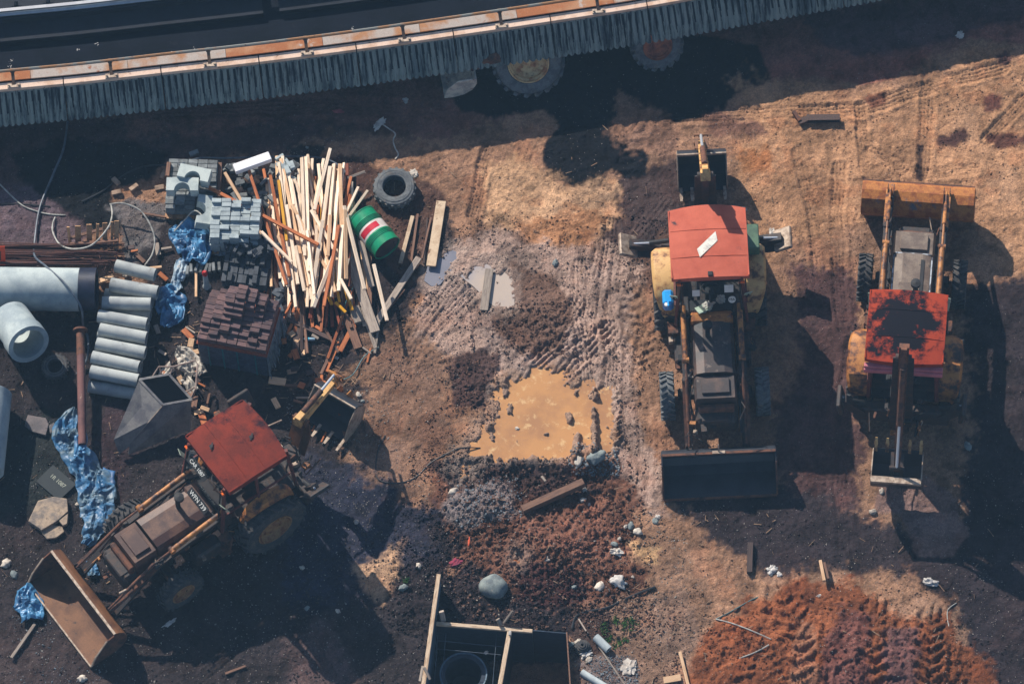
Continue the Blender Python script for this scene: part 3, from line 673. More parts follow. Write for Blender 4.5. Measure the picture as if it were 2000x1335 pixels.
def backhoe(name, loc, heading, label, roof, opts):
    """local +Y = forward, origin on ground below rear axle"""
    o = empty(name, loc, heading - PI / 2, label, 'backhoe loader')
    ye = opts.get('yellow', M['yellow'])
    # ---- chassis
    mb = MB()
    mb.box((0, 1.0, .62), (.62, 3.5, .4), b=.04); mb.box((0, 2.22, .5), (1.5, .2, .2), b=.03)
    mb.box((0, 0, .72), (1.5, .34, .34), b=.04); mb.box((0, .1, .95), (1.3, 1.5, .3), b=.03)
    mb.box((0, -.95, .75), (1.9, .22, .5), b=.03); mb.box((0, 2.95, .78), (.86, .4, .5), b=.08)
    mb.box((0, 3.02, 1.0), (.6, .26, .1), b=.03)
    for sx in (-1, 1):
        mb.box((sx * .62, 1.35, .62), (.3, .62, .42), b=.05); mb.tube([(sx * .3, 1.9, .9), (sx * .5, 2.4, .8), (sx * .55, 3.0, .7)], .02, 6)
        mb.box((sx * .5, .75, 1.2), (.12, .4, .7), b=.02)
        mb.tube([(sx * .34, .8, 1.3), (sx * .4, 1.6, 1.15), (sx * .38, 2.6, 1.0)], .018, 6)
    mb.build('chassis', M['dark'], o)
    # ---- bonnet
    bn = opts.get('bonnet', M['bonnetm']); mb = MB()
    prof = [(-.42, .85), (.42, .85), (.42, 1.36), (.36, 1.46), (.2, 1.5), (-.2, 1.5), (-.36, 1.46), (-.42, 1.36)]
    T = Matrix.Translation((0, 2.28, 0)) @ Matrix.Rotation(R(90), 4, 'X')
    mb.prism(prof, 1.3, T); mb.build('bonnet', bn, o)
    mb = MB(); mb.prism([(-.42, .82), (.42, .82), (.42, 1.3), (.38, 1.42), (-.38, 1.42), (-.42, 1.3)], .5, Matrix.Translation((0, 2.82, 0)) @ Matrix.Rotation(R(90), 4, 'X'))
    mb.box((0, 2.56, 1.45), (.56, .34, .05), b=.01); mb.build('radiator_cover', bn if not opts.get('cowl') else opts['cowl'], o)
    mb = MB(); mb.box((0, 1.02, 1.42), (.86, .26, .2), b=.04); mb.build('cowl', opts.get('cowlm', M['rust']), o)
    mb = MB(); mb.box((0, 2.9, 1.08), (.72, .12, .3), b=.03); mb.build('grille', M['rust'], o)
    mb = MB(); mb.tube([(.1, 1.45, 1.45), (.1, 1.45, 1.72), (.1, 1.4, 1.84)], .05, 10); mb.lathe([(0, .1), (.1, .08), (.1, 0), (.05, -.02)], 14, Matrix.Translation((.1, 1.4, 1.82))); mb.build('exhaust_pipe', M['black'], o)
    # ---- cab
    fx = .74
    mb = MB(); mb.box((0, 0, 1.06), (1.42, 1.6, .08)); mb.box((0, .42, 1.3), (.2, .2, .4), b=.03); mb.build('cab_floor', M['black'], o)
    for sx in (-1, 1):
        mb = MB(); mb.bar((sx * .62, .74, 2.62), (sx * .72, .98, 1.15), .06, .06); mb.build('cab_post', M['postred'], o)
        mb = MB(); mb.bar((sx * .64, -.72, 2.62), (sx * .68, -.82, 1.1), .07, .07); mb.build('cab_post', M['postred'], o)
        mb = MB(); mb.bar((sx * .68, .05, 2.6), (sx * .71, .05, 1.1), .05, .05); mb.bar((sx * .7, -.8, 1.75), (sx * .72, .86, 1.75), .035, .035)
        mb.build('door_frame', M['postred'], o)
        # fenders over the rear wheels
        mb = MB()
        pr = [(-.95, 1.0), (-.9, 1.3), (-.7, 1.52), (-.35, 1.6), (.2, 1.6), (.52, 1.5), (.74, 1.28), (.86, 1.0)]
        ow = [v_ - opts.get('fnar', 0) for v_ in (1.0, 1.1, 1.15, 1.16, 1.15, 1.12, 1.04, .95)]; fy_ = opts.get('fy', .8); iw = [.7, .69, .69, .69, .69, .69, .7, .72]
        vs = []; fs = []
        for th in (0, -.025):
            for (y_, z_), w1, w0 in zip(pr, ow, iw):
                vs += [(sx * w0, y_ * fy_, z_ + th), (sx * (w0 * .5 + w1 * .5), y_ * fy_, z_ + th + .012), (sx * (w1 - .05), y_ * fy_, z_ + th - .005), (sx * w1, y_ * fy_, z_ + th - .09)]
        nn = len(pr)
        for t_ in (0, nn * 4):
            for i in range(nn - 1):
                for k_ in range(3): fs.append((t_ + i * 4 + k_, t_ + i * 4 + k_ + 1, t_ + i * 4 + k_ + 5, t_ + i * 4 + k_ + 4))
        for i in range(nn - 1): fs.append((i * 4 + 3, i * 4 + 7, nn * 4 + i * 4 + 7, nn * 4 + i * 4 + 3)); fs.append((i * 4, i * 4 + 4, nn * 4 + i * 4 + 4, nn * 4 + i * 4))
        mb.add(vs, fs, None, True); mb.add([(sx * .695, y_ * fy_, z_ - dz_) for dz_ in (0, .35) for y_, z_ in pr], [(i, i + 1, i + nn + 1, i + nn) for i in range(nn - 1)])
        mb.build('fender', opts.get('fender', ye), o)
    # crowned roof
    mb = MB(); hw, d0, d1 = .78, -.80, .76; n = 12; m_ = 10; vs = []; fs = []
    rr = random.Random(len(label)); d0 = opts.get('d0', -.80); d1 = opts.get('d1', .76)
    for j in range(m_ + 1):
        for i in range(n + 1):
            u = i / n * 2 - 1; v = j / m_ * 2 - 1
            bow = (1 - u * u) * .07 * (1 if v < 0 else .6)
            x = hw * u; y = d0 + (d1 - d0) * j / m_
            if j == 0: y -= bow * opts.get('bow0', 1)
            if j == m_: y += bow * opts.get('bow1', .3)
            z = 2.66 + (1 - u * u) * .05 + (1 - v * v) * .05 + rr.uniform(-.003, .003)
            vs.append((x, y, z))
    W = n + 1
    for j in range(m_):
        for i in range(n): fs.append((j * W + i, j * W + i + 1, (j + 1) * W + i + 1, (j + 1) * W + i))
    nt_ = len(vs)
    vs2 = [(x, y, 2.56) for x, y, z in vs]
    per = [i for i in range(W)] + [j * W + n for j in range(1, m_ + 1)] + [m_ * W + i for i in range(n - 1, -1, -1)] + [j * W for j in range(m_ - 1, 0, -1)]
    allv = vs + [vs2[k] for k in per]
    for a in range(len(per)):
        b_ = (a + 1) % len(per); fs.append((per[a], nt_ + a, nt_ + b_, per[b_]))
    fs.append([nt_ + a for a in range(len(per))])
    mb.add(allv, fs, None, True)
    rf = mb.build('roof', roof, o, ang=30)
    for sx in (-1, 1):
        mb = MB(); mb.bar((sx * (hw - .012), d0 + .01, 2.675), (sx * (hw - .012), d1 - .01, 2.675), .03, .035, b=.006); mb.build('side_lip', roof, rf)
    for y_ in (d0 + .5, d1 - .45):
        mb = MB(); mb.tube([(x_ / 10 * .76, y_, 2.705 + (1 - (x_ / 10) ** 2) * .05 + (1 - ((y_ - d0) / (d1 - d0) * 2 - 1) ** 2) * .05 - .041) for x_ in range(-10, 11)], .006, 5); mb.build('roof_seam', roof, rf)
    if opts.get('antenna', True):
        mb = MB(); mb.box((0, d1 - .06, 2.72), (.1, .1, .05), b=.01); mb.build('roof_lamp', M['black'], rf)
    for p in opts.get('holes', []):
        mb = MB()
        mb.bar((p[0], p[1], 2.768), (p[0] + .1, p[1] - .12, 2.768), .03, .006); mb.box((p[0] + .05, p[1] - .05, 2.768), (.07, .05, .008), rot=(0, 0, .7)); mb.build('torn_patch', M['black'], rf)
    for sx in (-1, 1):
        mb = MB(); mb.box((sx * .62, .8, 2.5), (.12, .05, .05), b=.01); mb.build('indicator', M['amber'], o)
    # windscreen
    mb = MB(); mb.add([(-.58, .8, 2.54), (.58, .8, 2.54), (.6, .97, 1.5), (-.6, .97, 1.5)], [(0, 1, 2, 3)])
    ws = mb.build('windscreen', M['glass'], o)
    mb = MB(); mb.tube([(-.58, .805, 2.54), (-.61, .97, 1.56), (-.56, .985, 1.5), (.56, .985, 1.5), (.61, .97, 1.56), (.58, .805, 2.54)], .018, 6); mb.build('frame', M['black'], ws)
    for sx in (-1, 1):
        mb = MB(); mb.box((0, 0, 0), (.16, .012, .34), b=.02); q = mb.build('mirror', M['cream'], o, (sx * .74, .86, 2.1), (R(-20), 0, R(-14 * sx)))
        k = MB(); k.tube([(0, .02, .04), (0, .03, -.1), (-.05 * sx, .03, -.22)], .014, 6); k.lathe([(0, 0), (.03, .005), (.03, .02), (0, .02)], 8, Matrix.Translation((0, .03, .05)) @ AX('Y')); k.build('bracket', M['black'], q)
    # seat, dash, steering
    mb = MB(); mb.box((0, -.05, 1.5), (.5, .5, .14), b=.05); mb.box((0, -.28, 1.78), (.48, .12, .5), b=.05); mb.box((0, -.05, 1.28), (.3, .3, .34)); mb.build('seat', M['black'], o)
    mb = MB(); mb.box((0, .76, 1.42), (1.16, .3, .18), b=.04); mb.tube([(0, .7, 1.45), (0, .5, 1.68)], .03, 8)
    mb.tube([(.19 * math.cos(a * PI / 8), .48 + .17 * math.sin(a * PI / 8), 1.7 + .08 * math.sin(a * PI / 8)) for a in range(16)], .015, 6, closed=True); mb.build('dashboard', M['black'], o)
    # ---- wheels
    fr, fw, rw, rwd = .47, .29, .72, .42
    wb = 2.22
    for sx in (-1, 1):
        wheel(o, sx * .93, 0, rw, rwd, sx, opts.get('rrub', M['rubber']), opts.get('rim', M['rim_rust']), 20)
        wheel(o, sx * .96, wb, fr, fw, sx, opts.get('frub', M['rubber_dusty']), opts.get('rim', M['rim_rust']), 22, yaw=opts.get('steer', 0))
    # ---- loader arms + front bucket
    bz, bdump, bfy = opts.get('bz', .06), opts.get('dump', 0.0), opts.get('bfy', 3.52)
    Bm = Matrix.Translation((0, bfy, bz)) @ Matrix.Rotation(bdump, 4, 'X')
    pin = Bm @ Vector((0, -.03, .2)); top = Bm @ Vector((0, .0, .58))
    knee = Vector(opts.get('knee', (0, 2.55, 1.22)))
    for sx in (-1, 1):
        x = sx * .57
        mb = MB(); a0 = Vector((x, .72, 1.5)); k0 = Vector((x, knee.y, knee.z)); e0 = Vector((x, pin.y, pin.z))
        mb.bar(a0, k0, .07, .15, up=(1, 0, 0)); mb.bar(k0 + Vector((0, -.06, .03)), e0, .07, .14, up=(1, 0, 0)); mb.box(k0, (.16, .14, .14), b=.03)
        mb.lathe([(.0, -.09), (.05, -.09), (.05, .09), (0, .09)], 12, Matrix.Translation(k0) @ AX('X'))
        mb.lathe([(.0, -.08), (.05, -.08), (.05, .08), (0, .08)], 12, Matrix.Translation(e0) @ AX('X'))
        arm = mb.build('loader_arm', opts.get('arm', M['dark']), o)
        mb = MB(); c0 = a0 + Vector((sx * .0, .1, .13)); c1 = a0.lerp(k0, .78) + Vector((0, 0, .14))
        mb.tube([c0, c1], .055, 12); mb.lathe([(.0, -.07), (.06, -.07), (.06, .07), (0, .07)], 12, Matrix.Translation(c1) @ AX('X')); mb.build('hydraulic_cylinder', ye, arm)
        mb = MB(); c2 = k0 + Vector((0, .06, .12)); c3 = Vector((x, top.y - .02, top.z + .05)); mid = c2.lerp(c3, .62)
        mb.tube([c1, c2], .024, 8); mb.tube([c2, mid], .038, 10); mb.tube([mid, c3], .022, 8)
        mb.bar(c2 + Vector((sx * .05, -.1, -.1)), c3 + Vector((sx * .05, 0, -.05)), .02, .08, up=(1, 0, 0)); mb.build('tilt_link', opts.get('link', M['rust']), arm)
        mb = MB(); mb.box((x, .78, 1.25), (.16, .2, .6), b=.03); mb.build('arm_tower', M['dark'], o)
    hw = 1.14; mb = MB(); bp = bucket_profile(.88)
    mb.strip(bp, .02, -hw, hw, Bm)
    bk = mb.build('front_bucket', opts.get('bin', M['bucket_in']), o)
    for sx in (-1, 1):
        mb = MB(); Ts = Bm @ Matrix(((0, 0, 1, sx * hw - .012), (1, 0, 0, 0), (0, 1, 0, 0), (0, 0, 0, 1)))
        mb.prism([(p[0] * 1.0, p[1]) for p in bp] + [(.4, .62), (.7, .28)], .024, Ts)
        mb.build('side_plate', opts.get('bside', opts.get('bin', M['bucket_in'])), bk)
    mb = MB(); mb.bar(Bm @ Vector((-hw, .2, .7)), Bm @ Vector((hw, .2, .7)), .05, .04); mb.bar(Bm @ Vector((-hw, .85, .0)), Bm @ Vector((hw, .85, .0)), .03, .07)
    for sx in (-1, 1): mb.bar(Bm @ Vector((sx * (hw + .002), .83, .02)), Bm @ Vector((sx * (hw + .002), .7, .28)), .035, .03); mb.bar(Bm @ Vector((sx * (hw + .002), .7, .28)), Bm @ Vector((sx * (hw + .002), .4, .62)), .03, .03)
    mb.build('cutting_edge', opts.get('bedge', M['rust']), bk)
    for sx in (-1, 1):
        mb = MB(); mb.box(Bm @ Vector((sx * .57, -.05, .4)), (.12, .03, .1))
        for dx in (-.06, .06):
            Ts = Bm @ Matrix(((0, 0, 1, sx * .57 + dx), (1, 0, 0, 0), (0, 1, 0, 0), (0, 0, 0, 1)))
            mb.prism([(-.16, .12), (-.02, .1), (.0, .68), (-.1, .62)], .016, Ts)
        mb.build('bucket_bracket', opts.get('brk', M['dark']), bk)
    if opts.get('ridge'):
        mb = MB(); mb.box(Bm @ Vector((0, .2, .74)), (.26, .06, .02)); mb.bar(Bm @ Vector((0, .2, .73)), Bm @ Vector((0, .1, .88)), .02, .02); mb.build('mud_lump', M['edge'], bk)
    # ---- rear hoe : slew about the king post
    sl_, P1, P2 = opts.get('slew', 0), opts['P1'], opts['P2']
    H = Matrix.Translation((0, -1.15, 0)) @ Matrix.Rotation(sl_, 4, 'Z') @ Matrix.Translation((opts.get('hx', 0), 1.15, 0))
    P0 = Vector((0, -1.3, .85)); P1 = Vector(P1); P2 = Vector(P2)
    mb = MB(); mb.box((0, -1.15, .8), (.34, .26, .7), H, b=.04); mb.build('king_post', M['dark'], o)
    mb = MB()
    md = P0.lerp(P1, .5) + Vector((0, -.12, 0))
    for sx in (-1, 1):
        mb.bar(P0 + Vector((sx * .11, 0, 0)), md + Vector((sx * .11, 0, 0)), .03, .24, H, up=(1, 0, 0)); mb.bar(md + Vector((sx * .11, 0, 0)), P1 + Vector((sx * .1, 0, 0)), .03, .22, H, up=(1, 0, 0))
    mb.bar(P0, md, .2, .16, H, up=(1, 0, 0)); mb.bar(md, P1, .18, .14, H, up=(1, 0, 0))
    mb.lathe([(0, -.16), (.08, -.16), (.08, .16), (0, .16)], 14, H @ Matrix.Translation(P1) @ AX('X'))
    mb.build('boom', opts.get('boomm', M['dark']), o)
    mb = MB(); d = (P2 - P1); up_ = Vector((0, -d.z, d.y)).normalized() * (1 if d.y < 0 else -1)
    if up_.z < 0: up_ = -up_
    st = P1 - d * .12 + up_ * .05
    mb.bar(st, P2, .17, .2, H, up=(1, 0, 0), w2=.13, h2=.13)
    mb.bar(st + up_ * .1, P1.lerp(P2, .3) + up_ * .13, .13, .12, H, up=(1, 0, 0))
    dp = mb.build('dipper', opts.get('dipm', M['yellow_pale']), o)
    mb = MB(); ca = P1.lerp(P2, .05) + up_ * .2; cb = P1.lerp(P2, .55) + up_ * .2; cc = P1.lerp(P2, .93) + up_ * .22
    mb.tube([ca, cb], .06, 12, H); mb.build('ram', opts.get('ramm', M['rust']), dp)
    mb = MB(); mb.tube([cb, cc], .03, 10, H); mb.build('piston_rod', M['steel'], dp)
    mb = MB()
    for sx in (-1, 1): mb.bar(cc + Vector((sx * .09, 0, 0)), P1.lerp(P2, .84) + Vector((sx * .1, 0, 0)), .025, .07, H, up=(1, 0, 0)); mb.bar(cc + Vector((sx * .1, 0, 0)), P2 + d.normalized() * .2 - up_ * .12 + Vector((sx * .09, 0, 0)), .025, .06, H, up=(1, 0, 0))
    mb.lathe([(0, -.15), (.035, -.15), (.035, .15), (0, .15)], 10, H @ Matrix.Translation(cc) @ AX('X')); mb.lathe([(0, -.15), (.045, -.15), (.045, .15), (0, .15)], 10, H @ Matrix.Translation(P2) @ AX('X'))
    mb.build('linkage', opts.get('linkm', M['yellow']), dp)
    # digging bucket (opening direction set by angle)
    ba = opts.get('ba', 0.0); Bh = H @ Matrix.Translation(opts['bpos']) @ Matrix.Rotation(ba, 4, 'X')
    s = opts.get('bs', 1.0); hw2 = opts.get('bw', .48)
    bp2 = [(.62 * s, .0), (.3 * s, -.02), (.08 * s, .05), (0, .22 * s), (.03 * s, .45 * s), (.16 * s, .62 * s), (.24 * s, .66 * s)]
    mb = MB(); mb.strip(bp2, .018, -hw2, hw2, Bh)
    rb = mb.build('rear_bucket', opts.get('hin', M['bucket_in']), o)
    mb = MB()
    for sx in (-1, 1):
        Ts = Bh @ Matrix(((0, 0, 1, sx * hw2 - .01), (1, 0, 0, 0), (0, 1, 0, 0), (0, 0, 0, 1)))
        mb.prism([(p[0], p[1]) for p in bp2] + [(.44 * s, .5 * s), (.62 * s, .2 * s)], .02, Ts)
    mb.bar(Bh @ Vector((-hw2, .24 * s, .67 * s)), Bh @ Vector((hw2, .24 * s, .67 * s)), .03 + opts.get('hb', 0), .07)
    mb.build('bucket_side', opts.get('hside', M['edge']), rb)
    nT = opts.get('nt', 4 + 1)
    for k in range(nT):
        x = -hw2 + .05 + (2 * hw2 - .1) * k / (nT - 1)
        mb = MB(); mb.bar(Bh @ Vector((x, .56 * s, .0)), Bh @ Vector((x, .74 * s, .0)), .065, .05, w2=.05, h2=.035); mb.bar(Bh @ Vector((x, .7 * s, .0)), Bh @ Vector((x, .84 * s, .01)), .075, .04, w2=.045, h2=.015)
        mb.build('tooth', opts.get('toothm', M['edge']), rb)
    mb = MB()
    for sx in (-1, 1):
        Ts = Bh @ Matrix(((0, 0, 1, sx * .12 - .01), (1, 0, 0, 0), (0, 1, 0, 0), (0, 0, 0, 1)))
        mb.prism([(-.16, .2 * s), (.02, .12 * s), (.04, .55 * s), (-.1, .5 * s)], .02, Ts)
    mb.build('bucket_lug', opts.get('linkm', M['yellow']), rb)
    # ---- stabilisers
    for sx, (ang, L) in zip((-1, 1), opts.get('stab', [(8, .75), (8, .75)])):
        a = R(ang); p0 = Vector((sx * .82, -1.0, .82)); p1 = p0 + Vector((sx * math.cos(a) * L, opts.get('sty', 0) * 1.0, math.sin(a) * L))
        mb = MB(); mb.bar(p0, p1, .22, .16, up=(0, 1, 0)); mb.bar(p0 + Vector((0, .16, -.1)), p1 + Vector((0, .12, -.16)), .05, .12, up=(0, 1, 0)); s_ = mb.build('stabilizer_leg', opts.get('stm', M['dark']), o)
        mb = MB(); f0 = p1 + Vector((sx * .02, 0, -.04)); 
        mb.box(f0, (.09, .5, .4), rot=(0, R(sx * opts.get('foot', 70)), 0), b=.02); mb.build('stabilizer_foot', opts.get('stfm', M['dark']), s_)
        mb = MB(); mb.tube([p0 + Vector((-sx * .05, .02, .3)), p0.lerp(p1, .45) + Vector((0, .02, .16))], .05, 10); mb.build('ram', M['black'], s_)
        mb = MB(); mb.tube([p0.lerp(p1, .45) + Vector((0, .02, .16)), p0.lerp(p1, .95) + Vector((0, .02, .08))], .022, 8); mb.build('piston_rod', M['steel'], s_)
    # small ironwork packed round the frame
    rg = random.Random(99 + len(label))
    for k in range(64):
        zone = rg.choice(((-.62, .62, -1.25, -.7, .7, 1.35), (.44, .56, .9, 2.9, .8, 1.3), (-.56, -.44, .9, 2.9, .8, 1.3), (-.6, .6, 2.85, 3.3, .6, 1.0), (.6, .85, .7, 1.7, .5, 1.0), (-.85, -.6, .7, 1.7, .5, 1.0), (-.4, .4, -1.4, -1.1, .5, 1.2)))
        c_ = (rg.uniform(zone[0], zone[1]), rg.uniform(zone[2], zone[3]), rg.uniform(zone[4], zone[5])); g_ = MB(); mm_ = rg.choice((M['rust'], M['black'], M['edge'], M['yellow'], M['dark']))
        if k % 3: g_.box(c_, (rg.uniform(.03, .14), rg.uniform(.03, .2), rg.uniform(.03, .12)), rot=(0, 0, rg.uniform(-.3, .3)), b=.008); g_.build('fitting', mm_, o)
        else: g_.tube([c_, (c_[0] + rg.uniform(-.1, .1), c_[1] + rg.uniform(-.3, .3), c_[2] + rg.uniform(-.1, .15)), (c_[0] + rg.uniform(-.1, .1), c_[1] + rg.uniform(-.5, .5), c_[2])], rg.uniform(.01, .022), 6); g_.build('pipe_run', mm_, o)
    # steps
    for sx in (-1, 1):
        mb = MB()
        for z in (.45, .72, .98): mb.box((sx * .78, .98 - z * .12 + .1, z), (.2, .24, .03))
        for dx in (-.1, .1): mb.bar((sx * .78 + dx, .98, .4), (sx * .78 + dx, .86, 1.05), .02, .03)
        mb.build('step', M['rust'], o)
    # clutter pipes / levers near rear operator position
    mb = MB(); rr = random.Random(5 + len(label))
    for k in range(10):
        x = rr.uniform(-.5, .5); y = rr.uniform(-1.1, -.6); mb.tube([(x, y, 1.0), (x + rr.uniform(-.1, .1), y - .15, 1.2), (x * .4, -1.25, rr.uniform(.9, 1.4))], .016, 6)
    mb.build('hydraulic_hose', M['black'], o)
    mb = MB(); mb.box((0, -.62, 1.55), (.7, .16, .14), b=.04)
    for k in range(6): mb.tube([(-.25 + .1 * k, -.66, 1.6), (-.25 + .1 * k, -.74, 1.86)], .012, 6)
    mb.build('control_lever', M['black'], o)
    rr = random.Random(17 + len(label))
    for k in range(7):   # engine bay and deck ironwork seen between arms and bonnet
        mb = MB(); sx = rr.choice((-1, 1)); y0_ = rr.uniform(.9, 2.6)
        mb.tube([(sx * .46, y0_, 1.2), (sx * rr.uniform(.46, .54), y0_ + .3, rr.uniform(.9, 1.25)), (sx * .48, y0_ + rr.uniform(.5, .9), .9)], rr.uniform(.014, .028), 6); mb.build('hose', rr.choice((M['black'], M['rust'], M['dark'])), o)
    return o

def place(rear_px, front_px, rz_h, fz_h):
    a = G(rear_px[0], rear_px[1], rz_h); b = G(front_px[0], front_px[1], fz_h); d = b - a
    return Vector((a.x, a.y, 0)), math.atan2(d.y, d.x)

# ---------------- backhoe A (heading down the picture)
p, hd = place((1384, 473), (1405, 920), 2.75, .45)
A = backhoe('backhoe_loader', p, hd, 'backhoe loader with faded red roof and white patch, dark loader bucket facing down the yard',
            M['roof_a'], dict(P1=(0, -1.28, 3.2), P2=(0, -3.3, .95), bpos=(0, -3.35, .14), ba=0.0, bs=1.12, bw=.5, nt=5, boomm=M['dark'], dipm=M['yellow_pale'], fender=M['yellow_pale'],
                              stab=[(10, .72), (12, .78)], foot=60, stm=M['dark'], stfm=M['edge'], ridge=True, bedge=M['rust'], cowlm=M['orange_rust'], linkm=M['rustbrown'], bow0=1.2, bow1=.2, knee=(0, 2.3, 1.25), arm=M['dark']))
def sub(name, parent, m, mb): return mb.build(name, m, parent)
roofA = [c for c in A.children if c.name.startswith('roof')][0]
mb = MB(); mb.add([(-.10, -.17, .0), (-.24, .2, .0), (-.16, .22, .0), (.02, -.1, .0)], [(0, 1, 2, 3)]); 
# white patch: parallelogram set from its corners in roof space
mb = MB(); q = [(.25, .33), (.24, .17), (-.13, -.15), (-.16, .02)]
q = [(.24, .15), (-.15, -.235), (-.18, -.02), (.19, .34)]
mb.prism([(x, y) for x, y in q], .004, Matrix.Translation((.0, .0, 2.763))); wp = mb.build('white_patch', mat('flaking_white', C(236, 234, 220), C(214, 206, 196), C(196, 130, 112), scale=9, scale3=14, thr3=(.6, .66), rough=.7, bump=.05, var=.05), roofA)
mb = MB(); mb.box((-.9, -.55, 1.78), (.28, .56, .3), b=.02); mb.build('tool_box', M['green'], A)
# windscreen stickers and clutter (A)
wsA = [c for c in A.children if c.name.startswith('windscreen')][0]
Tg = Matrix(((-1, 0, 0, 0), (0, .16, .987, .89), (0, .987, -.16, 2.02), (0, 0, 0, 1)))   # local frame on the glass, seen from in front
Tg = Matrix.Translation((0, .8, 2.54)) @ Matrix.Rotation(math.atan2(.17, 1.04), 4, 'X') @ Matrix.Rotation(R(90), 4, 'X') @ Matrix.Rotation(PI, 4, 'Y')
mb = MB(); mb.box((.0, 0, 0), (.15, .2, .003)); s1 = mb.build('sticker', M['white'], wsA); s1.matrix_local = Tg @ Matrix.Translation((-.30, -.32, .008))
mb = MB(); mb.box((.0, 0, 0), (.18, .24, .003)); s1 = mb.build('sticker', M['white'], wsA); s1.matrix_local = Tg @ Matrix.Translation((.36, -.22, .008))
mb = MB(); mb.lathe([(0, 0), (.075, 0), (.075, .003), (0, .003)], 24); s1 = mb.build('sticker', M['white'], wsA); s1.matrix_local = Tg @ Matrix.Translation((.42, -.58, .008)) @ Matrix.Diagonal((1, 1.5, 1, 1))
text('emblem', 'MA', .08, M['black'], s1, Matrix.Translation((0, 0, .005)))
text('marks', 'N', .12, mat('grey_mark', C(190, 190, 184), rough=.7, bump=0, var=.1), wp, Matrix.Translation((0, .1, 2.768)) @ Matrix.Rotation(R(230), 4, 'Z'))
rr = random.Random(3)
def crumple(name, size, m, seed, flat=.5, seg=9, parent=None, freq=3.0, amp=.35):
    """crumpled closed sheet / lump"""
    r_ = random.Random(seed); bm = bmesh.new(); bmesh.ops.create_icosphere(bm, subdivisions=3 if max(size) < .5 else 4, radius=1)
    from mathutils import noise as N_
    off = Vector((r_.uniform(0, 50), r_.uniform(0, 50), r_.uniform(0, 50)))
    for v in bm.verts:
        n = N_.noise(v.co * freq + off); n2 = abs(N_.noise(v.co * freq * 2.3 + off)); k = 1 + amp * n * 1.6 - amp * n2
        v.co = Vector((v.co.x * size[0] * k, v.co.y * size[1] * k, v.co.z * size[2] * k))
    me = bpy.data.meshes.new(name); bm.to_mesh(me); bm.free(); me.materials.append(m)
    o = bpy.data.objects.new(name, me); col.objects.link(o)
    if parent: o.parent = parent
    return o
M['dirtycloth'] = mat('dirty_cloth', C(214, 206, 194), C(176, 166, 156), C(120, 108, 100), scale=8, rough=.8, bump=.2, var=.12)
lump = crumple('cloth_cap', (.1, .1, .07), M['dirtycloth'], 4, parent=A); lump.location = (-.2, .66, 1.56); lump.name = 'rag'
bag = crumple('rag', (.16, .1, .06), M['dirtycloth'], 9, parent=A, amp=.5); bag.location = (.1, .82, 1.54); bag.rotation_euler = (0, 0, .5)
mb = MB(); mb.box((0, 0, 0), (.3, .18, .01)); pp = mb.build('paper', M['cream'], A, (.16, .86, 1.58), (R(10), R(-8), R(28)))
can = MB(); can.box((.86, .66, 1.62), (.22, .34, .34), b=.05); can.tube([(.86, .8, 1.8), (.86, .9, 1.84), (.86, .9, 1.7)], .02, 6); jc = can.build('plastic_can', M['blue'], A)
mb = MB(); mb.lathe([(0, .0), (.04, 0), (.04, .05), (0, .05)], 10, Matrix.Translation((.9, .84, 1.74))); mb.build('cap', M['white'], jc)

# ---------------- backhoe B (heading up the picture)
p, hd = place((1771, 632), (1794, 385), 2.75, .7)
B = backhoe('backhoe_loader', p, hd, 'backhoe loader with black-stained red roof, pink rear visor and orange rusty bucket',
            M['roof_b'], dict(P1=(0, -.98, 3.15), P2=(0, -2.35, .95), bpos=(0, -2.3, .42), ba=R(48), bs=1.05, bw=.5, nt=5, hb=.1, toothm=M['yellow_pale'], boomm=M['dark'], dipm=M['rust'], fender=M['yellow'],
                              bz=.74, dump=R(-56), bfy=3.5, knee=(0, 2.9, 1.45), bin=M['orange_rust'], bonnet=M['bonnet_b'], stab=[(58, .72), (58, .72)], foot=10, sty=-.1,
                              frub=M['rubber'], cowlm=M['dark'], bow0=1.0, bow1=.5, antenna=False, linkm=M['dark'], arm=M['dark'], link=M['yellow'], ramm=M['rust'], hside=M['edge'], brk=M['dark']))
mb = MB(); mb.box((0, -.86, 2.5), (1.56, .1, .09), b=.01); mb.box((0, -.93, 2.42), (1.56, .05, .12), b=.01); mb.build('rear_visor', M['pink'], B)
mb = MB(); mb.box((.2, 1.7, 1.503), (.07, .9, .006)); mb.build('bonnet_slot', M['black'], B)
mb = MB(); mb.box((-.1, 1.35, 1.515), (.3, .5, .012), b=.004); mb.build('bonnet_panel', M['bonnet_b'], B)
edge_glint = mat('white_glint', C(190, 200, 210), C(96, 96, 104), scale=9, thr=(.45, .52), rough=.4, bump=.05, var=.1)  # pale dashes paint the reflections along the bonnet edges
for sx in (-1, 1):
    mb = MB(); mb.bar((sx * .385, 1.05, 1.45), (sx * .385, 2.25, 1.45), .03, .02, b=.004); mb.build('bonnet_glint', edge_glint, B)
mb = MB(); mb.bar((-.36, 2.29, 1.47), (.36, 2.29, 1.47), .03, .02, b=.004); mb.build('bonnet_glint', edge_glint, B)
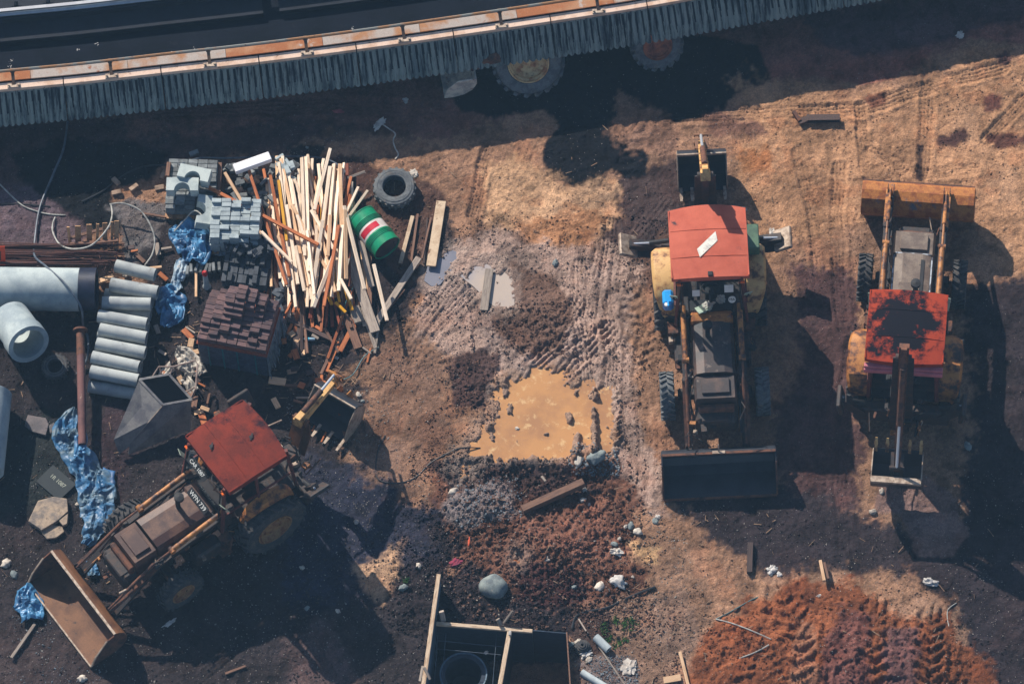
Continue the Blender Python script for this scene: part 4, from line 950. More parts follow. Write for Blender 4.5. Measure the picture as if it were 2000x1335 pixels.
# ---------------- backhoe C (lower left, heading down-left)
a = G(529, 1022, .73); b_ = G(347, 1152, .47); d = b_ - a; hd = math.atan2(d.y, d.x)
pC = Vector((a.x, a.y, 0)) + Vector((math.sin(hd), -math.cos(hd), 0)) * .95
Cc = backhoe('backhoe_loader', pC, hd, 'backhoe loader with rust-red roof and brown bucket, parked slanting at the lower left',
             M['roof_c'], dict(P1=(0, -1.6, 1.7), P2=(0, -2.85, 1.5), bpos=(0, -3.0, .1), ba=R(0), bs=1.15, bw=.5, nt=4, slew=R(21), boomm=M['rustbrown'], dipm=M['yellow_pale'], fender=M['yellow'],
                              bin=M['rustbrown'], bside=M['rust'], bedge=M['edge'], bfy=3.68, bz=.05, bonnet=M['bonnet_c'], cowlm=M['bonnet_c'], holes=[(-.1, -.25), (.2, .5)], d0=-.66, d1=.72, fnar=.2, fy=.7, frub=M['rubber'], rim=M['rim'],
                              stab=[(60, .7), (14, .72)], foot=40, arm=M['dark'], link=M['rust'], ramm=M['rust'], hside=M['edge'], antenna=False, knee=(0, 2.45, 1.2)))
wsC = [c for c in Cc.children if c.name.startswith('windscreen')][0]
Tc = Tg
PL_ = Matrix.Translation((-.05, 1.08, 1.58)) @ Matrix.Rotation(PI, 4, 'Z') @ Matrix.Rotation(R(38), 4, 'X')
mb = MB(); mb.box((0, 0, -.012), (.62, .17, .012), b=.003); npl = mb.build('number_plate', M['black'], Cc); npl.matrix_local = PL_
text('registration_number', 'WFN 739', .13, M['letter'], npl, Matrix.Translation((0, 0, .002)))
PL_ = Matrix.Translation((.2, .86, 2.36)) @ Matrix.Rotation(PI, 4, 'Z') @ Matrix.Rotation(R(38), 4, 'X')
mb = MB(); mb.box((0, 0, -.012), (.62, .15, .012), b=.003); vp = mb.build('name_plate', M['black'], Cc); vp.matrix_local = PL_
text('lettering', 'CAR 1087', .11, M['letter'], vp, Matrix.Translation((0, 0, .002)))
roofC = [c for c in Cc.children if c.name.startswith('roof')][0]
text('stamped_number', 'JJG1691S.F', .09, M['letter_tan'], roofC, Matrix(((0, 0, 1, .783), (1, 0, 0, 0), (0, 1, 0, 2.61), (0, 0, 0, 1))) @ Matrix.Rotation(0, 4, 'Z'))
# ------------------------------------------------------------------ elevated track edge along the top
M['conc_dark'] = mat('stained_concrete', C(142, 152, 144), C(104, 118, 118), C(40, 50, 58), scale=2, scale3=4, thr3=(.48, .62), rough=.85, bump=.15, var=.1, stretch=(3, .35, .35))
M['algae_shade'] = mat('algae_shade_streaks', C(34, 46, 54), C(26, 36, 46), C(60, 72, 76), scale=3, scale3=5, thr3=(.58, .66), rough=.9, bump=.15, var=.1, stretch=(3, .35, .35))  # algae and rain streaks, with flute shade painted into the recesses
M['ledge'] = mat('pale_ledge', C(236, 206, 184), C(214, 178, 152), C(150, 112, 92), scale=3, scale3=8, thr3=(.6, .7), rough=.85, bump=.2, var=.12)  # pale concrete of the top ledge
M['plate'] = mat('rusty_galvanised_plate', C(204, 190, 178), C(198, 142, 98), C(170, 98, 54), scale=1.3, scale3=4, thr=(.5, .62), thr3=(.6, .7), rough=.6, bump=.15, var=.15)
M['plate2'] = mat('orange_galvanised_plate', C(206, 150, 108), C(190, 118, 70), C(212, 196, 184), scale=1.6, scale3=3, thr=(.42, .55), thr3=(.6, .66), rough=.6, bump=.15, var=.15)
M['railm'] = mat('rail_paint', C(120, 122, 118), C(146, 104, 66), C(90, 62, 48), scale=2, scale3=9, thr=(.45, .55), rough=.6, bump=.1, var=.15)
M['railpost'] = mat('rail_post_paint', C(110, 84, 64), C(84, 66, 56), scale=5, rough=.7, bump=.2, var=.2)
M['asphalt'] = mat('black_bitumen', C(18, 24, 36), C(12, 18, 28), C(26, 30, 40), scale=1.2, scale3=5, rough=.85, spec=.1, bump=.2, var=.2)
M['slab'] = mat('dark_sleeper_concrete', C(30, 36, 48), C(24, 30, 40), C(48, 46, 56), scale=2, scale3=8, thr3=(.66, .72), rough=.85, bump=.3, var=.25)
ZB, ZT = .85, 1.5
kn = [(-340, 288), (-150, 266), (0, 248), (166, 232), (333, 213), (520, 192), (706, 168), (896, 141), (1085, 113), (1271, 84), (1462, 49), (1687, 8), (1900, -34), (2150, -88), (2400, -146)]
base = [G(x, y, ZB) for x, y in kn]
# smooth curve by arclength
def catmull(P, n=40):
    out = []
    for i in range(1, len(P) - 2):
        for k in range(n):
            t = k / n; a, b, c, d = P[i - 1], P[i], P[i + 1], P[i + 2]
            out.append(.5 * ((2 * b) + (c - a) * t + (2 * a - 5 * b + 4 * c - d) * t * t + (3 * b - a - 3 * c + d) * t ** 3))
    out.append(P[-2]); return out
cur = catmull(base)
S = [0.0]
for i in range(1, len(cur)): S.append(S[-1] + (cur[i] - cur[i - 1]).length)
def at(s, off=0.0, z=0.0):
    s = max(0, min(S[-1] - 1e-3, s)); i = max(0, min(len(S) - 2, int(np.searchsorted(S, s)) - 1)); t = (s - S[i]) / (S[i + 1] - S[i])
    p = cur[i].lerp(cur[i + 1], t); d = (cur[min(i + 3, len(cur) - 1)] - cur[max(i - 3, 0)]).normalized(); n = Vector((-d.y, d.x, 0))
    return Vector((p.x, p.y, 0)) + n * off + Vector((0, 0, z))
def s_of(px, py):
    q = G(px, py, ZB); return min(range(len(cur)), key=lambda i: (cur[i].xy - q.xy).length)
def s_at(px):
    j = min(range(len(cur)), key=lambda i: abs(1000 + FPX * ((cur[i] - CAM).dot(Rv)) / ((cur[i] - CAM).dot(Fv)) - px)); return S[j]
PITCH = s_at(895) - s_at(705)
j0 = s_at(133)
def ribbon(mb, s0, s1, prof, ds=.3):
    """sweep a closed (off,z) section along the curve"""
    n = max(2, int((s1 - s0) / ds) + 1); vs = []; fs = []; m = len(prof)
    for i in range(n):
        s = s0 + (s1 - s0) * i / (n - 1)
        for o_, z in prof: vs.append(at(s, o_, z))
    for i in range(n - 1):
        for k in range(m):
            k2 = (k + 1) % m; fs.append((i * m + k, i * m + k2, (i + 1) * m + k2, (i + 1) * m + k))
    fs.append(list(range(m))[::-1]); fs.append([(n - 1) * m + k for k in range(m)]); mb.add(vs, fs); return mb
DEP = .53
npan = 0; k = 0; i0 = int((j0 - .5) // PITCH)
sA = j0 - i0 * PITCH - PITCH
npan = 0
while sA < S[-1] - PITCH:
    s0, s1 = sA + .012, sA + PITCH - .012
    e = empty('parapet_panel', at((s0 + s1) / 2, 0, ZB), 0)
    inv = Matrix.Translation(-e.location)
    mb = MB(); nx_ = 150; nz = 10; vs = []; fs = []; FL = []; mi = []
    for i in range(nx_ + 1):
        s = s0 + (s1 - s0) * i / nx_
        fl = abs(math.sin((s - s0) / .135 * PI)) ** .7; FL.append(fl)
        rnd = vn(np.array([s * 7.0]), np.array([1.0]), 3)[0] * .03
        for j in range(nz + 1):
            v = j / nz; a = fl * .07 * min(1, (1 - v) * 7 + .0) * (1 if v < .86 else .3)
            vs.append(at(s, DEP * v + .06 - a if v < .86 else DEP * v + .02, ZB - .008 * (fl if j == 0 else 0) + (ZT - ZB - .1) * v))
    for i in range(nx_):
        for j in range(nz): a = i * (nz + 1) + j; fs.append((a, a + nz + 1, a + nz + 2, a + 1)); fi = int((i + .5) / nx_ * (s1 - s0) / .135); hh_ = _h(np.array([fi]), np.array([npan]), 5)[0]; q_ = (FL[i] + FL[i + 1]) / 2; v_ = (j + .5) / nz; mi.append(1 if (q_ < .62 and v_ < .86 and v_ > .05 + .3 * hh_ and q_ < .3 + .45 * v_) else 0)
    mb.add(vs, fs, inv, True)
    mb2 = MB(); ribbon(mb2, s0, s1, [(.14, ZB + .02), (DEP + .06, ZT - .1), (DEP + .16, ZT - .1), (DEP + .16, ZT - .26), (.24, ZB)]); mb.add([v for v in mb2.v], mb2.f, inv)
    f = mb.build('fluted_face', [M['conc_dark'], M['algae_shade']], e, ang=50); f.data.polygons.foreach_set('material_index', mi + [0] * (len(f.data.polygons) - len(mi)))
    mb2 = MB(); ribbon(mb2, s0, s1, [(DEP - .03, ZT - .1), (DEP - .03, ZT), (DEP + .115, ZT + .005), (DEP + .115, ZT - .1)]); mb = MB(); mb.add(mb2.v, mb2.f, inv)
    mb.build('ledge', M['ledge'], e)
    npan += 1; tag(e, 'fluted grey concrete parapet panel with pale top ledge, %s from the left along the track' % nth(npan), 'parapet panel', 'fluted concrete parapet panels')
    sA += PITCH
# trough cover plates
sA = s_at(70) - PITCH * 3; kk = 0
while sA < S[-1] - PITCH:
    mb = MB(); ribbon(mb, sA + .004, sA + PITCH - .004, [(DEP + .19, ZT - .06), (DEP + .19, ZT - .03), (DEP + .43, ZT + .02), (DEP + .43, ZT - .02)])
    kk += 1; o = mb.build('cover_plate', M['plate'] if kk % 3 else M['plate2'])
    tag(o, 'rust-streaked metal cover plate under the handrail, %s from the left' % nth(kk), 'cover plate', 'rusty cover plates along the parapet'); sA += PITCH
rail = empty('handrail', at(s_at(800), DEP + .05, ZT), 0, 'long weathered pipe handrail running along the top of the concrete parapet', 'handrail')
inv = Matrix.Translation(-rail.location)
mb = MB(); n = 150; mb.tube([at(.2 + (S[-1] - .4) * i / n, DEP + .31, ZT + .16) for i in range(n + 1)], .034, 8, inv); mb.build('rail', M['railm'], rail)
sA = s_at(38) - PITCH * 2
while sA < S[-1] - 1:
    if sA > .3:
        c = at(sA, DEP + .05, ZT)
        mb = MB(); c2 = at(sA, DEP + .31, ZT + .14); mb.bar(c, c2, .065, .055, inv); mb.box(c2, (.1, .09, .09), inv, b=.02); po = mb.build('post', M['railpost'], rail)
        mb = MB(); mb.box(c + Vector((0, -.02, .014)), (.26, .09, .02), inv)
        for dx in (-.1, .1): mb.lathe([(0, .05), (.02, .05), (.02, 0)], 8, inv @ Matrix.Translation(c + Vector((dx, -.02, .014))))
        mb.build('bracket', M['edge'], po)
    sA += PITCH
# deck
mb = MB(); ribbon(mb, 0, S[-1], [(DEP + .44, ZT - .55), (DEP + .44, ZT - .42), (DEP + 14, ZT - .42), (DEP + 14, ZT - .55)]); o = mb.build('track_bed', M['asphalt']); o['kind'] = 'structure'
mb = MB(); ribbon(mb, 0, S[-1], [(DEP + .119, ZT - .5), (DEP + .119, ZT - .07), (DEP + .436, ZT - .07), (DEP + .436, ZT - .5)]); tag(mb.build('cable_trough', M['asphalt']), 'black cable trough running under the rusty cover plates', 'cable trough')
def deck_s(px, py, z):
    """(s, off) of a deck point at photo pixel"""
    q = G(px, py, z); j = min(range(len(cur)), key=lambda i: (cur[i].xy - q.xy).length); return S[j], (cur[j].xy - q.xy).length
zt = ZT - .42
s_gapL, offK = deck_s(515, 33, zt); s_gapR, _ = deck_s(545, 33, zt)
_, off0 = deck_s(2, 91, zt)
for idx, (s0, s1, lb) in enumerate(((.3, s_gapL, 'left'), (s_gapR, S[-1] - 1, 'right'))):
    e = empty('track_slab', at((s0 + s1) / 2, off0, zt), 0, 'dark concrete track slab on the %s side of the narrow gap behind the handrail' % lb, 'track slab', 'concrete track slabs')
    inv = Matrix.Translation(-e.location); mb2 = MB()
    ribbon(mb2, s0, s1, [(offK, zt), (offK, zt + .14), (offK + .42, zt + .16), (offK + .42, zt + .3), (offK + 2.6, zt + .32), (offK + 2.6, zt)])
    mb = MB(); mb.add(mb2.v, mb2.f, inv); mb.build('slab', M['slab'], e)
    s = s0 + .5
    while s < min(s1 - .3, s0 + 22):
        mb = MB(); c = at(s, offK + .62, zt + .34); mb.box(c, (.22, .16, .06), inv, b=.015); mb.box(c + Vector((0, .1, .04)), (.08, .12, .08), inv, b=.02); mb.box(c + Vector((.04, -.05, .04)), (.05, .05, .05), inv)
        mb.build('rail_clip', M['asphalt'], e); s += .66
s_r, off_r = deck_s(2, 20, zt + .5)
mb = MB(); ribbon(mb, .3, S[-1] - 1, [(off_r - .06, zt + .33), (off_r - .06, zt + .35), (off_r - .012, zt + .37), (off_r - .012, zt + .45), (off_r - .035, zt + .46), (off_r - .035, zt + .5), (off_r + .035, zt + .5), (off_r + .035, zt + .46), (off_r + .012, zt + .45), (off_r + .012, zt + .37), (off_r + .06, zt + .35), (off_r + .06, zt + .33)], ds=.5)
tag(mb.build('train_rail', mat('polished_rail', C(238, 236, 232), C(224, 222, 220), scale=3, rough=.28, metal=.9, bump=0, var=.03)), 'polished steel train rail gleaming at the top left corner', 'train rail')
# white drips on bed
M['droppings'] = mat('white_droppings', C(190, 190, 190), C(150, 150, 152), scale=30, rough=.9, bump=0, var=.2)
rr = random.Random(11); mb = MB()
for (x, y, sx_, sy_, n) in ((20, 130, 6, 14, 26), (70, 142, 3, 12, 20), (340, 113, 8, 12, 34), (379, 106, 2, 14, 22), (688, 66, 2, 16, 26), (110, 134, 6, 6, 10), (190, 86, 5, 4, 8), (995, 20, 3, 10, 12), (152, 95, 3, 4, 6)):
    for k in range(n):
        q = G(x + rr.gauss(0, sx_ * .5), y + rr.uniform(-sy_, sy_), zt) ; r_ = rr.uniform(.004, .014)
        mb.lathe([(0, .003), (r_, 0)], 6, Matrix.Translation((q.x, q.y, zt + .003)))
tag(mb.build('bird_droppings', M['droppings']), 'scattered white bird droppings on the black track bed', 'droppings', kind='stuff')

# ------------------------------------------------------------------ machine half hidden below the track edge
e = empty('derelict_loader', G(1150, 190), 0, 'derelict loader half hidden under the concrete track edge, big tyre and small bucket showing', 'loader')
inv = e.matrix_basis.inverted()
import mathutils
inv = Matrix.Translation(-e.location)
M['rim_pale'] = mat('pale_yellow_rim', C(240, 206, 150), C(196, 132, 84), C(110, 70, 54), scale=5, scale3=9, rough=.6, bump=.2, var=.2)
M['rim_r2'] = mat('orange_rust_rim', C(190, 110, 76), C(140, 80, 60), scale=6, rough=.7, bump=.2, var=.2)
def dwheel(px, py, rad, wd, rimm, lug, yaw, lean=37):
    s_w = s_at(px); hub = at(s_w, .2, rad * math.cos(R(lean))); tt = at(s_w + .3, 0, 0) - at(s_w - .3, 0, 0)
    w_ = bpy.data.objects.new('wheel', None); col.objects.link(w_); w_.parent = e; w_.location = inv @ hub
    w_.rotation_euler = (0, 0, math.atan2(tt.y, tt.x) + R(yaw))
    T = Matrix.Rotation(R(90 - lean), 4, 'X')  # axle pointing to -Y (towards viewer) and up
    rr_ = rad * .6; h = wd / 2; mb = MB()
    mb.lathe([(rr_, -h * .8), (rad * .75, -h), (rad * .93, -h * .9), (rad * .975, -h * .5), (rad * .975, h * .5), (rad * .93, h * .9), (rad * .75, h), (rr_ * 1.05, h * .92), (rr_, h * .8)], 44, T)
    for k in range(lug):
        for sg in (-1, 1):
            a = 2 * PI * (k + (.5 if sg > 0 else 0)) / lug; a2 = a + 2 * PI / lug * .5
            mb.bar((rad * math.cos(a), rad * math.sin(a), sg * h * .95), (rad * 1.01 * math.cos(a2), rad * 1.01 * math.sin(a2), sg * h * .05), .08, .07, T, up=(math.cos(a), math.sin(a), 0))
    mb.build('tyre', M['rubber_dusty'], w_)
    mb = MB(); mb.lathe([(rr_, h * .9), (rr_ * .95, h * .94), (rr_ * .93, h * .6), (rr_ * .86, h * .56), (rr_ * .82, h * .2), (rr_ * .7, h * .12), (rr_ * .62, h * .0), (rr_ * .3, h * .0), (rr_ * .26, h * .15), (rr_ * .12, h * .2), (0, h * .2)], 40, T)
    for k in range(8):
        a = 2 * PI * k / 8; mb.lathe([(.03, 0), (.03, .03), (0, .04)], 8, T @ Matrix.Translation((rr_ * .42 * math.cos(a), rr_ * .42 * math.sin(a), 0)))
    mb.build('rim', rimm, w_)
dwheel(1032, 126, .72, .44, M['rim_pale'], 20, -4)
dwheel(1287, 110, .52, .3, M['rim_r2'], 18, 4)
mb = MB(); c = at(s_at(1160), .75, .5); mb.box(c + Vector((0, .1, 0)), (3.6, .7, .4), inv, rot=(0, 0, .13), b=.05); mb.box(c + Vector((.9, .2, .15)), (1.1, .6, .4), inv, rot=(0, 0, .13), b=.06); mb.build('chassis', M['dark'], e)
Tb = Matrix.Translation(G(898, 196, .0)) @ Matrix.Rotation(R(184), 4, 'Z') 
bp2 = [(.0, .02), (.2, .0), (.42, .06), (.6, .2), (.7, .42), (.7, .6)]
mb = MB(); Mx = inv @ Matrix.Translation(G(868, 192, .05)) @ Matrix.Rotation(R(5), 4, 'Z') @ Matrix(((0, 1, 0, 0), (1, 0, 0, 0), (0, 0, 1, 0), (0, 0, 0, 1)))
mb.strip(bp2, .03, 0, .62, Mx); Ts = Mx @ Matrix(((0, 0, 1, .6), (1, 0, 0, 0), (0, 1, 0, 0), (0, 0, 0, 1))); mb.prism(bp2 + [(.3, .6), (.05, .3)], .025, Ts); Ts = Mx @ Matrix(((0, 0, 1, -.01), (1, 0, 0, 0), (0, 1, 0, 0), (0, 0, 0, 1))); mb.prism(bp2 + [(.3, .6), (.05, .3)], .025, Ts)
mb.build('bucket', mat('pale_worn_bucket', C(236, 226, 208), C(180, 174, 166), C(150, 100, 70), scale=5, rough=.6, bump=.2, var=.2), e)
mb = MB(); mb.bar(Mx @ Vector((.3, .6, .62)), Mx @ Vector((.2, 1.2, 1.0)), .14, .18); mb.build('arm', M['rust'], e)
# ------------------------------------------------------------------ yard goods
M['pav_red'] = mat('red_brown_paver', C(110, 84, 82), C(90, 72, 76), C(154, 130, 118), scale=5, scale3=16, thr3=(.64, .72), rough=.85, bump=.25, var=.2, tint=.3)
M['pav_grey'] = mat('light_grey_paver', C(172, 184, 186), C(150, 162, 166), C(200, 208, 208), scale=5, scale3=16, thr3=(.66, .74), rough=.85, bump=.25, var=.12, tint=.12)
M['pav_char'] = mat('charcoal_paver', C(74, 80, 88), C(60, 66, 74), C(120, 122, 124), scale=5, scale3=20, thr3=(.66, .72), rough=.8, bump=.25, var=.2, tint=.3)
M['pav_mid'] = mat('mid_grey_paver', C(128, 134, 136), C(100, 104, 106), C(90, 78, 72), scale=5, scale3=12, thr3=(.6, .7), rough=.85, bump=.25, var=.15, tint=.35)
M['pav_tan'] = mat('dusty_tan_block', C(176, 150, 128), C(140, 116, 98), scale=6, rough=.9, bump=.3, var=.15, tint=.2)
M['conc'] = mat('pale_concrete', C(196, 206, 202), C(168, 180, 180), C(110, 116, 118), scale=2.5, scale3=8, thr3=(.62, .74), rough=.85, bump=.2, var=.1)
M['conc_pipe'] = mat('grey_pipe_concrete', C(180, 186, 184), C(154, 160, 162), C(112, 102, 90), scale=2.2, scale3=5, thr3=(.6, .76), rough=.8, bump=.15, var=.1, tint=.08)
M['conc_big'] = mat('large_pipe_concrete', C(180, 192, 192), C(146, 160, 166), C(84, 92, 100), scale=1.3, scale3=3, thr3=(.6, .8), rough=.75, bump=.12, var=.1)
M['bitumen'] = mat('bitumen_band', C(40, 46, 66), C(30, 36, 54), C(90, 96, 110), scale=6, scale3=12, thr3=(.68, .74), rough=.4, bump=.2, var=.2)
def wood(n, a, b, c=None, **k): return mat(n, a, b, c, scale=3, scale3=7, thr3=(.64, .74), rough=.75, bump=.2, bscale=30, var=.14, tint=.22, stretch=(14, 14, 1.2), **k)
M['w_pale'] = wood('pale_pine', C(250, 230, 206), C(234, 206, 176))
M['w_tan'] = wood('tan_pine', C(228, 190, 152), C(208, 166, 126))
M['w_orange'] = wood('orange_hardwood', C(190, 112, 62), C(158, 84, 48))
M['w_red'] = wood('red_hardwood', C(142, 70, 44), C(118, 58, 40))
M['w_yellow'] = wood('yellow_painted_wood', C(226, 166, 26), C(200, 138, 24))
M['w_grey'] = wood('weathered_grey_wood', C(170, 156, 142), C(140, 126, 116), C(100, 86, 78))
M['w_brown'] = wood('old_brown_wood', C(132, 96, 76), C(104, 74, 62), C(72, 54, 50))
M['w_dark'] = wood('dark_old_wood', C(84, 64, 58), C(64, 50, 50))
M['w_dirty'] = mat('mud_stained_plank', C(214, 190, 160), C(190, 162, 132), C(112, 76, 54), scale=3, scale3=5, thr3=(.55, .64), rough=.8, bump=.25, var=.12)
M['foam'] = mat('white_foam', C(250, 248, 250), rough=.7, bump=.1, var=.03)
M['tarp'] = mat('blue_tarpaulin', C(78, 138, 182), C(44, 88, 130), C(160, 184, 200), scale=2.5, scale3=4, thr3=(.66, .8), rough=.4, bump=.3, bscale=14, var=.12, spec=.5)
M['tarp_grey'] = mat('faded_tarpaulin', C(150, 170, 184), C(96, 130, 160), C(200, 190, 180), scale=4, scale3=7, thr3=(.56, .7), rough=.5, bump=.3, bscale=14, var=.15)
M['tarp_dirty'] = mat('dirty_blue_tarpaulin', C(56, 108, 150), C(96, 120, 136), C(164, 146, 126), scale=3, scale3=6, thr3=(.64, .76), rough=.45, bump=.3, bscale=14, var=.2)
M['sack'] = mat('dirty_white_sack', C(206, 200, 188), C(150, 142, 134), C(104, 92, 86), scale=6, scale3=9, thr3=(.58, .68), rough=.8, bump=.3, bscale=20, var=.15)
M['film'] = mat('wrap_film', C(120, 140, 156), C(60, 76, 96), C(190, 204, 214), scale=8, scale3=16, thr3=(.6, .7), rough=.3, bump=.4, bscale=20, var=.2, stretch=(3, 3, .5))
M['bluewrap'] = mat('wrapped_blocks', C(70, 84, 106), C(54, 66, 86), C(96, 108, 126), scale=6, scale3=9, rough=.5, bump=.2, var=.15)
M['teal'] = mat('teal_strap', C(26, 120, 128), C(20, 96, 108), scale=8, rough=.5, bump=0, var=.1)
M['hopperm'] = mat('worn_hopper_steel', C(132, 130, 128), C(98, 98, 104), C(150, 146, 138), scale=3, scale3=5, thr3=(.58, .72), rough=.7, bump=.3, var=.2)
M['cable'] = mat('grey_cable', C(92, 104, 118), C(70, 82, 96), scale=8, rough=.5, bump=0, var=.1)
M['cable_l'] = mat('pale_conduit', C(176, 176, 170), C(140, 140, 136), scale=8, rough=.5, bump=0, var=.1)
M['cable_b'] = mat('black_hose', C(34, 40, 48), C(44, 46, 50), scale=8, rough=.5, bump=0, var=.1)
M['rebar'] = mat('rusty_rebar', C(96, 58, 50), C(72, 48, 48), C(130, 84, 60), scale=9, rough=.8, bump=.2, var=.25, tint=.3)
M['slabm'] = mat('broken_slab', C(176, 156, 134), C(132, 122, 114), C(86, 76, 72), scale=4, scale3=9, thr3=(.58, .7), rough=.9, bump=.6, bscale=24, var=.25)
M['rock'] = mat('grey_rock', C(136, 146, 144), C(104, 114, 118), C(196, 184, 166), scale=5, scale3=12, thr3=(.6, .72), rough=.85, bump=.5, var=.2)
M['rockpale'] = mat('pale_rubble', C(206, 196, 182), C(170, 160, 150), C(120, 104, 96), scale=8, scale3=14, rough=.9, bump=.4, var=.2, tint=.2)
M['whitep'] = mat('white_plastic', C(206, 202, 196), C(164, 160, 156), scale=12, rough=.5, bump=.2, var=.08)
M['sign'] = mat('orange_sign', C(214, 70, 28), C(196, 62, 28), scale=6, rough=.5, bump=0, var=.06)
M['pallet'] = wood('pallet_wood', C(196, 152, 112), C(164, 122, 90), C(104, 76, 62))
M['formply'] = mat('black_form_board', C(40, 52, 66), C(52, 66, 82), C(110, 122, 134), scale=3, scale3=8, thr3=(.62, .8), rough=.35, bump=.05, var=.2, stretch=(2, 2, 6))
M['pvc'] = mat('grey_pvc', C(196, 206, 206), C(178, 188, 190), scale=6, rough=.45, bump=0, var=.05)
M['ringm'] = mat('dark_ring', C(46, 60, 78), C(36, 48, 64), C(110, 126, 140), scale=6, scale3=12, thr3=(.66, .74), rough=.4, bump=.1, var=.15)
M['ringedge'] = mat('ring_lip', C(122, 146, 164), C(100, 124, 144), scale=8, rough=.5, bump=0, var=.08)

def onground(o, label, cat, group=None): return tag(o, label, cat, group)
def seg_obj(name, p1, p2, w_, h_, z1, z2, m, label, cat, group=None, roll=0.0, bev=.004):
    """straight member lying with its centreline from photo px p1 (height z1) to p2 (z2); local frame for the texture"""
    a = G(p1[0], p1[1], z1); b = G(p2[0], p2[1], z2); L = (b - a).length
    mb = MB(); mb.box((0, 0, L / 2), (w_, h_, L), b=bev)
    d = (b - a).normalized(); up = Vector((0, 0, 1)); x = up.cross(d); x.normalize(); y = d.cross(x)
    if roll: x, y = x * math.cos(roll) + y * math.sin(roll), y * math.cos(roll) - x * math.sin(roll)
    o = mb.build(name, m); o.matrix_world = Matrix(((x.x, y.x, d.x, a.x), (x.y, y.y, d.y, a.y), (x.z, y.z, d.z, a.z), (0, 0, 0, 1)))
    return tag(o, label, cat, group)
def copyof(o, loc=None, rot=None):
    c = o.copy(); col.objects.link(c)
    if loc is not None: c.location = loc
    if rot is not None: c.rotation_euler = rot
    return c
def brick_proto(m, name='paver', d=(.196, .097, .062)):
    mb = MB(); mb.box((0, 0, 0), d, b=.006); me = mb.build(name, m); return me
def yaw_of(p1, p2, z=0):
    d = G(p2[0], p2[1], z) - G(p1[0], p1[1], z); return math.atan2(d.y, d.x)
rr = random.Random(21)

# ---- battens in the big pile: (x1,y1,x2,y2,material) in photo px, listed bottom to top
ST = []
def st(x1, y1, x2, y2, m, z1=None, z2=None): ST.append((x1, y1, x2, y2, m, z1, z2))
for k in range(26):   # lower layer fanning below
    x = rr.uniform(530, 690); sp = (x - 610) * .35 + rr.gauss(0, 14); y1 = rr.uniform(330, 430); y2 = rr.uniform(560, 650)
    st(x, y1, x + sp * .6 + rr.gauss(0, 14), y2, rr.choice(['w_orange', 'w_red', 'w_tan', 'w_orange', 'w_pale']))
for a in [(583, 560, 553, 625, 'w_orange'), (612, 540, 556, 664, 'w_orange'), (604, 585, 565, 664, 'w_brown'), (598, 520, 575, 650, 'w_orange'), (588, 560, 589, 690, 'w_dark'), (590, 580, 601, 690, 'w_brown'),
          (560, 620, 553, 660, 'w_dark'), (612, 520, 606, 622, 'w_red'), (618, 590, 625, 628, 'w_brown'), (640, 520, 627, 648, 'w_orange'), (634, 640, 661, 688, 'w_brown'), (645, 560, 666, 644, 'w_red'),
          (640, 590, 636, 638, 'w_red'), (655, 560, 686, 640, 'w_brown'), (690, 560, 640, 700, 'w_orange'), (675, 430, 650, 560, 'w_orange'), (678, 320, 683, 560, 'w_red'), (522, 360, 530, 560, 'w_tan'),
          (541, 305, 546, 470, 'w_tan'), (515, 330, 560, 556, 'w_orange'), (526, 348, 548, 544, 'w_pale'), (568, 345, 590, 480, 'w_red'), (575, 405, 600, 600, 'w_tan'), (593, 308, 590, 420, 'w_pale'),
          (601, 302, 614, 420, 'w_pale'), (610, 310, 600, 600, 'w_pale'), (616, 345, 585, 500, 'w_orange'), (601, 320, 640, 440, 'w_tan'), (551, 345, 570, 560, 'w_pale'), (560, 430, 575, 575, 'w_tan'),
          (612, 420, 640, 556, 'w_tan'), (620, 400, 606, 540, 'w_orange'), (632, 310, 612, 410, 'w_pale'), (660, 330, 668, 560, 'w_tan'), (640, 365, 655, 580, 'w_orange'), (631, 380, 625, 500, 'w_yellow'),
          (655, 335, 633, 570, 'w_yellow'), (650, 520, 663, 590, 'w_yellow'), (636, 560, 648, 595, 'w_yellow'), (655, 590, 675, 610, 'w_yellow'), (672, 560, 688, 606, 'w_yellow'),
          (668, 325, 647, 520, 'w_red'), (648, 350, 628, 560, 'w_red'), (686, 345, 668, 420, 'w_orange'), (684, 380, 668, 480, 'w_orange'), (700, 365, 660, 450, 'w_pale'), (718, 372, 680, 425, 'w_pale'),
          (713, 335, 678, 348, 'w_grey'), (583, 330, 588, 520, 'w_pale'), (622, 320, 640, 500, 'w_pale'), (575, 350, 612, 460, 'w_pale'), (565, 370, 598, 470, 'w_tan'), (590, 350, 620, 430, 'w_pale'),
          (543, 460, 580, 556, 'w_tan'), (557, 480, 553, 560, 'w_pale'), (618, 440, 617, 560, 'w_pale'), (655, 520, 665, 550, 'w_tan'), (605, 480, 570, 560, 'w_tan'), (640, 440, 620, 600, 'w_orange'),
          (653, 475, 648, 580, 'w_pale'), (590, 430, 608, 585, 'w_pale'), (563, 330, 574, 400, 'w_pale'), (672, 318, 652, 480, 'w_pale'), (651, 322, 660, 560, 'w_pale')]:
    st(*a)
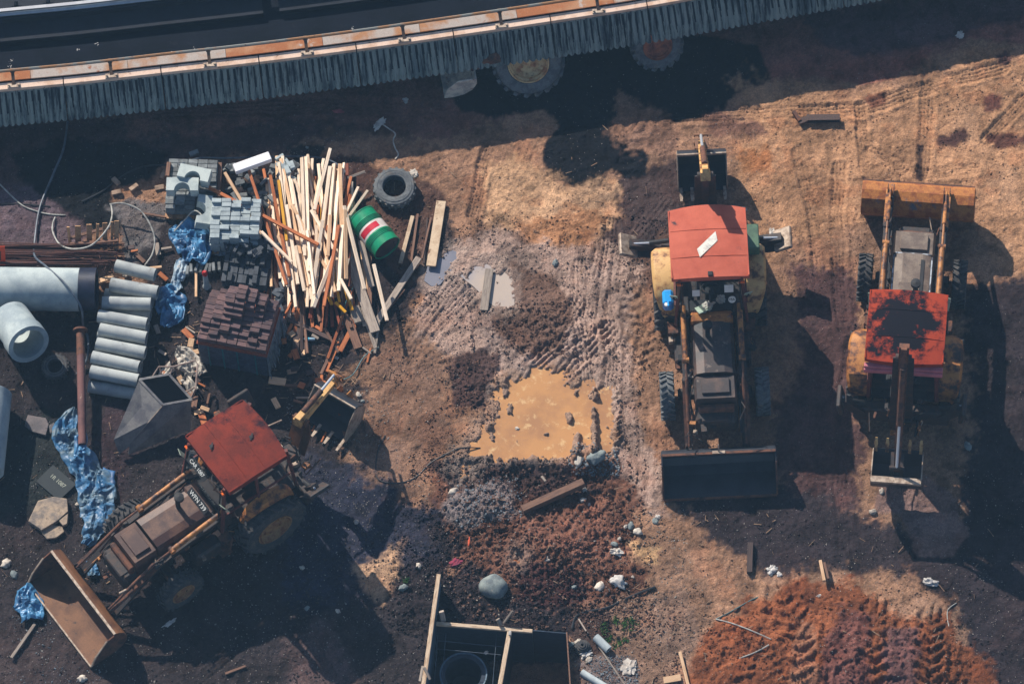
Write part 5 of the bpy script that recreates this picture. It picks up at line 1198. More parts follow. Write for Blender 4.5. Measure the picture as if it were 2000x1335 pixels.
TOP = [(552, 305, 562, 560, 'w_pale'), (545, 318, 578, 600, 'w_pale'), (560, 400, 582, 555, 'w_pale'), (527, 338, 565, 540, 'w_orange'), (544, 352, 560, 470, 'w_yellow'), (549, 310, 600, 560, 'w_tan'),
       (590, 308, 596, 500, 'w_pale'), (598, 306, 604, 530, 'w_pale'), (570, 400, 640, 530, 'w_tan'), (569, 350, 606, 556, 'w_pale'), (580, 420, 620, 540, 'w_pale'),
       (614, 410, 645, 290, 'w_pale'), (653, 320, 632, 570, 'w_pale'), (664, 322, 652, 470, 'w_pale'), (645, 325, 610, 600, 'w_pale'), (664, 320, 668, 470, 'w_tan'), (618, 420, 655, 570, 'w_tan'),
       (608, 410, 652, 486, 'w_pale'), (577, 480, 595, 568, 'w_pale'), (612, 470, 606, 520, 'w_pale'), (630, 430, 611, 560, 'w_pale'), (653, 495, 612, 600, 'w_pale'), (662, 440, 633, 598, 'w_orange'),
       (669, 440, 662, 568, 'w_pale'), (645, 420, 640, 500, 'w_tan'), (674, 410, 676, 545, 'w_tan'), (672, 402, 712, 565, 'w_pale'), (665, 545, 686, 584, 'w_pale'), (730, 516, 756, 626, 'w_pale'),
       (600, 450, 614, 575, 'w_pale'), (439, 337, 510, 458, 'w_tan'), (510, 452, 570, 512, 'w_pale'), (486, 332, 560, 556, 'w_orange'), (400, 362, 622, 478, 'w_orange')]
for a in TOP: st(*a)
tot = len(ST); names = {'w_pale': ('pale_batten', 'pale pine batten'), 'w_tan': ('tan_batten', 'tan pine batten'), 'w_orange': ('orange_batten', 'orange-brown batten'), 'w_red': ('red_batten', 'dark red-brown batten'),
        'w_yellow': ('yellow_batten', 'yellow painted batten'), 'w_grey': ('grey_batten', 'weathered grey batten'), 'w_brown': ('brown_batten', 'old brown batten'), 'w_dark': ('dark_batten', 'dark old batten')}
lst = []
for i, (x1, y1, x2, y2, m, z1, z2) in enumerate(ST):
    lst.append([i, x1, y1, x2, y2, m])
rank = {}
for m in names:
    s_ = sorted([e for e in lst if e[5] == m], key=lambda e: min((e[2], e[1]), (e[4], e[3]))[1])
    for k, e in enumerate(s_): rank[e[0]] = (k + 1, len(s_))
for i, x1, y1, x2, y2, m in lst:
    t = i / tot; zb = .10 + .55 * t; hump = lambda y: -abs(y - 430) / 200 * .14
    za = max(.05, zb + hump(y1) + rr.uniform(-.03, .03)); zc = max(.05, zb + hump(y2) + rr.uniform(-.03, .03))
    w_ = rr.uniform(.05, .07) if i < 90 else rr.uniform(.055, .08)
    k, n_ = rank[i]; nm, lb = names[m]
    o = seg_obj(nm, (x1, y1), (x2, y2), w_, rr.uniform(.035, .05), za, zc, M[m], '%s in the jumbled pile, %s of its colour from the left' % (lb, nth(k)), 'batten', 'battens in the jumbled timber pile', roll=rr.uniform(-.5, .5))
# ---- planks around the pile
PL = [((682, 505), (733, 648), .2, .04, .22, .14, 'w_grey', 'wide weathered grey plank slanting down the right of the batten pile'),
      ((705, 470), (726, 560), .12, .04, .3, .2, 'w_grey', 'grey plank between the green drum and the wide weathered plank'),
      ((722, 480), (722, 600), .09, .04, .16, .1, 'w_brown', 'brown plank standing out below the green drum'),
      ((818, 503), (728, 640), .13, .04, .1, .06, 'w_grey', 'long grey board running from under the drum planks to lower left'),
      ((790, 565), (750, 612), .05, .04, .05, .05, 'w_brown', 'thin rusty brown strip beside the long grey board'),
      ((862, 393), (842, 520), .2, .04, .06, .06, 'w_dirty', 'wide pale plank with mud stains right of the green drum'),
      ((806, 422), (782, 514), .08, .04, .04, .04, 'w_dirty', 'narrow pale plank lying just right of the green drum'),
      ((816, 418), (803, 512), .05, .04, .04, .04, 'w_brown', 'narrow brown plank, second right of the green drum'),
      ((842, 425), (824, 505), .04, .04, .04, .04, 'w_brown', 'thin dark strip beside the wide mud-stained plank'),
      ((835, 425), (828, 515), .03, .03, .03, .03, 'w_dark', 'thinnest dark strip next to the wide mud-stained plank'),
      ((956, 525), (945, 606), .17, .03, .03, .03, 'w_grey', 'muddy grey plank lying across the pale puddle'),
      ((1020, 996), (1140, 942), .14, .16, .14, .2, 'w_brown', 'thick brown timber beam on the rubble below the orange puddle'),
      ((1466, 1060), (1464, 1118), .11, .09, .06, .06, 'w_dark', 'short dark beam lying alone below the dark loader bucket'),
      ((1602, 1094), (1610, 1134), .06, .06, .2, .24, 'w_tan', 'longer of two tan stakes stuck in the orange earth mound'),
      ((1610, 1098), (1618, 1130), .05, .05, .18, .22, 'w_brown', 'shorter of two stakes stuck in the orange earth mound'),
      ((1328, 1272), (1346, 1345), .06, .05, .1, .08, 'w_tan', 'tan wooden stick near the bottom right of the pit'),
      ((68, 1218), (22, 1284), .06, .04, .05, .05, 'w_grey', 'grey lath on dark ground at the lower left corner'),
      ((678, 620), (700, 680), .17, .04, .1, .05, 'w_brown', 'brown board end under the right of the batten pile'),
      ((688, 640), (664, 686), .1, .05, .07, .05, 'w_orange', 'short reddish board end beside a brown board'),
      ((654, 672), (627, 731), .06, .05, .05, .04, 'w_brown', 'left of two brown sticks below the batten pile'),
      ((660, 676), (638, 726), .05, .05, .05, .04, 'w_orange', 'right of two brown sticks below the batten pile'),
      ((559, 622), (647, 662), .09, .05, .1, .08, 'w_dark', 'dark board crossing under the batten pile from left to right'),
      ((578, 640), (601, 690), .08, .04, .06, .04, 'w_dark', 'dark plank end pointing to the water bottle'),
      ((586, 570), (576, 698), .13, .04, .08, .05, 'w_dark', 'wide dark plank left of the water bottle'),
      ((706, 600), (734, 680), .08, .03, .12, .06, 'w_grey', 'split grey plank below the wide weathered plank'),
      ((740, 630), (732, 690), .05, .04, .06, .04, 'w_grey', 'short grey lath at the lower right edge of the timber'),
      ((724, 680), (717, 708), .04, .03, .04, .03, 'w_orange', 'thin reddish lath end near the yellow digging arm'),
      ((706, 560), (698, 600), .1, .04, .12, .1, 'w_brown', 'stub of brown board beside the wide weathered plank'),
      ((692, 600), (702, 630), .2, .12, .12, .08, 'w_grey', 'square grey wood block under the right of the pile'),
      ((525, 742), (558, 746), .16, .04, .05, .05, 'w_tan', 'short tan board below the wrapped brick pallet'),
      ((556, 752), (592, 754), .06, .04, .04, .04, 'w_brown', 'small brown board right of the short tan board'),
      ((1058, 930), (1066, 940), .05, .05, .18, .2, 'w_grey', 'small grey wood stub in the rubble bank'),
      ((512, 500), (545, 580), .14, .04, .3, .12, 'w_dark', 'dark board leaning between the charcoal blocks and battens'),
      ((497, 458), (520, 490), .05, .03, .3, .25, 'w_brown', 'small brown lath at the left foot of the batten pile'),
      ((192, 550), (222, 540), .1, .06, .1, .1, 'w_tan', 'short tan board between the rebar and the grey pipes'),
      ((276, 525), (316, 521), .05, .04, .1, .1, 'w_tan', 'thin lath poking out beside the topmost small pipe'),
      ((383, 525), (383, 580), .05, .04, .1, .1, 'w_tan', 'upright pale lath beside the red-tipped bollard'),
      ((274, 416), (330, 425), .05, .04, .05, .05, 'w_brown', 'brown batten by the corner pallet under the saddles'),
      ((1130, 1208), (1145, 1232), .03, .03, .08, .1, 'w_grey', 'thin pale stick above the short grey plastic pipe'),
      ((1168, 1260), (1222, 1338), .03, .03, .06, .06, 'w_grey', 'long thin pale stick below the short grey plastic pipe'),
      ((430, 318), (426, 400), .08, .05, .35, .3, 'w_brown', 'brown timber standing along the corner pallet of pavers'),
      ((440, 1315), (480, 1300), .05, .04, .04, .04, 'w_brown', 'brown board scrap at the bottom edge left of the pit'),
      ((1296, 1328), (1330, 1322), .14, .03, .05, .09, 'w_tan', 'broken tan board at the bottom edge right of the pit'),
      ((820, 1330), (826, 1300), .05, .05, .3, .35, 'w_grey', 'short prop stake outside the left formwork board')]
for p1, p2, w_, h_, z1, z2, m, lb in PL: seg_obj('plank', p1, p2, w_, h_, z1, z2, M[m], lb, 'plank', roll=rr.uniform(-.06, .06))

REST = MB(); RESTM = []; MI = {M[k].name: i for i, k in enumerate(('pav_red', 'pav_grey', 'pav_char', 'pav_mid'))}
# ---- paver stacks
def stack(px, py, nx, ny, hfun, m, z0, what, group, gap=.004, turn=0, jitter=.006, bs=(.2, .1, .065), only=None, ref=None):
    """grid of pavers; px,py = photo px of the front-left corner at height z0; axes along yaw turn"""
    proto = brick_proto(m, 'paver', (.196, .097, .062) if bs[0] > .15 else (.097, .196, .062)); first = [True]; o0 = G(px, py, z0); ca, sa = math.cos(turn), math.sin(turn); made = []
    for j in range(ny):
        sh = (.1 if j % 2 and bs[0] > .15 else 0) * (only or 0)
        for i in range(nx):
            n = hfun(i, j)
            if n <= 0: continue
            nbr = [hfun(i + a, j + b) if 0 <= i + a < nx and 0 <= j + b < ny else 0 for a, b in ((1, 0), (-1, 0), (0, -1))]
            low = max(0, min(nbr + [n - 1]))
            for k in range(max(0, low - 1), n):
                x = (i + .5) * (bs[0] + gap) + sh + rr.gauss(0, jitter); y = (j + .5) * (bs[1] + gap) + rr.gauss(0, jitter * .6); z = z0 + (k + .5) * bs[2]
                P = o0 + Vector((x * ca - y * sa, x * sa + y * ca, 0)); loc = (P.x, P.y, z); rot = (rr.gauss(0, .006), rr.gauss(0, .006), turn + rr.gauss(0, .018))
                if k < n - 1:
                    REST.box((0, 0, 0), (.196, .097, .062) if bs[0] > .15 else (.097, .196, .062), Matrix.Translation(loc) @ Euler(rot).to_matrix().to_4x4(), b=.005); RESTM.extend([MI[m.name]] * 26); continue
                if first[0]: b = proto; b.location = loc; b.rotation_euler = rot; first[0] = False
                else: b = copyof(proto, loc, rot)
                tag(b, '%s, %s row back, %s from left' % (what, nth(j + 1), nth(i + 1)), 'paver', group); made.append(b)
    return made
# wrapped bundle with red-brown pavers stepped on top
tB = yaw_of((385, 667), (517, 693), 1.15)
e = empty('wrapped_pallet', G(385, 667, 1.05) - Vector((0, 0, 1.05)), tB, 'film-wrapped pallet of dark blocks with teal straps under the red-brown pavers', 'pallet')
WX, WY, WH = 1.44, 1.12, .98
mb = MB(); mb.box((WX / 2, WY / 2, .12 + (WH - .12) / 2), (WX, WY, WH - .12), b=.02)
for k in range(1, 14): mb.box((WX / 2, -.001, .12 + k * .064), (WX - .06, .012, .008)); 
for k in range(1, 7): mb.box((k * WX / 7, -.001, .55), (.008, .013, .8))
mb.build('block_bundle', M['bluewrap'], e)
for k in (.12, .42, .72, 1.1):
    mb = MB(); mb.box((k + .1, -.014, .55), (.03, .006, .84)); mb.build('strap', M['teal'], e)
mb = MB(); rr2 = random.Random(2)
for k in range(26):
    y = rr2.uniform(0, WY); mb.bar((WX + .015, y, .95), (WX + .05 + rr2.uniform(0, .06), y + rr2.uniform(-.2, .1), .2), .02, .012)
mb.box((WX + .012, WY / 2, .55), (.012, WY, .84)); mb.build('film', M['film'], e)
mb = MB(); mb.box((WX / 2, WY / 2, WH + .014), (WX + .04, WY + .04, .022), b=.004)
mb.box((WX / 2, WY / 2, WH + .05), (WX - .02, WY, .05)); mb.build('board', M['w_red'], e)
mb = MB()
for k in range(3): mb.box((.1 + k * (WX - .2) / 2, WY / 2, .05), (.1, WY, .1))
mb.build('pallet_base', M['w_dark'], e)
HR = [[2, 2, 2, 2, 2, 2, 2], [2, 3, 2, 2, 2, 3, 2], [3, 3, 4, 3, 3, 2, 3], [4, 4, 4, 4, 3, 4, 3], [4, 5, 5, 4, 4, 4, 4], [4, 5, 6, 6, 4, 4, 4], [4, 5, 7, 7, 5, 5, 4], [4, 5, 8, 8, 7, 6, 4], [3, 5, 8, 9, 8, 7, 4], [3, 4, 8, 9, 8, 7, 4], [2, 4, 7, 9, 8, 6, 3]]
o_ = G(385, 667, 1.05)
stack(386, 665, 7, 11, lambda i, j: HR[j][i], M['pav_red'], 1.055, 'red-brown paver in the stepped stack', 'red-brown pavers of the stepped stack', turn=tB, jitter=.004)
# light grey stack
tG = yaw_of((414, 480), (506, 482), .6); r3 = random.Random(8)
HG = {(i, j): 2 + (1 if r3.random() < .45 else 0) + (1 if j > 5 and r3.random() < .3 else 0) - (1 if j < 2 and r3.random() < .4 else 0) for i in range(5) for j in range(9)}
def hg(i, j): return 6 + HG[(i, j)] if not (i == 4 and j == 0) else 5
stack(412, 491, 5, 9, hg, M['pav_grey'], .12, 'pale grey paver in the light stack', 'pale grey pavers of the light stack', turn=tG, jitter=.007, only=0)
e = empty('pallet', G(412, 491, .12) - Vector((0, 0, .12)), tG, 'wooden pallet under the pale grey paver stack', 'pallet'); mb = MB()
for k in range(4): mb.box((.1 + k * .27, .45, .105), (.14, .98, .02))
mb.build('deck', M['pallet'], e); mb = MB()
for k in range(3): mb.box((.5, .06 + k * .4, .045), (1.02, .09, .09))
mb.build('runner', M['pallet'], e)
# corner pallet with mixed pavers and concrete saddles
tK = yaw_of((324, 410), (392, 412), .3)
r4 = random.Random(18); HK = {(i, j): 4 + (1 if j > 5 else 0) - (1 if (j < 1 and i % 2) else 0) for i in range(5) for j in range(11)}
def hk(i, j): return HK[(i, j)] if not (i > 2 and j < 4) else 2
stack(324, 419, 5, 11, hk, M['pav_mid'], .14, 'dusty paver under the concrete saddles', 'dusty grey pavers on the corner pallet', turn=tK, jitter=.006)
e = empty('pallet', G(324, 419, .12) - Vector((0, 0, .12)), tK, 'wooden pallet under the dusty pavers and concrete saddles', 'pallet'); mb = MB()
for k in range(5): mb.box((.08 + k * .22, .52, .12), (.12, 1.22, .025))
mb.build('deck', M['pallet'], e); mb = MB()
for k in range(3): mb.box((.5, .0 + k * .5, .05), (1.04, .09, .1))
mb.build('runner', M['pallet'], e)
seg_obj('timber', (330, 318), (327, 345), .08, .08, .5, .5, M['w_brown'], 'short brown timber at the back corner of the corner pallet', 'timber')
# concrete saddles
def saddle(loc, rot, label):
    W_, H_, D_ = .66, .3, .26; pts = [(-W_ / 2, 0), (-W_ / 2, H_)]
    r_ = .165
    pts = [(-W_ / 2, 0), (W_ / 2, 0), (W_ / 2, H_), (r_, H_)] + [(r_ * math.cos(a), H_ - 1.12 * r_ * math.sin(a)) for a in [PI * k / 12 for k in range(1, 12)]] + [(-r_, H_), (-W_ / 2, H_)]
    mb = MB(); mb.prism(pts, D_, Matrix.Translation((0, 0, -D_ / 2))); o = mb.build('concrete_saddle', M['conc']); o.location = loc; o.rotation_euler = rot
    return tag(o, label, 'concrete saddle', 'U-shaped concrete saddles')
# lying flat: opening toward the viewer-front (local y up -> world -Y)
def sad_flat(px, py, z, yaw, lb):
    o = saddle((0, 0, 0), (0, 0, 0), lb); p_ = G(px, py, z); o.matrix_world = Matrix.Translation(p_) @ Matrix.Rotation(yaw, 4, 'Z') @ Matrix.Translation((0, .15, 0)) @ Matrix.Rotation(PI, 4, 'Z'); return o
sad_flat(357, 365, .68, tK + .02, 'concrete saddle lying nearer the camera on the corner pallet')
sad_flat(380, 343, .76, tK - .2, 'concrete saddle lying farther back and turned on the corner pallet')
o = saddle((0, 0, 0), (0, 0, 0), 'concrete saddle standing on end beside the corner pallet, opening facing left'); o.matrix_world = Matrix.Translation(G(398, 414, .5)) @ Matrix.Rotation(yaw_of((398, 450), (404, 385)), 4, 'Z') @ Matrix.Rotation(R(12), 4, 'X') @ Matrix.Translation((0, -.15, 0))
# loose blocks
def loose(m, pts, what, group, name='paver', zf=None, size=1):
    proto = brick_proto(m, name); made = 0; pts = list(pts); order = sorted(range(len(pts)), key=lambda i: pts[i][0]); rk = {i: k + 1 for k, i in enumerate(order)}
    for i, (x, y, z) in enumerate(pts):
        P = G(x, y, z); rot = (rr.gauss(0, .28), rr.gauss(0, .28), rr.uniform(0, PI))
        if rr.random() < .25: rot = (R(90) + rr.gauss(0, .2), 0, rr.uniform(0, PI))
        b = proto if i == 0 else copyof(proto); b.location = P; b.rotation_euler = rot; b.scale = (size, size, size)
        tag(b, '%s, %s counting from the left' % (what, nth(rk[i])), 'block', group)
r5 = random.Random(31)
pts = []
for k in range(46):
    x = r5.uniform(442, 578); y = r5.uniform(318, 402)
    pts.append((x, y, .12 + .3 * r5.random() * (1 - abs(x - 510) / 90)))
loose(M['pav_mid'], pts, 'loose grey block behind the pale grey stack', 'jumbled grey blocks behind the light stack')
pts = [(562 + r5.uniform(-16, 16), 322 + r5.uniform(-14, 34), .35 + .1 * r5.random()) for k in range(14)]
loose(M['pav_grey'], pts, 'loose pale block behind the batten tops', 'loose pale blocks behind the battens')
r6 = random.Random(5); HC = {(i, j): 4 + int(r6.random() * 2.2) for i in range(10) for j in range(5)}
stack(434, 560, 9, 5, lambda i, j: HC[(i, j)] - (1 if j == 0 else 0), M['pav_char'], .05, 'charcoal paver in the dark rows', 'charcoal pavers in rows', turn=yaw_of((434, 560), (540, 572)), bs=(.1, .2, .065), jitter=.008)
pts = [(500 + r5.gauss(0, 26), 484 + r5.gauss(0, 9), .4 + .12 * r5.random()) for k in range(22)]
loose(M['pav_char'], pts, 'tumbled charcoal block below the pale grey stack', 'tumbled charcoal blocks')
pts = [(544 + r5.gauss(0, 4), 560 + 7 * k, .5 - .02 * k) for k in range(9)]
loose(M['pav_char'], pts, 'charcoal block right of the red-brown stack', 'charcoal blocks right of the red-brown stack')
for k, (x, y) in enumerate(((367, 529), (374, 524), (393, 526), (404, 524), (411, 524), (418, 522), (429, 521), (385, 523))):
    P = G(x, y, .12); b = brick_proto(M['pav_mid']) if k == 0 else copyof(bq); bq = b if k == 0 else bq; b.location = P; b.rotation_euler = (R(80), 0, R(80 + r5.uniform(-15, 15)))
    tag(b, 'grey block stood on edge in the short row below the blue tarpaulin, number %d' % (k + 1) if False else 'grey block on edge in the short row below the blue tarpaulin, %s' % nth(k + 1), 'block', 'blocks stood on edge in a short row')
for k, (x, y, a, lb) in enumerate(((262, 369, .6, 'lone tan block on the mud left of the corner pallet'), (228, 378, .1, 'small tan block lowest of three left of the corner pallet'), (312, 368, .1, 'mud-stained tan block near the corner pallet'),
                              (320, 342, 1.1, 'tan block leaning against the corner pallet'), (379, 300, .3, 'dark grey block lying behind the corner pallet'), (227, 357, -.9, 'slim tan block on end by the thin hose'),
                              (374, 680, 1.4, 'tan block among the white sacks'), (570, 726, .2, 'small reddish block below the batten pile'))):
    b = brick_proto(M['pav_tan'] if 'dark' not in lb else M['pav_mid'], 'block'); b.location = GP(x, y, .045); b.rotation_euler = (r5.gauss(0, .15), r5.gauss(0, .1), a); tag(b, lb, 'block')
o = REST.build('paver_courses', [M[k] for k in ('pav_red', 'pav_grey', 'pav_char', 'pav_mid')]); o.data.polygons.foreach_set('material_index', RESTM); tag(o, 'lower courses of pavers showing beneath the top blocks of the stacks', 'pavers', kind='stuff')
# foam beam
e0 = G(458, 331, .62); e1 = G(528, 306, .62)
mb = MB(); L = (e1 - e0).length; mb.box((L / 2, 0, 0), (L, .2, .13), b=.012); o = mb.build('foam_beam', M['foam']); o.location = e0; o.rotation_euler = (0, 0, math.atan2(e1.y - e0.y, e1.x - e0.x)); tag(o, 'bright white foam beam lying on the grey blocks', 'foam beam')

# ---- drum
def drum():
    a = G(705, 425, .3); b = G(757, 487, .3); d = (b - a); L = d.length; mid = (a + b) / 2; ax = d.normalized(); L = .92
    e = empty('oil_drum', (mid.x, mid.y, 0), 0, 'green oil drum with white band and red stripe lying on its side', 'drum')
    T = Matrix.Translation((0, 0, .34)) @ ax.to_track_quat('Z', 'Y').to_matrix().to_4x4() @ Matrix.Translation((0, 0, -L / 2)); r = .31
    def ribs(z0, z1, n):
        out = []
        for k in range(n):
            z = z0 + (z1 - z0) * k / n; q = (z1 - z0) / n
            out += [(r, z), (r + .012, z + q * .3), (r + .012, z + q * .5), (r, z + q * .8)]
        return out
    g = mat('drum_green', C(14, 158, 108), C(10, 132, 92), C(110, 190, 160), scale=4, scale3=6, thr3=(.64, .74), rough=.35, bump=.1, bscale=10, var=.1, spec=.6)
    wmt = mat('drum_white', C(238, 228, 220), C(220, 208, 200), scale=5, rough=.45, bump=.05, var=.06); rd = mat('drum_red', C(214, 40, 62), C(190, 34, 52), scale=5, rough=.4, bump=.05, var=.1)
    mb = MB(); mb.lathe([(0, .03), (r - .02, .03), (r - .01, 0), (r + .008, 0), (r + .008, .02), (r, .03)] + ribs(.2, .33, 4) + [(r, .35)], 56, T); mb.lathe([(r, .58)] + ribs(.6, .74, 4) + [(r, .9), (r + .008, .9), (r + .008, L), (r - .01, L), (r - .015, L - .03)], 56, T); mb.build('shell', g, e)
    mb = MB(); mb.lathe([(r, .345), (r, .585)], 56, T); mb.build('white_band', wmt, e)
    mb = MB(); n = 14; vs = []
    for k in range(n + 1):
        aa = R(ANG0) + (R(ANG1) - R(ANG0)) * k / n
        for z in (.395, .53): vs.append((math.cos(aa) * (r + .003), math.sin(aa) * (r + .003), z))
    mb.add(vs, [(2 * k, 2 * k + 1, 2 * k + 3, 2 * k + 2) for k in range(n)], T); mb.build('red_stripe', rd, e)
    mb = MB(); mb.lathe([(0, L - .03), (r - .012, L - .03)], 40, T); mb.lathe([(.03, L - .03), (.03, L - .012), (0, L - .012)], 12, T @ Matrix.Translation((.2, 0, 0))); mb.build('lid', M['dark'], e)
ANG0, ANG1 = -60, 60
# angle range facing up/left: found from the track frame
_q = (G(757, 487, .3) - G(705, 425, .3)).normalized().to_track_quat('Z', 'Y'); _up = _q.inverted() @ Vector((-.45, -.25, .85)); _a = math.degrees(math.atan2(_up.y, _up.x)); ANG0, ANG1 = _a - 52, _a + 38
drum()
# ---- loose tyres
def tyre(px, py, rad, wd, m, label, tilt=(0, 0), z=None):
    p_ = G(px, py, wd if z is None else z); e = empty('tyre', (p_.x, p_.y, 0), 0, label, 'tyre')
    T = Euler((tilt[0], tilt[1], 0)).to_matrix().to_4x4(); rr_ = rad * .56; mb = MB()
    mb.lathe([(rr_, wd * .1), (rad * .7, 0), (rad * .95, wd * .08), (rad, wd * .25), (rad, wd * .75), (rad * .95, wd * .92), (rad * .72, wd), (rr_ * 1.08, wd * .96), (rr_, wd * .9), (rr_ * .98, wd * .8), (rad * .9, wd * .7), (rad * .9, wd * .3), (rr_ * .98, wd * .2)], 56, T, closed=True)
    for k in range(40):
        a = 2 * PI * k / 40; mb.box((rad * math.cos(a), rad * math.sin(a), wd * (.3 + .4 * (k % 2))), (.03, .05, wd * .3), T, rot=(0, 0, a))
    mb.build('casing', m, e)
    mb = MB(); mb.lathe([(rr_ * 1.03, wd * .955), (rr_ * 1.1, wd * .975), (rr_ * 1.12, wd * .96)], 56, T); mb.lathe([(rad * .8, wd * .985), (rad * .82, wd * .998), (rad * .84, wd * .98)], 56, T); mb.build('bead', M['rubber_dusty'], e); return e
tyre(770, 361, .43, .26, M['rubber_dusty'], 'big dusty grey lorry tyre lying flat beside the green drum', (R(4), 0))
tyre(108, 712, .27, .16, M['rubber'], 'small black tyre lying flat left of the rusty pole', (R(6), R(-4)))

# ---- concrete pipes
def pipe(p1, p2, r, z1, z2, m, label, wall=.03, name='concrete_pipe', group=None, bell=None):
    a = G(p1[0], p1[1], z1); b = G(p2[0], p2[1], z2); L = (b - a).length; T = along(a, b)
    prof = [(r, 0), (r, L), (r - wall, L), (r - wall, 0)]
    if bell: prof = [(r, 0), (r, L - bell[0]), (r + bell[1], L - bell[0] + .02), (r + bell[1], L), (r - wall, L), (r - wall, 0)]
    mb = MB(); mb.lathe(prof, 48, None, closed=True); o = mb.build(name, m); o.matrix_world = T; return tag(o, label, 'pipe', group)
e = empty('large_pipe', G(80, 565, .45) - Vector((0, 0, .45)), 0, 'large pale concrete pipe with black bitumen end entering at the left edge', 'pipe'); inv = Matrix.Translation(-e.location)
a = G(-120, 562, .45); b = G(158, 565, .45); c = G(189, 566, .45); T = inv @ along(a, c); La = (b - a).length; Lc = (c - a).length
mb = MB(); mb.lathe([(.445, 0), (.445, La), (.40, La), (.37, 0)], 56, T); mb.build('barrel', M['conc_big'], e)
mb = MB(); mb.lathe([(.452, La - .02), (.455, Lc), (.37, Lc), (.37, 0)], 56, T); mb.build('coated_end', M['bitumen'], e)
sp_ = [((226, 519), (303, 537)), ((216, 556), (308, 572)), ((200, 591), (295, 594)), ((192, 617), (287, 633)), ((195, 643), (286, 660)), ((189, 671), (284, 689)), ((180, 697), (272, 717)), ((177, 725), (270, 743))]
for k, (p1, p2) in enumerate(sp_):
    pipe(p1, p2, .135 if k != 1 else .15, .42 if k < 7 else .38, .42 if k < 7 else .38, M['conc_pipe'], 'small grey concrete pipe in the upper row, %s from the top of the picture' % nth(k + 1), group='small grey concrete pipes, upper row')
for k in range(8):
    x, y = 205 - k * 4.5, 575 + 25.5 * k
    pipe((x, y), (x + 94, y + 15), .135, .14, .14, M['conc_pipe'], 'small grey concrete pipe in the lower row, %s from the top of the picture' % nth(k + 1), group='small grey concrete pipes, lower row')
pipe((20, 622), (56, 672), .41, .44, .80, M['conc_big'], 'short fat concrete pipe section tilted with its open mouth showing', wall=.07, bell=(.3, .03))
pipe((-36, 920), (-20, 768), .45, .46, .46, M['conc_big'], 'big concrete pipe cut off by the left edge below the tilted section', wall=.06)
pipe((1133 + 30, 1243), (1133 + 56, 1268), .085, .12, .09, M['pvc'], 'short grey plastic pipe lying on the rubble right of the pit', wall=.008, name='plastic_pipe')
pipe((1136, 1312), (1190, 1345), .07, .1, .1, M['pvc'], 'grey plastic pipe end at the bottom edge beside the pit', wall=.008, name='plastic_pipe')
# rusty pole
e = empty('rusty_pole', G(160, 870, 0), 0, 'long rusty brown steel pole standing along the small tyre, flange at its top', 'pole'); inv = Matrix.Translation(-e.location)
a = G(161, 868, .35); b = G(157, 645, .42); mb = MB(); mb.tube([a, b], .085, 16, inv); mb.build('shaft', mat('pole_rust', C(120, 82, 78), C(92, 64, 66), C(166, 140, 124), scale=3, scale3=6, thr3=(.6, .68), rough=.8, bump=.3, var=.2), e)
mb = MB(); mb.tube([a.lerp(b, .78), b], .088, 16, inv); mb.lathe([(.0, -.02), (.15, -.02), (.15, .02), (0, .02)], 24, inv @ along(b, b + (b - a))); mb.build('flange', M['rust'], e)

# ---- rebar bundle
rb = MB(); r7 = random.Random(9)
for k in range(64):
    y = 474 + 40 * r7.random(); x2 = r7.uniform(180, 246); sl_ = r7.uniform(-.03, .1); z = r7.uniform(.06, .3)
    a = G(-30, y + sl_ * 60, z); b = G(x2, y + 10 - sl_ * 60 - 6, z + r7.uniform(-.03, .05)); pts = [a, b]
    if r7.random() < .5: pts.append(b + Vector((r7.uniform(-.02, .04), -r7.uniform(.1, .32), r7.uniform(0, .1))))
    mb = MB(); mb.tube(pts, .009, 5); o = mb.build('reinforcing_bar', M['rebar'])
    tag(o, 'thin rusty reinforcing bar in the bundle above the large pale pipe', 'reinforcing bar', 'rusty reinforcing bars in a bundle')
# ---- upright pallet slats
e = empty('broken_pallet', G(180, 480, 0), 0, 'broken wooden pallet leaning upright behind the rusty bars', 'pallet'); inv = Matrix.Translation(-e.location)
for k, (x, y1, x2, y2, w_) in enumerate(((133, 443, 138, 484, .06), (152, 441, 153, 482, .12), (174, 438, 175, 480, .11), (191, 437, 189, 484, .06), (205, 435, 205, 486, .1), (219, 433, 218, 486, .055), (228, 431, 227, 490, .095))):
    mb = MB(); mb.bar(G(x, y1, .55), G(x2, y2, .08), w_, .03, inv, b=.004, up=(1, 0, 0) if False else (0, 1, 0)); mb.build('slat', M['pallet'], e)
for (x1, y1, x2, y2) in ((137, 470, 222, 446), (137, 482, 232, 474)):
    mb = MB(); mb.bar(G(x1, y1, .3) + Vector((0, .06, 0)), G(x2, y2, .3) + Vector((0, .06, 0)), .06, .05, inv); mb.build('cross_bar', M['w_brown'], e)
# ---- orange sign at left edge
e = empty('warning_sign', G(0, 520, 0), 0, 'orange sign board with black border cut off by the left edge', 'sign'); inv = Matrix.Translation(-e.location)
mb = MB(); c = G(-6, 499, .4); Ts = inv @ Matrix.Translation(c) @ Matrix.Rotation(R(60), 4, 'X') @ Matrix.Rotation(R(-4), 4, 'Z'); mb.box((0, 0, 0), (.34, .44, .015), Ts); mb.build('board', M['sign'], e)
mb = MB()
for (x, y, a_, b_) in ((-.04, .1, .22, .02), (-.04, -.1, .22, .02), (.07, 0, .02, .22), (-.15, 0, .02, .22)): mb.box((x, y, .012), (a_, b_, .004), Ts)
mb.build('border', M['black'], e)
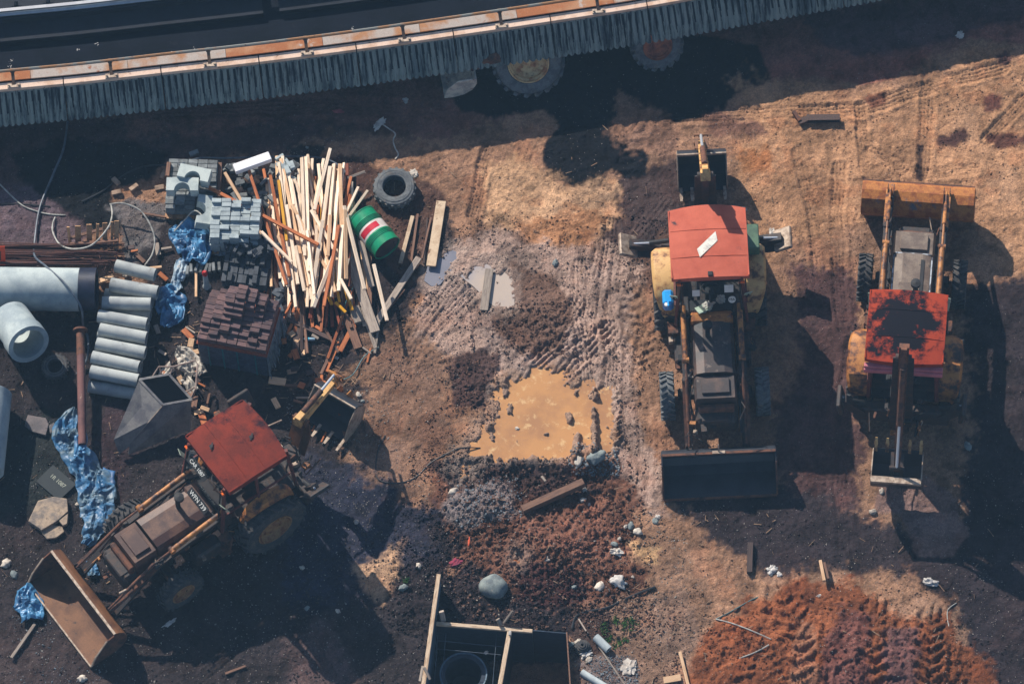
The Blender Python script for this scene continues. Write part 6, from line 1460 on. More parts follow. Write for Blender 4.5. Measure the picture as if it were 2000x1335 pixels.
# ---- tarps
from mathutils import noise as NZ
def tarp(name, pts, widths, m, label, cat='tarpaulin', z=.06, amp=.09, seed=0, nseg=70, nw=44, lift=None, fold=9):
    """crumpled strip along a px path"""
    P = [GP(x, y, z) for x, y in pts]
    if lift: P = [p_ + Vector((0, 0, l_)) for p_, l_ in zip(P, lift)]
    acc = [0]
    for i in range(1, len(P)): acc.append(acc[-1] + (P[i] - P[i - 1]).length)
    vs = []; r_ = random.Random(seed); off = Vector((seed * 7.7, 3.1, 1.7))
    for i in range(nseg + 1):
        s = acc[-1] * i / nseg; j = max(k for k in range(len(P) - 1) if acc[k] <= s + 1e-9); t = (s - acc[j]) / max(1e-6, acc[j + 1] - acc[j])
        c = P[j].lerp(P[j + 1], t); w_ = widths[j] * (1 - t) + widths[j + 1] * t; d = (P[j + 1] - P[j]).normalized(); n = Vector((-d.y, d.x, 0))
        for k in range(nw + 1):
            u = k / nw * 2 - 1; q = Vector((s * 2.2, u * w_ * 2.2 + .001 * i, 0)) + off
            wob = NZ.noise(q * 1.3) * .16; fz = abs(math.sin((u * fold * .5 + NZ.noise(q * .9) * 3.0 + NZ.noise(q * 2.2) * 1.2))) ; hgt = fz * amp * .45 + (1 - abs(NZ.noise(q * 1.7 + off)) * 2.6) * amp * .75 + (1 - abs(NZ.noise(q * 4.1)) * 3) * amp * .2 + (1 - abs(NZ.noise(q * 8.7)) * 3) * amp * .1
            edge = 1 + NZ.noise(Vector((s * 4, u * 3, seed))) * .28
            vs.append(c + n * (u * w_ * edge) + d * wob + Vector((0, 0, max(-.03, hgt * (1 - abs(u) ** 4 * .8)))))
    fs = [(i * (nw + 1) + k, i * (nw + 1) + k + 1, (i + 1) * (nw + 1) + k + 1, (i + 1) * (nw + 1) + k) for i in range(nseg) for k in range(nw)]
    mb = MB(); mb.add(vs, fs, None, True); o = mb.build(name, m, ang=24); sm = o.modifiers.new('th', 'SOLIDIFY'); sm.thickness = .004
    return tag(o, label, cat)
tarp('blue_tarpaulin', [(352, 448), (378, 470), (382, 500), (376, 520)], [.28, .42, .34, .2], M['tarp'], 'bright blue tarpaulin heap beside the standing concrete saddle', amp=.14, seed=1, z=.12, nseg=90, nw=64)
tarp('blue_tarpaulin', [(358, 512), (352, 535), (345, 560), (352, 575)], [.14, .15, .12, .1], M['tarp_grey'], 'faded grey-blue twisted tarpaulin strip below the bright blue heap', amp=.08, seed=2)
tarp('blue_tarpaulin', [(318, 565), (330, 590), (338, 615), (322, 640)], [.2, .32, .28, .1], M['tarp'], 'crumpled blue tarpaulin between the small pipes and red-brown stack', amp=.12, seed=3)
tarp('blue_tarpaulin', [(148, 800), (136, 825), (125, 850), (150, 890), (182, 940), (192, 975), (190, 1010), (176, 1060), (163, 1070)], [.06, .2, .28, .28, .34, .4, .32, .14, .08], M['tarp_dirty'], 'long dirty blue tarpaulin trailing from the rusty pole to the loader', amp=.1, seed=4, nseg=190, nw=48)
tarp('blue_tarpaulin', [(160, 866), (160, 908)], [.12, .13], M['tarp'], 'blue sheet wrapped round the lower end of the rusty pole', amp=.05, z=.34, seed=5, nseg=24)
tarp('blue_tarpaulin', [(48, 1150), (58, 1180), (62, 1212)], [.16, .3, .22], M['tarp'], 'small crumpled blue sheet left of the brown bucket', amp=.1, seed=6)
tarp('blue_tarpaulin', [(178, 1095), (184, 1130)], [.1, .12], M['tarp_dirty'], 'scrap of blue sheet between the brown bucket and the loader', amp=.08, seed=7, nseg=20)
tarp('blue_sheet', [(214, 915), (210, 955)], [.13, .15], mat('blue_panel', C(60, 108, 160), C(36, 52, 80), scale=2, rough=.4, bump=.1, var=.1), 'dark blue plastic panel right of the long tarpaulin', amp=.012, seed=8, nseg=12, nw=8, cat='panel')
tarp('white_sack', [(350, 690), (372, 712), (386, 735)], [.12, .26, .2], M['sack'], 'crumpled dirty white sack left of the wrapped pallet', 'sack', amp=.12, seed=9, fold=12)
tarp('white_sack', [(335, 720), (318, 735)], [.12, .08], M['sack'], 'small torn sack beside the hopper frame', 'sack', amp=.08, seed=10, nseg=20)
tarp('white_sack', [(362, 740), (380, 768)], [.12, .1], M['sack'], 'long rag of white sack behind the hopper rim', 'sack', amp=.1, seed=11, nseg=30)
tarp('plastic_film', [(420, 488), (445, 492)], [.16, .12], M['film'], 'clear plastic film heap under the pale grey stack', 'plastic film', amp=.09, seed=12, nseg=24)
# ---- hopper
e = empty('steel_hopper', G(300, 840, 0), 0, 'dark tapered steel hopper tipped on its side with a pale worn edge', 'hopper'); inv = Matrix.Translation(-e.location)
Am = [G(272, 742, .95), G(330, 732, .6), G(374, 780, .45), G(318, 790, .98)]   # mouth corners: left, back, right, front
Bt = [G(234, 845, .3), G(243, 846, .08), G(250, 870, .06), G(236, 884, .25)]
Bt = [G(243, 842, .38), G(222, 858, .3), G(232, 888, .1), G(251, 868, .34)]
# body: mouth square to small outlet
mouth = [G(272, 741, .8), G(330, 731, .8), G(374, 780, .66), G(318, 790, .7)]
outl = [G(240, 844, .4), G(222, 858, .36), G(233, 886, .1), G(252, 866, .2)]
low = [G(300, 880, .02)]
mb = MB(); v = [inv @ q for q in mouth + outl]
mb.add(v, [(0, 3, 7, 4), (3, 2, 6, 7), (2, 1, 5, 6), (1, 0, 4, 5)]); o = mb.build('shell', M['hopperm'], e); sm = o.modifiers.new('th', 'SOLIDIFY'); sm.thickness = .012
mc = (v[0] + v[1] + v[2] + v[3]) / 4; vi = [mc + (q - mc) * .97 + Vector((0, 0, .012)) for q in v[:4]]
mb = MB(); mb.add(vi, [(0, 1, 2, 3)]); mb.build('mouth_shade', mat('shade_black', C(12, 14, 20), rough=1, spec=0, bump=0, var=.1), e)  # black sheet under the rim paints the shade inside the mouth
mb = MB()
for k in range(4): mb.bar(v[k], v[(k + 1) % 4], .05, .03)
mb.build('rim', M['hopperm'], e)
mb = MB(); mb.bar(v[3], v[7], .04, .02); mb.build('worn_edge', M['edge'], e)
fr = [G(298, 735, .4), G(310, 716, .5), G(338, 716, .55), G(382, 704, .5), (G(386, 712, .5)), G(382, 760, .5), G(370, 784, .3)]
mb = MB(); mb.tube([inv @ q for q in fr], .02, 6); mb.tube([inv @ G(338, 716, .55), inv @ G(330, 738, .4)], .018, 6); mb.tube([inv @ G(382, 755, .5), inv @ G(362, 766, .3)], .018, 6); mb.tube([inv @ G(312, 718, .5), inv @ G(318, 738, .4), inv @ G(376, 782, .25)], .018, 6)
mb.build('handle_frame', mat('pale_tube', C(160, 142, 134), C(120, 100, 92), scale=8, rough=.6, bump=.1, var=.15), e)
mb = MB(); mb.add([inv @ G(253, 868, .2), inv @ G(319, 792, .69), inv @ G(373, 783, .64), inv @ G(372, 838, .04), inv @ G(250, 888, .02)], [(0, 1, 2, 3, 4)]); o = mb.build('side_panel', M['hopperm'], e); sm = o.modifiers.new('th', 'SOLIDIFY'); sm.thickness = .01
# ---- broken slabs
def slab(px, py, poly, th, m, label, name='concrete_slab', tilt=(0, 0), z=None, yaw=0):
    c = GP(px, py); pts = [G(x, y, c.z) - c for x, y in poly]
    mb = MB(); mb.prism([(q.x, q.y) for q in pts], th, None, z0=.0); o = mb.build(name, m); o.location = c + Vector((0, 0, 0 if z is None else z)); o.rotation_euler = (tilt[0], tilt[1], 0)
    bv = o.modifiers.new('b', 'BEVEL'); bv.width = .012; bv.segments = 2
    return tag(o, label, 'slab')
slab(95, 1005, [(56, 1022), (75, 982), (105, 974), (132, 978), (134, 1003), (112, 1022), (82, 1040), (78, 1036)], .12, M['slabm'], 'large pale broken concrete slab left of the long tarpaulin')
slab(122, 1014, [(114, 1018), (134, 1006), (132, 1026), (124, 1030)], .1, M['slabm'], 'smallest broken slab piece beside the large pale slab')
slab(102, 1036, [(82, 1042), (100, 1026), (122, 1030), (126, 1040), (110, 1052), (92, 1054)], .06, M['slabm'], 'darker broken slab piece below the large pale slab')
slab(72, 828, [(48, 832), (55, 812), (90, 818), (96, 830), (90, 852), (64, 845)], .06, mat('grey_slab', C(120, 112, 112), C(100, 96, 98), C(80, 74, 74), scale=4, rough=.9, bump=.4, var=.2), 'flat grey broken slab left of the rusty pole')
slab(100, 832, [(96, 832), (106, 826), (112, 840), (98, 848)], .05, MATS['grey_slab'], 'small grey broken slab chip beside the flat slab')
slab(1068, 1134 - 20, [(1060, 1090), (1070, 1085), (1075, 1095), (1063, 1098)], .05, M['rockpale'], 'thin pale slab chip in the brown clods')
# board with painted number
mb = MB(); mb.box((0, 0, 0), (.66, .5, .02), b=.005); o = mb.build('painted_board', mat('dark_green_board', C(34, 44, 48), C(28, 38, 44), scale=3, rough=.7, bump=.1, var=.15)); q = GP(110, 945, .04); o.location = q; yw = yaw_of((105, 935), (124, 951)); o.rotation_euler = (0, 0, yw)
tag(o, 'dark board with a small painted number left of the long tarpaulin', 'board'); text('painted_number', '1R 1087', .12, mat('cream_letters', C(170, 176, 160), rough=.7, bump=0, var=.2), o, Matrix.Translation((0, .05, .012)))
# ---- cables and hoses
def hose(name, pts, r, m, label, cat='hose', z=None, sub_=8, closed=False, zs=None):
    P = []
    for i, (x, y) in enumerate(pts):
        zz = zs[i] if zs else None
        P.append(GP(x, y, r) if zz is None else G(x, y, zz))
    if len(P) >= 3:
        Q = [P[0]] + P + [P[-1]]; out = []
        for i in range(1, len(Q) - 2):
            for k in range(sub_):
                t = k / sub_; a, b, c, d = Q[i - 1], Q[i], Q[i + 1], Q[i + 2]; out.append(.5 * ((2 * b) + (c - a) * t + (2 * a - 5 * b + 4 * c - d) * t * t + (3 * b - a - 3 * c + d) * t ** 3))
        out.append(P[-1]); P = out
    mb = MB(); mb.tube(P, r, 7); return tag(mb.build(name, m), label, cat)
hose('cable', [(132, 237), (124, 290), (104, 340), (78, 405), (68, 470), (68, 500), (90, 520), (128, 555), (158, 600), (163, 640), (172, 660), (170, 700), (150, 730)], .022, M['cable'], 'long blue-grey cable dropping from the parapet across the large pipe', 'cable', zs=[.05, .05, .05, .05, .08, .35, .74, .93, .72, .25, .1, .1, .05])
hose('conduit', [(214, 399), (240, 397), (272, 410), (292, 436), (302, 466), (298, 495), (283, 518)], .018, M['cable_l'], 'pale curved conduit looping above the topmost small pipe', 'conduit', zs=[.3, .35, .3, .25, .2, .15, .1])
hose('conduit', [(217, 400), (219, 420), (210, 446), (180, 478), (145, 486), (118, 478), (104, 455), (103, 438), (108, 424)], .018, M['cable_l'], 'pale conduit loop hanging over the broken pallet', 'conduit', zs=[.3, .4, .6, .6, .4, .2, .1, .06, .05])
hose('conduit', [(0, 360), (20, 380), (45, 402), (75, 414), (100, 420), (128, 421)], .016, M['cable_l'], 'thin pale hose crossing the mud at the left edge', 'hose')
hose('conduit', [(-5, 398), (40, 398), (80, 402), (98, 404)], .012, M['cable_b'], 'thin dark wire crossing the mud near the left edge', 'wire')
hose('conduit', [(160, 395), (200, 375), (245, 340), (285, 325), (330, 322)], .018, M['cable_b'], 'black hose running behind the corner pallet', 'hose')
hose('conduit', [(350, 322), (390, 309), (440, 309), (520, 307), (600, 306), (650, 316), (682, 345), (690, 375)], .02, M['cable'], 'grey hose arching over the back of the block and batten piles', 'hose', zs=[.5, .3, .1, .1, .1, .1, .1, .06])
hose('black_hose', [(880, 888), (920, 876), (985, 874)], .022, M['cable_b'], 'black hose stub lying at the left tip of the orange puddle', 'hose', zs=None) if False else None
hose('black_hose', [(938, 873), (900, 876), (870, 888), (840, 905), (815, 930), (790, 942), (760, 944), (738, 935), (734, 912), (738, 880), (752, 850)], .012, M['cable_b'], 'black hose curving left from the puddle', 'hose')
hose('black_hose', [(1117, 1228), (1124, 1205), (1140, 1196), (1158, 1193), (1190, 1186), (1230, 1168), (1280, 1148)], .022, M['cable_b'], 'black hose curving over the rubble right of the pit', 'hose')
hose('wire', [(1398, 1210), (1430, 1222), (1470, 1240), (1506, 1258)], .014, M['cable_l'], 'pale tube lying over the orange earth mound', 'tube')
hose('wire', [(1444, 1292), (1475, 1282), (1502, 1270)], .014, M['cable_l'], 'shorter pale tube low on the orange earth mound', 'tube')
hose('wire', [(1398, 1210), (1420, 1200), (1440, 1190), (1470, 1172), (1500, 1160)], .012, mat('grey_green_rope', C(90, 116, 116), C(70, 94, 98), scale=8, rough=.7, bump=0, var=.1), 'grey-green rope along the left rim of the orange mound', 'rope')
hose('wire', [(1868, 1178), (1852, 1192), (1850, 1210), (1853, 1228)], .009, M['cable_l'], 'thin pale wire right of the orange mound', 'wire')
hose('strap', [(740, 678), (712, 695), (690, 730), (668, 742)], .01, M['teal'], 'teal strap trailing from the lower timber to the digging bucket', 'strap', zs=[.05, .04, .04, .04])
hose('strap', [(690, 560), (672, 600), (668, 640)], .01, M['teal'], 'teal strap hanging beneath the batten pile', 'strap', zs=[.3, .2, .05])
hose('rope', [(768, 300), (766, 325), (772, 345)], .01, M['dirtycloth'], 'knotted pale rope tail above the big lorry tyre', 'rope') if False else None
hose('rope', [(742, 240), (760, 252), (772, 262), (768, 275), (772, 290), (778, 302), (772, 312)], .014, M['dirtycloth'], 'knotted pale rope above the big lorry tyre', 'rope')
hose('rope', [(340, 452), (360, 430), (378, 412), (392, 418), (405, 440), (412, 456)], .014, M['cable_l'], 'pale rope looped over the bright blue tarpaulin', 'rope', zs=[.2, .3, .4, .6, .5, .3])
# ---- steel beam
e = empty('steel_beam', GP(1595, 232), 0, 'rusty bent steel beam lying alone on the tan ground', 'beam'); inv = Matrix.Translation(-e.location)
mb = MB(); a = GP(1575, 236, .07); b = GP(1640, 235, .07)
for (dz, w_, h_) in ((.05, .14, .015), (-.05, .14, .015), (0, .015, .09)): mb.bar(a + Vector((0, 0, dz)), b + Vector((0, 0, dz)), w_ if h_ < .05 else .015, h_, inv)
mb.bar(GP(1560, 242, .05), GP(1578, 235, .06), .12, .06, inv); mb.build('web', M['w_dark'], e)
mb = MB(); mb.bar(GP(1550, 222, .1), GP(1562, 240, .05), .07, .1, inv); mb.build('bent_end', M['rust'], e)
# ---- rocks
def rock(px, py, s, m, label, seed, name='rock', cat='rock', z=.4, amp=.16, freq=1.6):
    o = crumple(name, s, m, seed, amp=amp, freq=freq); o.location = GP(px, py, s[2] * z); o.rotation_euler = (0, 0, seed * 1.3)
    for f in o.data.polygons: f.use_smooth = True
    return tag(o, label, cat)
rock(965, 1150, (.27, .3, .2), M['rock'], 'large rounded grey rock behind the formwork pit', 1, amp=.1, freq=1.2)
rock(1208, 1140, (.18, .12, .08), M['whitep'], 'white jagged lump on the rubble right of the rounded rock', 2, 'white_lump', amp=.4, freq=2)
rock(1172, 1146, (.13, .09, .06), M['rockpale'], 'pale flat stone left of the white jagged lump', 3)
rock(886, 960, (.08, .13, .08), M['rockpale'], 'oval pale stone at the left end of the rubble bank', 4)
rock(1166, 902, (.2, .13, .1), M['rock'], 'blue-grey stone at the lower right corner of the orange puddle', 5, amp=.3)
rock(1130, 908, (.13, .08, .06), M['rockpale'], 'pale stone on the lower rim of the orange puddle', 6)
rock(1142, 957, (.06, .06, .05), M['rockpale'], 'round pale stone at the right end of the thick beam', 7)
for k, (x, y, s) in enumerate(((1232, 1028, .09), (1246, 1040, .1), (1222, 1030, .05), (1280, 1018, .08), (1139, 979, .07), (1150, 984, .05), (1200, 1066, .08), (1210, 1055, .05), (1236, 1130, .04), (788, 1150, .1), (818, 1106, .07), (152, 985, .06),
                               (1084, 515, .08), (1010, 835, .05), (12, 1100, .12), (28, 1122, .1), (160, 1325, .1), (1130, 1255, .1), (1116, 1258, .07), (1150, 1290, .09), (735, 388, .05), (1122, 1146, .06), (696, 1020, .06), (590, 1108, .06), (600, 1190, .07), (660, 1195, .06), (950, 1272, .05),
                               (1890, 872, .1), (1705, 1000, .08), (1722, 960, .07), (600, 290, .04), (370, 790, .09), (700, 770, .07), (708, 782, .05), (600, 812, .06), (1368, 795, .05), (500, 395, .04))):
    rock(x, y, (s, s * .75, s * .55), M['rockpale'] if k % 3 else M['rock'], 'small %s stone, %s of the strewn single stones from the left' % ('pale' if k % 3 else 'grey', nth(1 + sorted([q[0] for q in ((1232,), (1246,), (1222,), (1280,), (1139,), (1150,), (1200,), (1210,), (1236,), (788,), (818,), (152,), (1084,), (1010,), (12,), (28,), (160,), (1130,), (1116,), (1150,), (735,), (1122,), (696,), (590,), (600,), (660,), (950,), (1890,), (1705,), (1722,), (600,), (370,), (700,), (708,), (600,), (1368,), (500,))]).index(x) + (1 if (x, y) in ((1150, 1290), (600, 290)) else 2 if (x, y) == (600, 812) else 0))), 30 + k, 'stone', 'stone', amp=.25)
# litter
def lit(px, py, s, m, label, seed, name='litter', cat='litter', amp=.5): 
    o = crumple(name, s, m, seed, amp=amp, freq=2.2); o.location = GP(px, py, s[2] * .6); o.rotation_euler = (0, 0, seed); return tag(o, label, cat)
lit(1875, 70, (.09, .08, .06), M['whitep'], 'crumpled white plastic bag in the top right corner', 1, 'plastic_bag', 'bag')
lit(792, 198, (.07, .05, .04), M['whitep'], 'small white scrap below the parapet near the half hidden bucket', 2)
lit(660, 218, (.12, .05, .03), mat('pink_rag', C(196, 100, 100), C(160, 80, 84), scale=8, rough=.9, bump=.2, var=.2), 'flattened pinkish rag below the parapet', 3, 'rag', 'rag')
lit(742, 242, (.18, .08, .04), M['dirtycloth'], 'frayed pale rag above the knotted rope', 4, 'rag', 'rag')
lit(808, 340, (.1, .08, .03), M['dirtycloth'], 'crumpled paper at the upper right of the big lorry tyre', 5, 'paper', 'paper')
lit(1816, 1138, (.17, .08, .06), M['whitep'], 'white plastic bottle shaped scrap on the lower right ground', 6, 'plastic_scrap')
lit(1508, 1114, (.11, .1, .05), M['whitep'], 'crumpled white cup on the ground below the dark beam', 7, 'plastic_cup', 'cup')
lit(1522, 1124, (.06, .05, .03), M['whitep'], 'small white scrap touching the crumpled white cup', 8)
lit(1194, 575, (.06, .05, .03), M['dirtycloth'], 'small pale scrap on the track left of the roofed loader', 9) if False else None
lit(332, 1217, (.15, .05, .03), M['whitep'], 'white torn strip on dark ground below the front tyre', 10)
lit(1508, 455, (.1, .06, .03), M['dirtycloth'], 'curled pale scrap right of the green tool box', 11)
lit(1452, 408, (.07, .05, .03), M['dirtycloth'], 'small cloth scrap at the back corner of the faded roof', 12)
lit(890, 1100, (.12, .08, .03), mat('magenta_rag', C(150, 56, 80), C(110, 50, 70), scale=8, rough=.9, bump=.2, var=.2), 'magenta plastic scrap left of the rounded rock', 13)
lit(916, 1058, (.12, .02, .02), mat('orange_strip', C(220, 96, 60), rough=.8, bump=0, var=.1), 'thin orange strip above the magenta scrap', 14, amp=.2)
lit(1228, 1305, (.16, .18, .04), M['dirtycloth'], 'grey crumpled cloth on the gravel right of the pit', 15, 'rag', 'rag')
lit(1145, 1278, (.12, .08, .04), M['whitep'], 'white triangular chip beside the pit corner', 16)
lit(1205, 1082, (.08, .12, .05), M['dirtycloth'], 'pinkish crumpled wrapper among the clods', 17, 'wrapper')
lit(1285, 1010, (.05, .05, .03), M['whitep'], 'tiny white chip up from the yellow earth patch', 18)
lit(1600, 1108 + 60, (.05, .03, .02), M['whitep'], 'tiny white chip on the top of the orange mound', 19)
# water bottle
e = empty('water_bottle', GP(606, 664, .04), yaw_of((592, 664), (622, 664)), 'clear plastic water bottle with blue label in the dark under the timber', 'bottle'); T = AX('X')
mb = MB(); mb.lathe([(0, -.1), (.036, -.1), (.036, .1), (.015, .15), (.015, .16), (0, .16)], 16, Matrix.Rotation(PI, 4, 'Z') @ T); mb.build('body', mat('bottle_plastic', C(150, 180, 200), rough=.15, bump=0, var=.05), e)
mb = MB(); mb.lathe([(.038, .02), (.038, .09)], 16, Matrix.Rotation(PI, 4, 'Z') @ T); mb.build('label', mat('bottle_label', C(70, 190, 220), rough=.5, bump=0, var=.05), e)
mb = MB(); mb.lathe([(0, .155), (.018, .155), (.018, .175), (0, .175)], 12, Matrix.Rotation(PI, 4, 'Z') @ T); mb.build('cap', M['whitep'], e)
mb = MB(); mb.box((0, 0, 0), (.09, .06, .006)); mb.box((0, 0, .004), (.075, .008, .003)); o = mb.build('label_card', M['whitep']); o.location = GP(657, 698, .03); o.rotation_euler = (.2, 0, -.6); tag(o, 'small white printed card near the two brown sticks', 'card')
# bollard
e = empty('bollard', GP(404, 560), 0, 'grey plastic bollard with a red tip behind the red-brown stack', 'bollard'); q = e.location
mb = MB(); mb.lathe([(0, 0), (.09, 0), (.06, .1), (.05, .5), (0, .5)], 16); mb.build('body', M['pvc'], e)
mb = MB(); mb.lathe([(.05, .5), (.055, .52), (.055, .6), (.03, .65), (0, .65)], 16); mb.build('tip', mat('red_tip', C(206, 40, 44), rough=.5, bump=0, var=.05), e)

r9 = random.Random(77); WS = []
for k in range(96):
    z_ = ((300, 640, 395, 790), (300, 640, 395, 790), (560, 650, 740, 740), (530, 740, 640, 800), (600, 780, 700, 860), (380, 770, 480, 820), (180, 480, 330, 560), (520, 560, 720, 690))[k % 8]
    WS.append((r9.uniform(z_[0], z_[2]), r9.uniform(z_[1], z_[3])))
WS.sort()
for k, (x, y) in enumerate(WS):
    a_ = r9.uniform(0, PI); L_ = r9.uniform(8, 26); seg_obj('wood_scrap', (x - math.cos(a_) * L_ * .5, y - math.sin(a_) * L_ * .5), (x + math.cos(a_) * L_ * .5, y + math.sin(a_) * L_ * .5), r9.uniform(.03, .14), r9.uniform(.02, .05), r9.uniform(.04, .1), r9.uniform(.04, .1), M[r9.choice(['w_brown', 'w_dark', 'w_grey', 'w_orange', 'w_tan'])], 'small wood scrap in the rubble round the stacks, %s from the left' % nth(k + 1), 'wood scrap', 'wood scraps in the rubble')
# ---- formwork pit
ZP = .32
def wallboard(name, p1, p2, z, h, th, m, label, cat='formwork board', frame=M['w_pale']):
    a = G(p1[0], p1[1], z); b = G(p2[0], p2[1], z); L = (b - a).length; yw = math.atan2(b.y - a.y, b.x - a.x)
    e = empty(name, (a.x, a.y, z - h), yw, label, cat)
    mb = MB(); mb.box((L / 2, 0, h / 2 - .03), (L, th * .5, h - .06)); mb.build('panel', m, e)
    mb = MB(); mb.box((L / 2, 0, h - .03), (L, th, .06), b=.006); mb.build('top_rail', frame, e); return e
formw = mat('form_timber', C(214, 190, 162), C(176, 146, 118), C(96, 74, 60), scale=3, scale3=6, thr3=(.6, .7), rough=.8, bump=.2, var=.12, stretch=(1.5, 12, 12))
fblue = mat('blue_grey_form', C(112, 138, 158), C(84, 108, 130), C(60, 76, 96), scale=3, rough=.5, bump=.1, var=.12)
wallboard('formwork_wall', (857, 1120), (822, 1372), ZP + .3, 1.7, .085, fblue, 'long formwork board on the left side of the pit', frame=formw)
wallboard('formwork_wall', (852, 1216), (1040, 1231), ZP + .05, 1.45, .08, M['formply'], 'timber-topped formwork board across the back of the pit', frame=formw)
wallboard('formwork_wall', (1041, 1230), (1110, 1236), ZP, 1.4, .03, M['formply'], 'thin dark formwork board at the right back of the pit', frame=M['formply'])
wallboard('formwork_wall', (996, 1228), (970, 1372), ZP + .04, 1.45, .09, M['formply'], 'timber-topped divider between the two pit chambers', frame=formw)
wallboard('formwork_wall', (1107, 1233), (1116, 1372), ZP + .02, 1.4, .03, M['formply'], 'thin dark formwork board on the right side of the pit', frame=M['w_brown'])
for (p1, p2, z1, z2, w_, lb) in (((862, 1193), (866, 1212), .55, .3, .1, 'short upright timber block at the back left corner of the pit'), ((972, 1208), (978, 1220), .5, .4, .08, 'grey block on the back board of the pit'),
                            ((1001, 1192), (984, 1216), .6, .4, .035, 'thin slanting stick above the pit divider'), ((828, 1302), (840, 1326), .7, .6, .05, 'small cross strut outside the left board')):
    seg_obj('timber_block', p1, p2, w_, .06, z1, z2, M['w_grey'], lb, 'timber')
mb = MB(); mb.box((0, 0, 0), (.06, .1, .05), b=.02); o = mb.build('cloth_tie', M['whitep']); o.location = G(996, 1236, ZP + .08); tag(o, 'white cloth tie on the corner of the pit divider', 'cloth')
e = empty('manhole_ring', G(905, 1316, -.3) - Vector((0, 0, .8)), 0, 'dark round manhole ring with pale lip standing in the left pit chamber', 'manhole ring')
mb = MB(); mb.lathe([(.46, 0), (.46, .8), (.36, .8), (.33, .6), (.33, 0)], 64); mb.build('shaft', M['ringm'], e); mb = MB(); mb.lathe([(.455, .8), (.475, .795), (.475, .825), (.45, .825), (.445, .8)], 64, closed=True); mb.build('lip', M['ringedge'], e)
mb = MB(); mb.lathe([(0, .05), (.33, .05)], 32); mb.build('floor', M['black'], e)
mb = MB(); mb.lathe([(.62, .0), (.62, .45), (.47, .5)], 64); mb.build('outer_casing', M['dark'], e)
for k, (p1, p2) in enumerate((((855, 1235), (848, 1340)), ((871, 1236), (862, 1340)), ((970, 1236), (962, 1340)), ((852, 1250), (980, 1262)), ((852, 1266), (978, 1278)))):
    a = G(p1[0], p1[1], ZP - .2); b = G(p2[0], p2[1], ZP - .2); mb = MB(); mb.tube([a, b], .006, 5)
    tag(mb.build('tie_wire', M['cable']), 'thin tie wire over the manhole ring, %s' % ('running away from the camera, %s from the left' % nth(k + 1) if k < 3 else ('running across, rear one' if k == 3 else 'running across, front one')), 'wire', 'tie wires over the pit')
# coil beside the pit
mb = MB(); c = GP(1138, 1265, .05)
for r_, z in ((.14, 0), (.11, .04), (.08, .07), (.045, .09)): mb.tube([c + Vector((r_ * math.cos(a * PI / 12), r_ * math.sin(a * PI / 12), z)) for a in range(24)], .025, 6, closed=True)
tag(mb.build('wire_coil', M['rubber']), 'small dark coil lying beside the right corner of the pit', 'coil')
HAZE = .00034
# ------------------------------------------------------------------ uncountable stuff
def scatter(name, zones, m, label, cat, seed):
    """zones: (poly px, count, rmin, rmax)"""
    r_ = random.Random(seed); pts = []
    for poly, n, r0, r1 in zones:
        xs = [p[0] for p in poly]; ys = [p[1] for p in poly]; k = 0; t = 0
        cand = np.array([[r_.uniform(min(xs), max(xs)), r_.uniform(min(ys), max(ys)), r0 + (r1 - r0) * r_.random() ** 3] for _ in range(n * 3)])
        d = sdpoly(cand[:, 0], cand[:, 1], poly); nn = fbm(cand[:, 0] * .02, cand[:, 1] * .02, seed, 3); keep = cand[(d > -6) & (nn > .38)]
        pts.append(keep[:n])
    P = np.concatenate(pts); W = [G(x, y) for x, y in P[:, :2]]
    Z = ground_eval(np.array([w_.x for w_ in W]), np.array([w_.y for w_ in W]), False)
    base = [(-.5, -.4, -.3), (.6, -.45, -.3), (.45, .5, -.3), (-.4, .55, -.3), (-.3, -.3, .4), (.35, -.2, .5), (.3, .35, .35), (-.25, .3, .45)]
    F = [(0, 3, 2, 1), (4, 5, 6, 7), (0, 1, 5, 4), (1, 2, 6, 5), (2, 3, 7, 6), (3, 0, 4, 7)]
    vs = []; fs = []
    for (x, y, r), w_, z in zip(P, W, Z):
        if z < -.05: continue
        a = r_.uniform(0, 6.28); ca, sa = math.cos(a), math.sin(a); o = len(vs); sx_, sy_, sz_ = r * r_.uniform(.8, 1.5), r * r_.uniform(.7, 1.1), r * r_.uniform(.6, 1)
        for bx, by, bz in base:
            bx *= sx_ * r_.uniform(.75, 1.25); by *= sy_ * r_.uniform(.75, 1.25); bz *= sz_
            vs.append((w_.x + bx * ca - by * sa, w_.y + bx * sa + by * ca, z + sz_ * .2 + bz))
        fs += [tuple(i + o for i in f) for f in F]
    me = bpy.data.meshes.new(name); me.from_pydata(vs, [], fs); me.materials.append(m); o = bpy.data.objects.new(name, me); col.objects.link(o)
    return tag(o, label, cat, kind='stuff')
def gritmat(name, a, b, c):
    m = mat(name, a, b, c, scale=9, scale3=14, thr=(.4, .6), thr3=(.6, .66), rough=.9, bump=0, var=.35); return m
G1 = gritmat('pale_grit', C(176, 168, 158), C(110, 104, 102), C(226, 220, 210))
G2 = gritmat('clod_soil', C(120, 88, 72), C(84, 62, 56), C(156, 120, 96))
G3 = gritmat('blue_gravel', C(140, 148, 152), C(96, 106, 116), C(176, 178, 174))
G4 = gritmat('dark_clod', C(70, 58, 58), C(50, 44, 50), C(104, 84, 76))
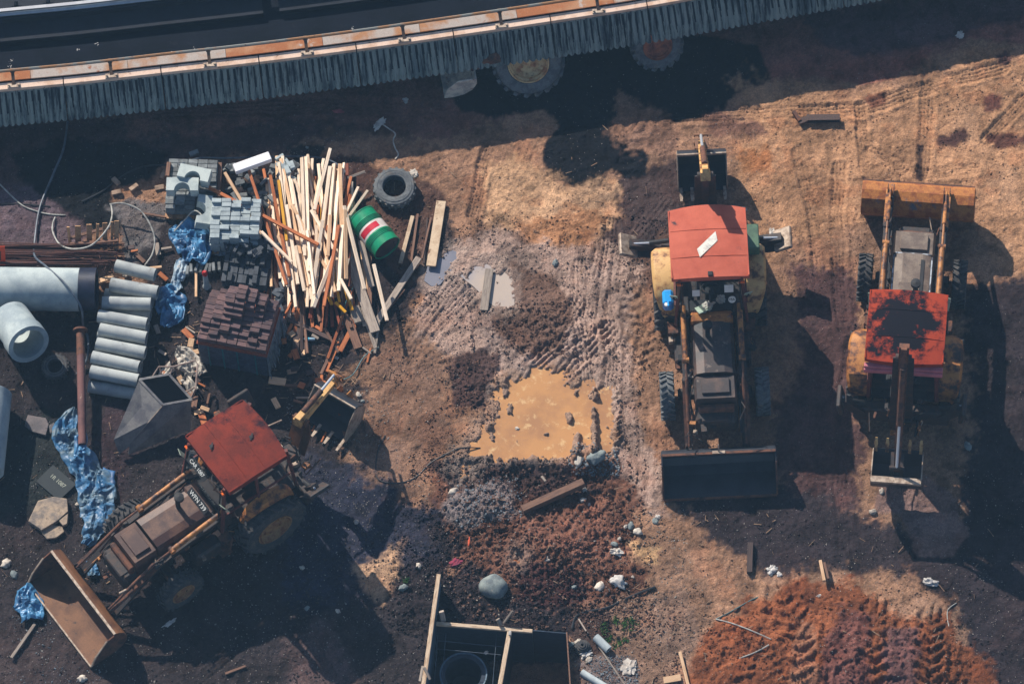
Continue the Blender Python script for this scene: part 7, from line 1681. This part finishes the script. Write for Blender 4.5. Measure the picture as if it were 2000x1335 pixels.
scatter('pale_grit', [([(0, 900), (300, 900), (850, 1000), (850, 1340), (0, 1340)], 3600, .006, .028), ([(1300, 1000), (2000, 900), (2000, 1340), (1300, 1340)], 1700, .006, .024), ([(560, 260), (700, 260), (700, 330), (560, 330)], 260, .006, .02),
                     ([(600, 700), (900, 650), (900, 1000), (600, 1000)], 900, .006, .026), ([(1000, 0), (2000, 0), (2000, 600), (1000, 600)], 900, .006, .02), ([(0, 200), (900, 200), (900, 500), (0, 500)], 800, .006, .02),
                     ([(1120, 980), (1340, 980), (1340, 1340), (1120, 1340)], 1100, .006, .03), ([(850, 900), (1280, 900), (1280, 1230), (850, 1230)], 700, .008, .034), ([(560, 760), (760, 760), (760, 900), (560, 900)], 400, .008, .03)],
        G1, 'pale grit and tiny chips strewn over the ground', 'grit', 3)
scatter('soil_clods', [([(860, 900), (1250, 900), (1280, 1230), (900, 1230)], 1600, .01, .07), ([(960, 600), (1100, 590), (1110, 700), (960, 700)], 900, .012, .045), ([(870, 700), (975, 700), (965, 815), (875, 810)], 600, .012, .045),
                       ([(1100, 1180), (1340, 1180), (1340, 1340), (1110, 1340)], 1300, .01, .045), ([(1380, 1160), (1880, 1160), (1880, 1340), (1340, 1340)], 500, .01, .03), ([(1120, 430), (1260, 430), (1260, 720), (1120, 720)], 500, .01, .03), ([(700, 560), (900, 560), (900, 760), (700, 760)], 500, .01, .035)],
        G2, 'brown clods of churned soil', 'soil clods', 4)
scatter('dark_clods', [([(740, 1000), (960, 1060), (960, 1230), (850, 1340), (560, 1340), (560, 1150)], 2200, .01, .045), ([(980, 1100), (1140, 1110), (1140, 1210), (980, 1210)], 700, .01, .04), ([(0, 760), (260, 760), (300, 1340), (0, 1340)], 900, .01, .04),
                       ([(290, 520), (400, 520), (400, 780), (290, 780)], 500, .012, .05)], G4, 'dark damp clods of earth', 'soil clods', 6)
scatter('blue_gravel', [([(1110, 870), (1200, 870), (1210, 930), (1120, 925)], 420, .02, .06), ([(880, 955), (1010, 930), (1020, 1010), (900, 1030)], 420, .015, .05), ([(1150, 1285), (1235, 1280), (1250, 1340), (1150, 1340)], 500, .014, .04),
                        ([(30, 1180), (230, 1180), (200, 1340), (20, 1340)], 300, .012, .04), ([(560, 790), (640, 790), (660, 860), (590, 870)], 140, .012, .035)], G3, 'blue-grey gravel heaps by the puddle and pit', 'gravel', 5)
# crumbs that carry the colour of the soil they lie on
def crumbs(zones, seed):
    g = np.random.default_rng(seed); A_ = []
    for poly, n, r0, r1, thr in zones:
        xs = [p[0] for p in poly]; ys = [p[1] for p in poly]
        cx = g.uniform(min(xs), max(xs), n * 3); cy = g.uniform(min(ys), max(ys), n * 3); d = sdpoly(cx, cy, poly); nn = fbm(cx * .022, cy * .022, seed + 3, 4, .6)
        k = (d > 0) & (nn > thr + g.uniform(-.08, .08, cx.shape)); cx, cy = cx[k][:n], cy[k][:n]; A_.append(np.stack([cx, cy, r0 + (r1 - r0) * g.random(len(cx)) ** 3.5], 1))
    P = np.concatenate(A_); W = np.array([G(x, y)[:2] for x, y in P[:, :2]]); h, c, wt = ground_eval(W[:, 0], W[:, 1]); ok = h > -.045
    P, W, h, c, wt = P[ok], W[ok], h[ok], c[ok], wt[ok]; N = len(P)
    base = np.array([(-.5, -.4, -.3), (.6, -.45, -.3), (.45, .5, -.3), (-.4, .55, -.3), (-.3, -.3, .4), (.35, -.2, .5), (.3, .35, .35), (-.25, .3, .45)])
    B = base[None] * g.uniform(.7, 1.35, (N, 8, 3)) * P[:, 2][:, None, None] * g.uniform(.75, 1.25, (N, 1, 3)); a = g.uniform(0, 6.28, N); ca, sa = np.cos(a)[:, None], np.sin(a)[:, None]
    V = np.stack([W[:, 0:1] + B[..., 0] * ca - B[..., 1] * sa, W[:, 1:2] + B[..., 0] * sa + B[..., 1] * ca, h[:, None] + P[:, 2:3] * .15 + B[..., 2]], 2).reshape(-1, 3)
    F = np.array([(0, 3, 2, 1), (4, 5, 6, 7), (0, 1, 5, 4), (1, 2, 6, 5), (2, 3, 7, 6), (3, 0, 4, 7)]); F = (F[None] + np.arange(N)[:, None, None] * 8).reshape(-1, 4)
    me = bpy.data.meshes.new('soil_crumbs'); me.vertices.add(len(V)); me.vertices.foreach_set('co', V.ravel().astype(np.float32)); me.loops.add(F.size); me.loops.foreach_set('vertex_index', F.ravel().astype(np.int32))
    me.polygons.add(len(F)); me.polygons.foreach_set('loop_start', np.arange(0, F.size, 4, dtype=np.int32)); me.update(calc_edges=True)
    at_ = me.attributes.new('soil', 'FLOAT_COLOR', 'POINT'); cc = np.repeat(c * g.uniform(.75, 1.45, (N, 1)), 8, 0); at_.data.foreach_set('color', np.concatenate([np.clip(cc, .004, .7), np.repeat(wt, 8)[:, None]], 1).ravel().astype(np.float32))
    me.materials.append(SOIL[0]); o = bpy.data.objects.new('soil_crumbs', me); col.objects.link(o); tag(o, 'loose crumbs of soil matching the ground they lie on', 'soil crumbs', kind='stuff')
crumbs([([(-20, 180), (2020, -20), (2020, 1350), (-20, 1350)], 26000, .008, .034, .47), ([(760, 420), (1300, 420), (1300, 1240), (760, 1240)], 9000, .008, .045, .45), ([(1350, 1140), (1920, 1140), (1960, 1350), (1300, 1350)], 2200, .008, .04, .45),
        ([(800, 880), (1260, 880), (1280, 1240), (760, 1240)], 5000, .008, .06, .4)], 12)
# grass tufts
mb = MB(); r_ = random.Random(4); gm = mat('weed_green', C(80, 128, 60), C(58, 96, 48), scale=20, rough=.7, bump=0, var=.2)
for (x, y, s, n) in ((1200, 1214, .1, 30), (1225, 1220, .16, 70), (1186, 1248, .1, 24), (1215, 1250, .12, 34), (1203, 1262, .1, 22), (1176, 1228, .14, 40), (792, 1136, .05, 26), (1800 - 15, 0 + 5, .01, 1)):
    for k in range(n):
        c = GP(x + r_.gauss(0, s * 50), y + r_.gauss(0, s * 40)) if k % 4 == 0 else c; a = r_.uniform(0, 6.28); L = r_.uniform(.03, .1); d = Vector((math.cos(a), math.sin(a), 0)); n_ = Vector((-d.y, d.x, 0)) * .008
        b = c + Vector((r_.gauss(0, .02), r_.gauss(0, .02), 0)); mb.add([b - n_, b + n_, b + d * L * .6 + Vector((0, 0, L * .8)) + n_, b + d * L + Vector((0, 0, L * .7))], [(0, 1, 2, 3)])
tag(mb.build('weeds', gm), 'small green weeds and grass tufts beside the pit', 'weeds', kind='stuff')
# twigs, splinters and cable ends: countless small debris
mb = MB(); r_ = random.Random(14)
for k in range(420):
    z_ = r_.choice(((300, 560, 400, 780), (560, 600, 760, 760), (860, 900, 1280, 1220), (1120, 1000, 1400, 1340), (0, 600, 250, 1300), (520, 700, 700, 860), (1300, 1000, 2000, 1340), (600, 250, 1900, 560)))
    x, y = r_.uniform(z_[0], z_[2]), r_.uniform(z_[1], z_[3]); a = GP(x, y, .015); t = r_.uniform(0, 6.28); L = r_.uniform(.04, .2)
    mb.bar(a, a + Vector((math.cos(t) * L, math.sin(t) * L, r_.uniform(0, .03))), r_.uniform(.006, .018), .008)
tag(mb.build('splinters', mat('splinter', C(150, 122, 98), C(110, 86, 70), C(200, 180, 150), scale=6, rough=.9, bump=0, var=.2)), 'wood splinters and thin debris scattered over the ground', 'splinters', kind='stuff')
# blue haze added to lift the blacks towards navy
if HAZE:
    mb = MB(); mb.box((0, 0, 60.2), (226, 226, 125)); hz = mb.build('haze', None); hz['kind'] = 'stuff'
    hm = bpy.data.materials.new('haze_air'); hm.use_nodes = True; n = hm.node_tree.nodes; l = hm.node_tree.links
    for x in list(n): n.remove(x)
    o = n.new('ShaderNodeOutputMaterial'); v = n.new('ShaderNodeVolumePrincipled'); v.inputs['Color'].default_value = (.38, .68, 1, 1); v.inputs['Density'].default_value = HAZE; l.new(v.outputs[0], o.inputs['Volume']); hz.data.materials.append(hm)
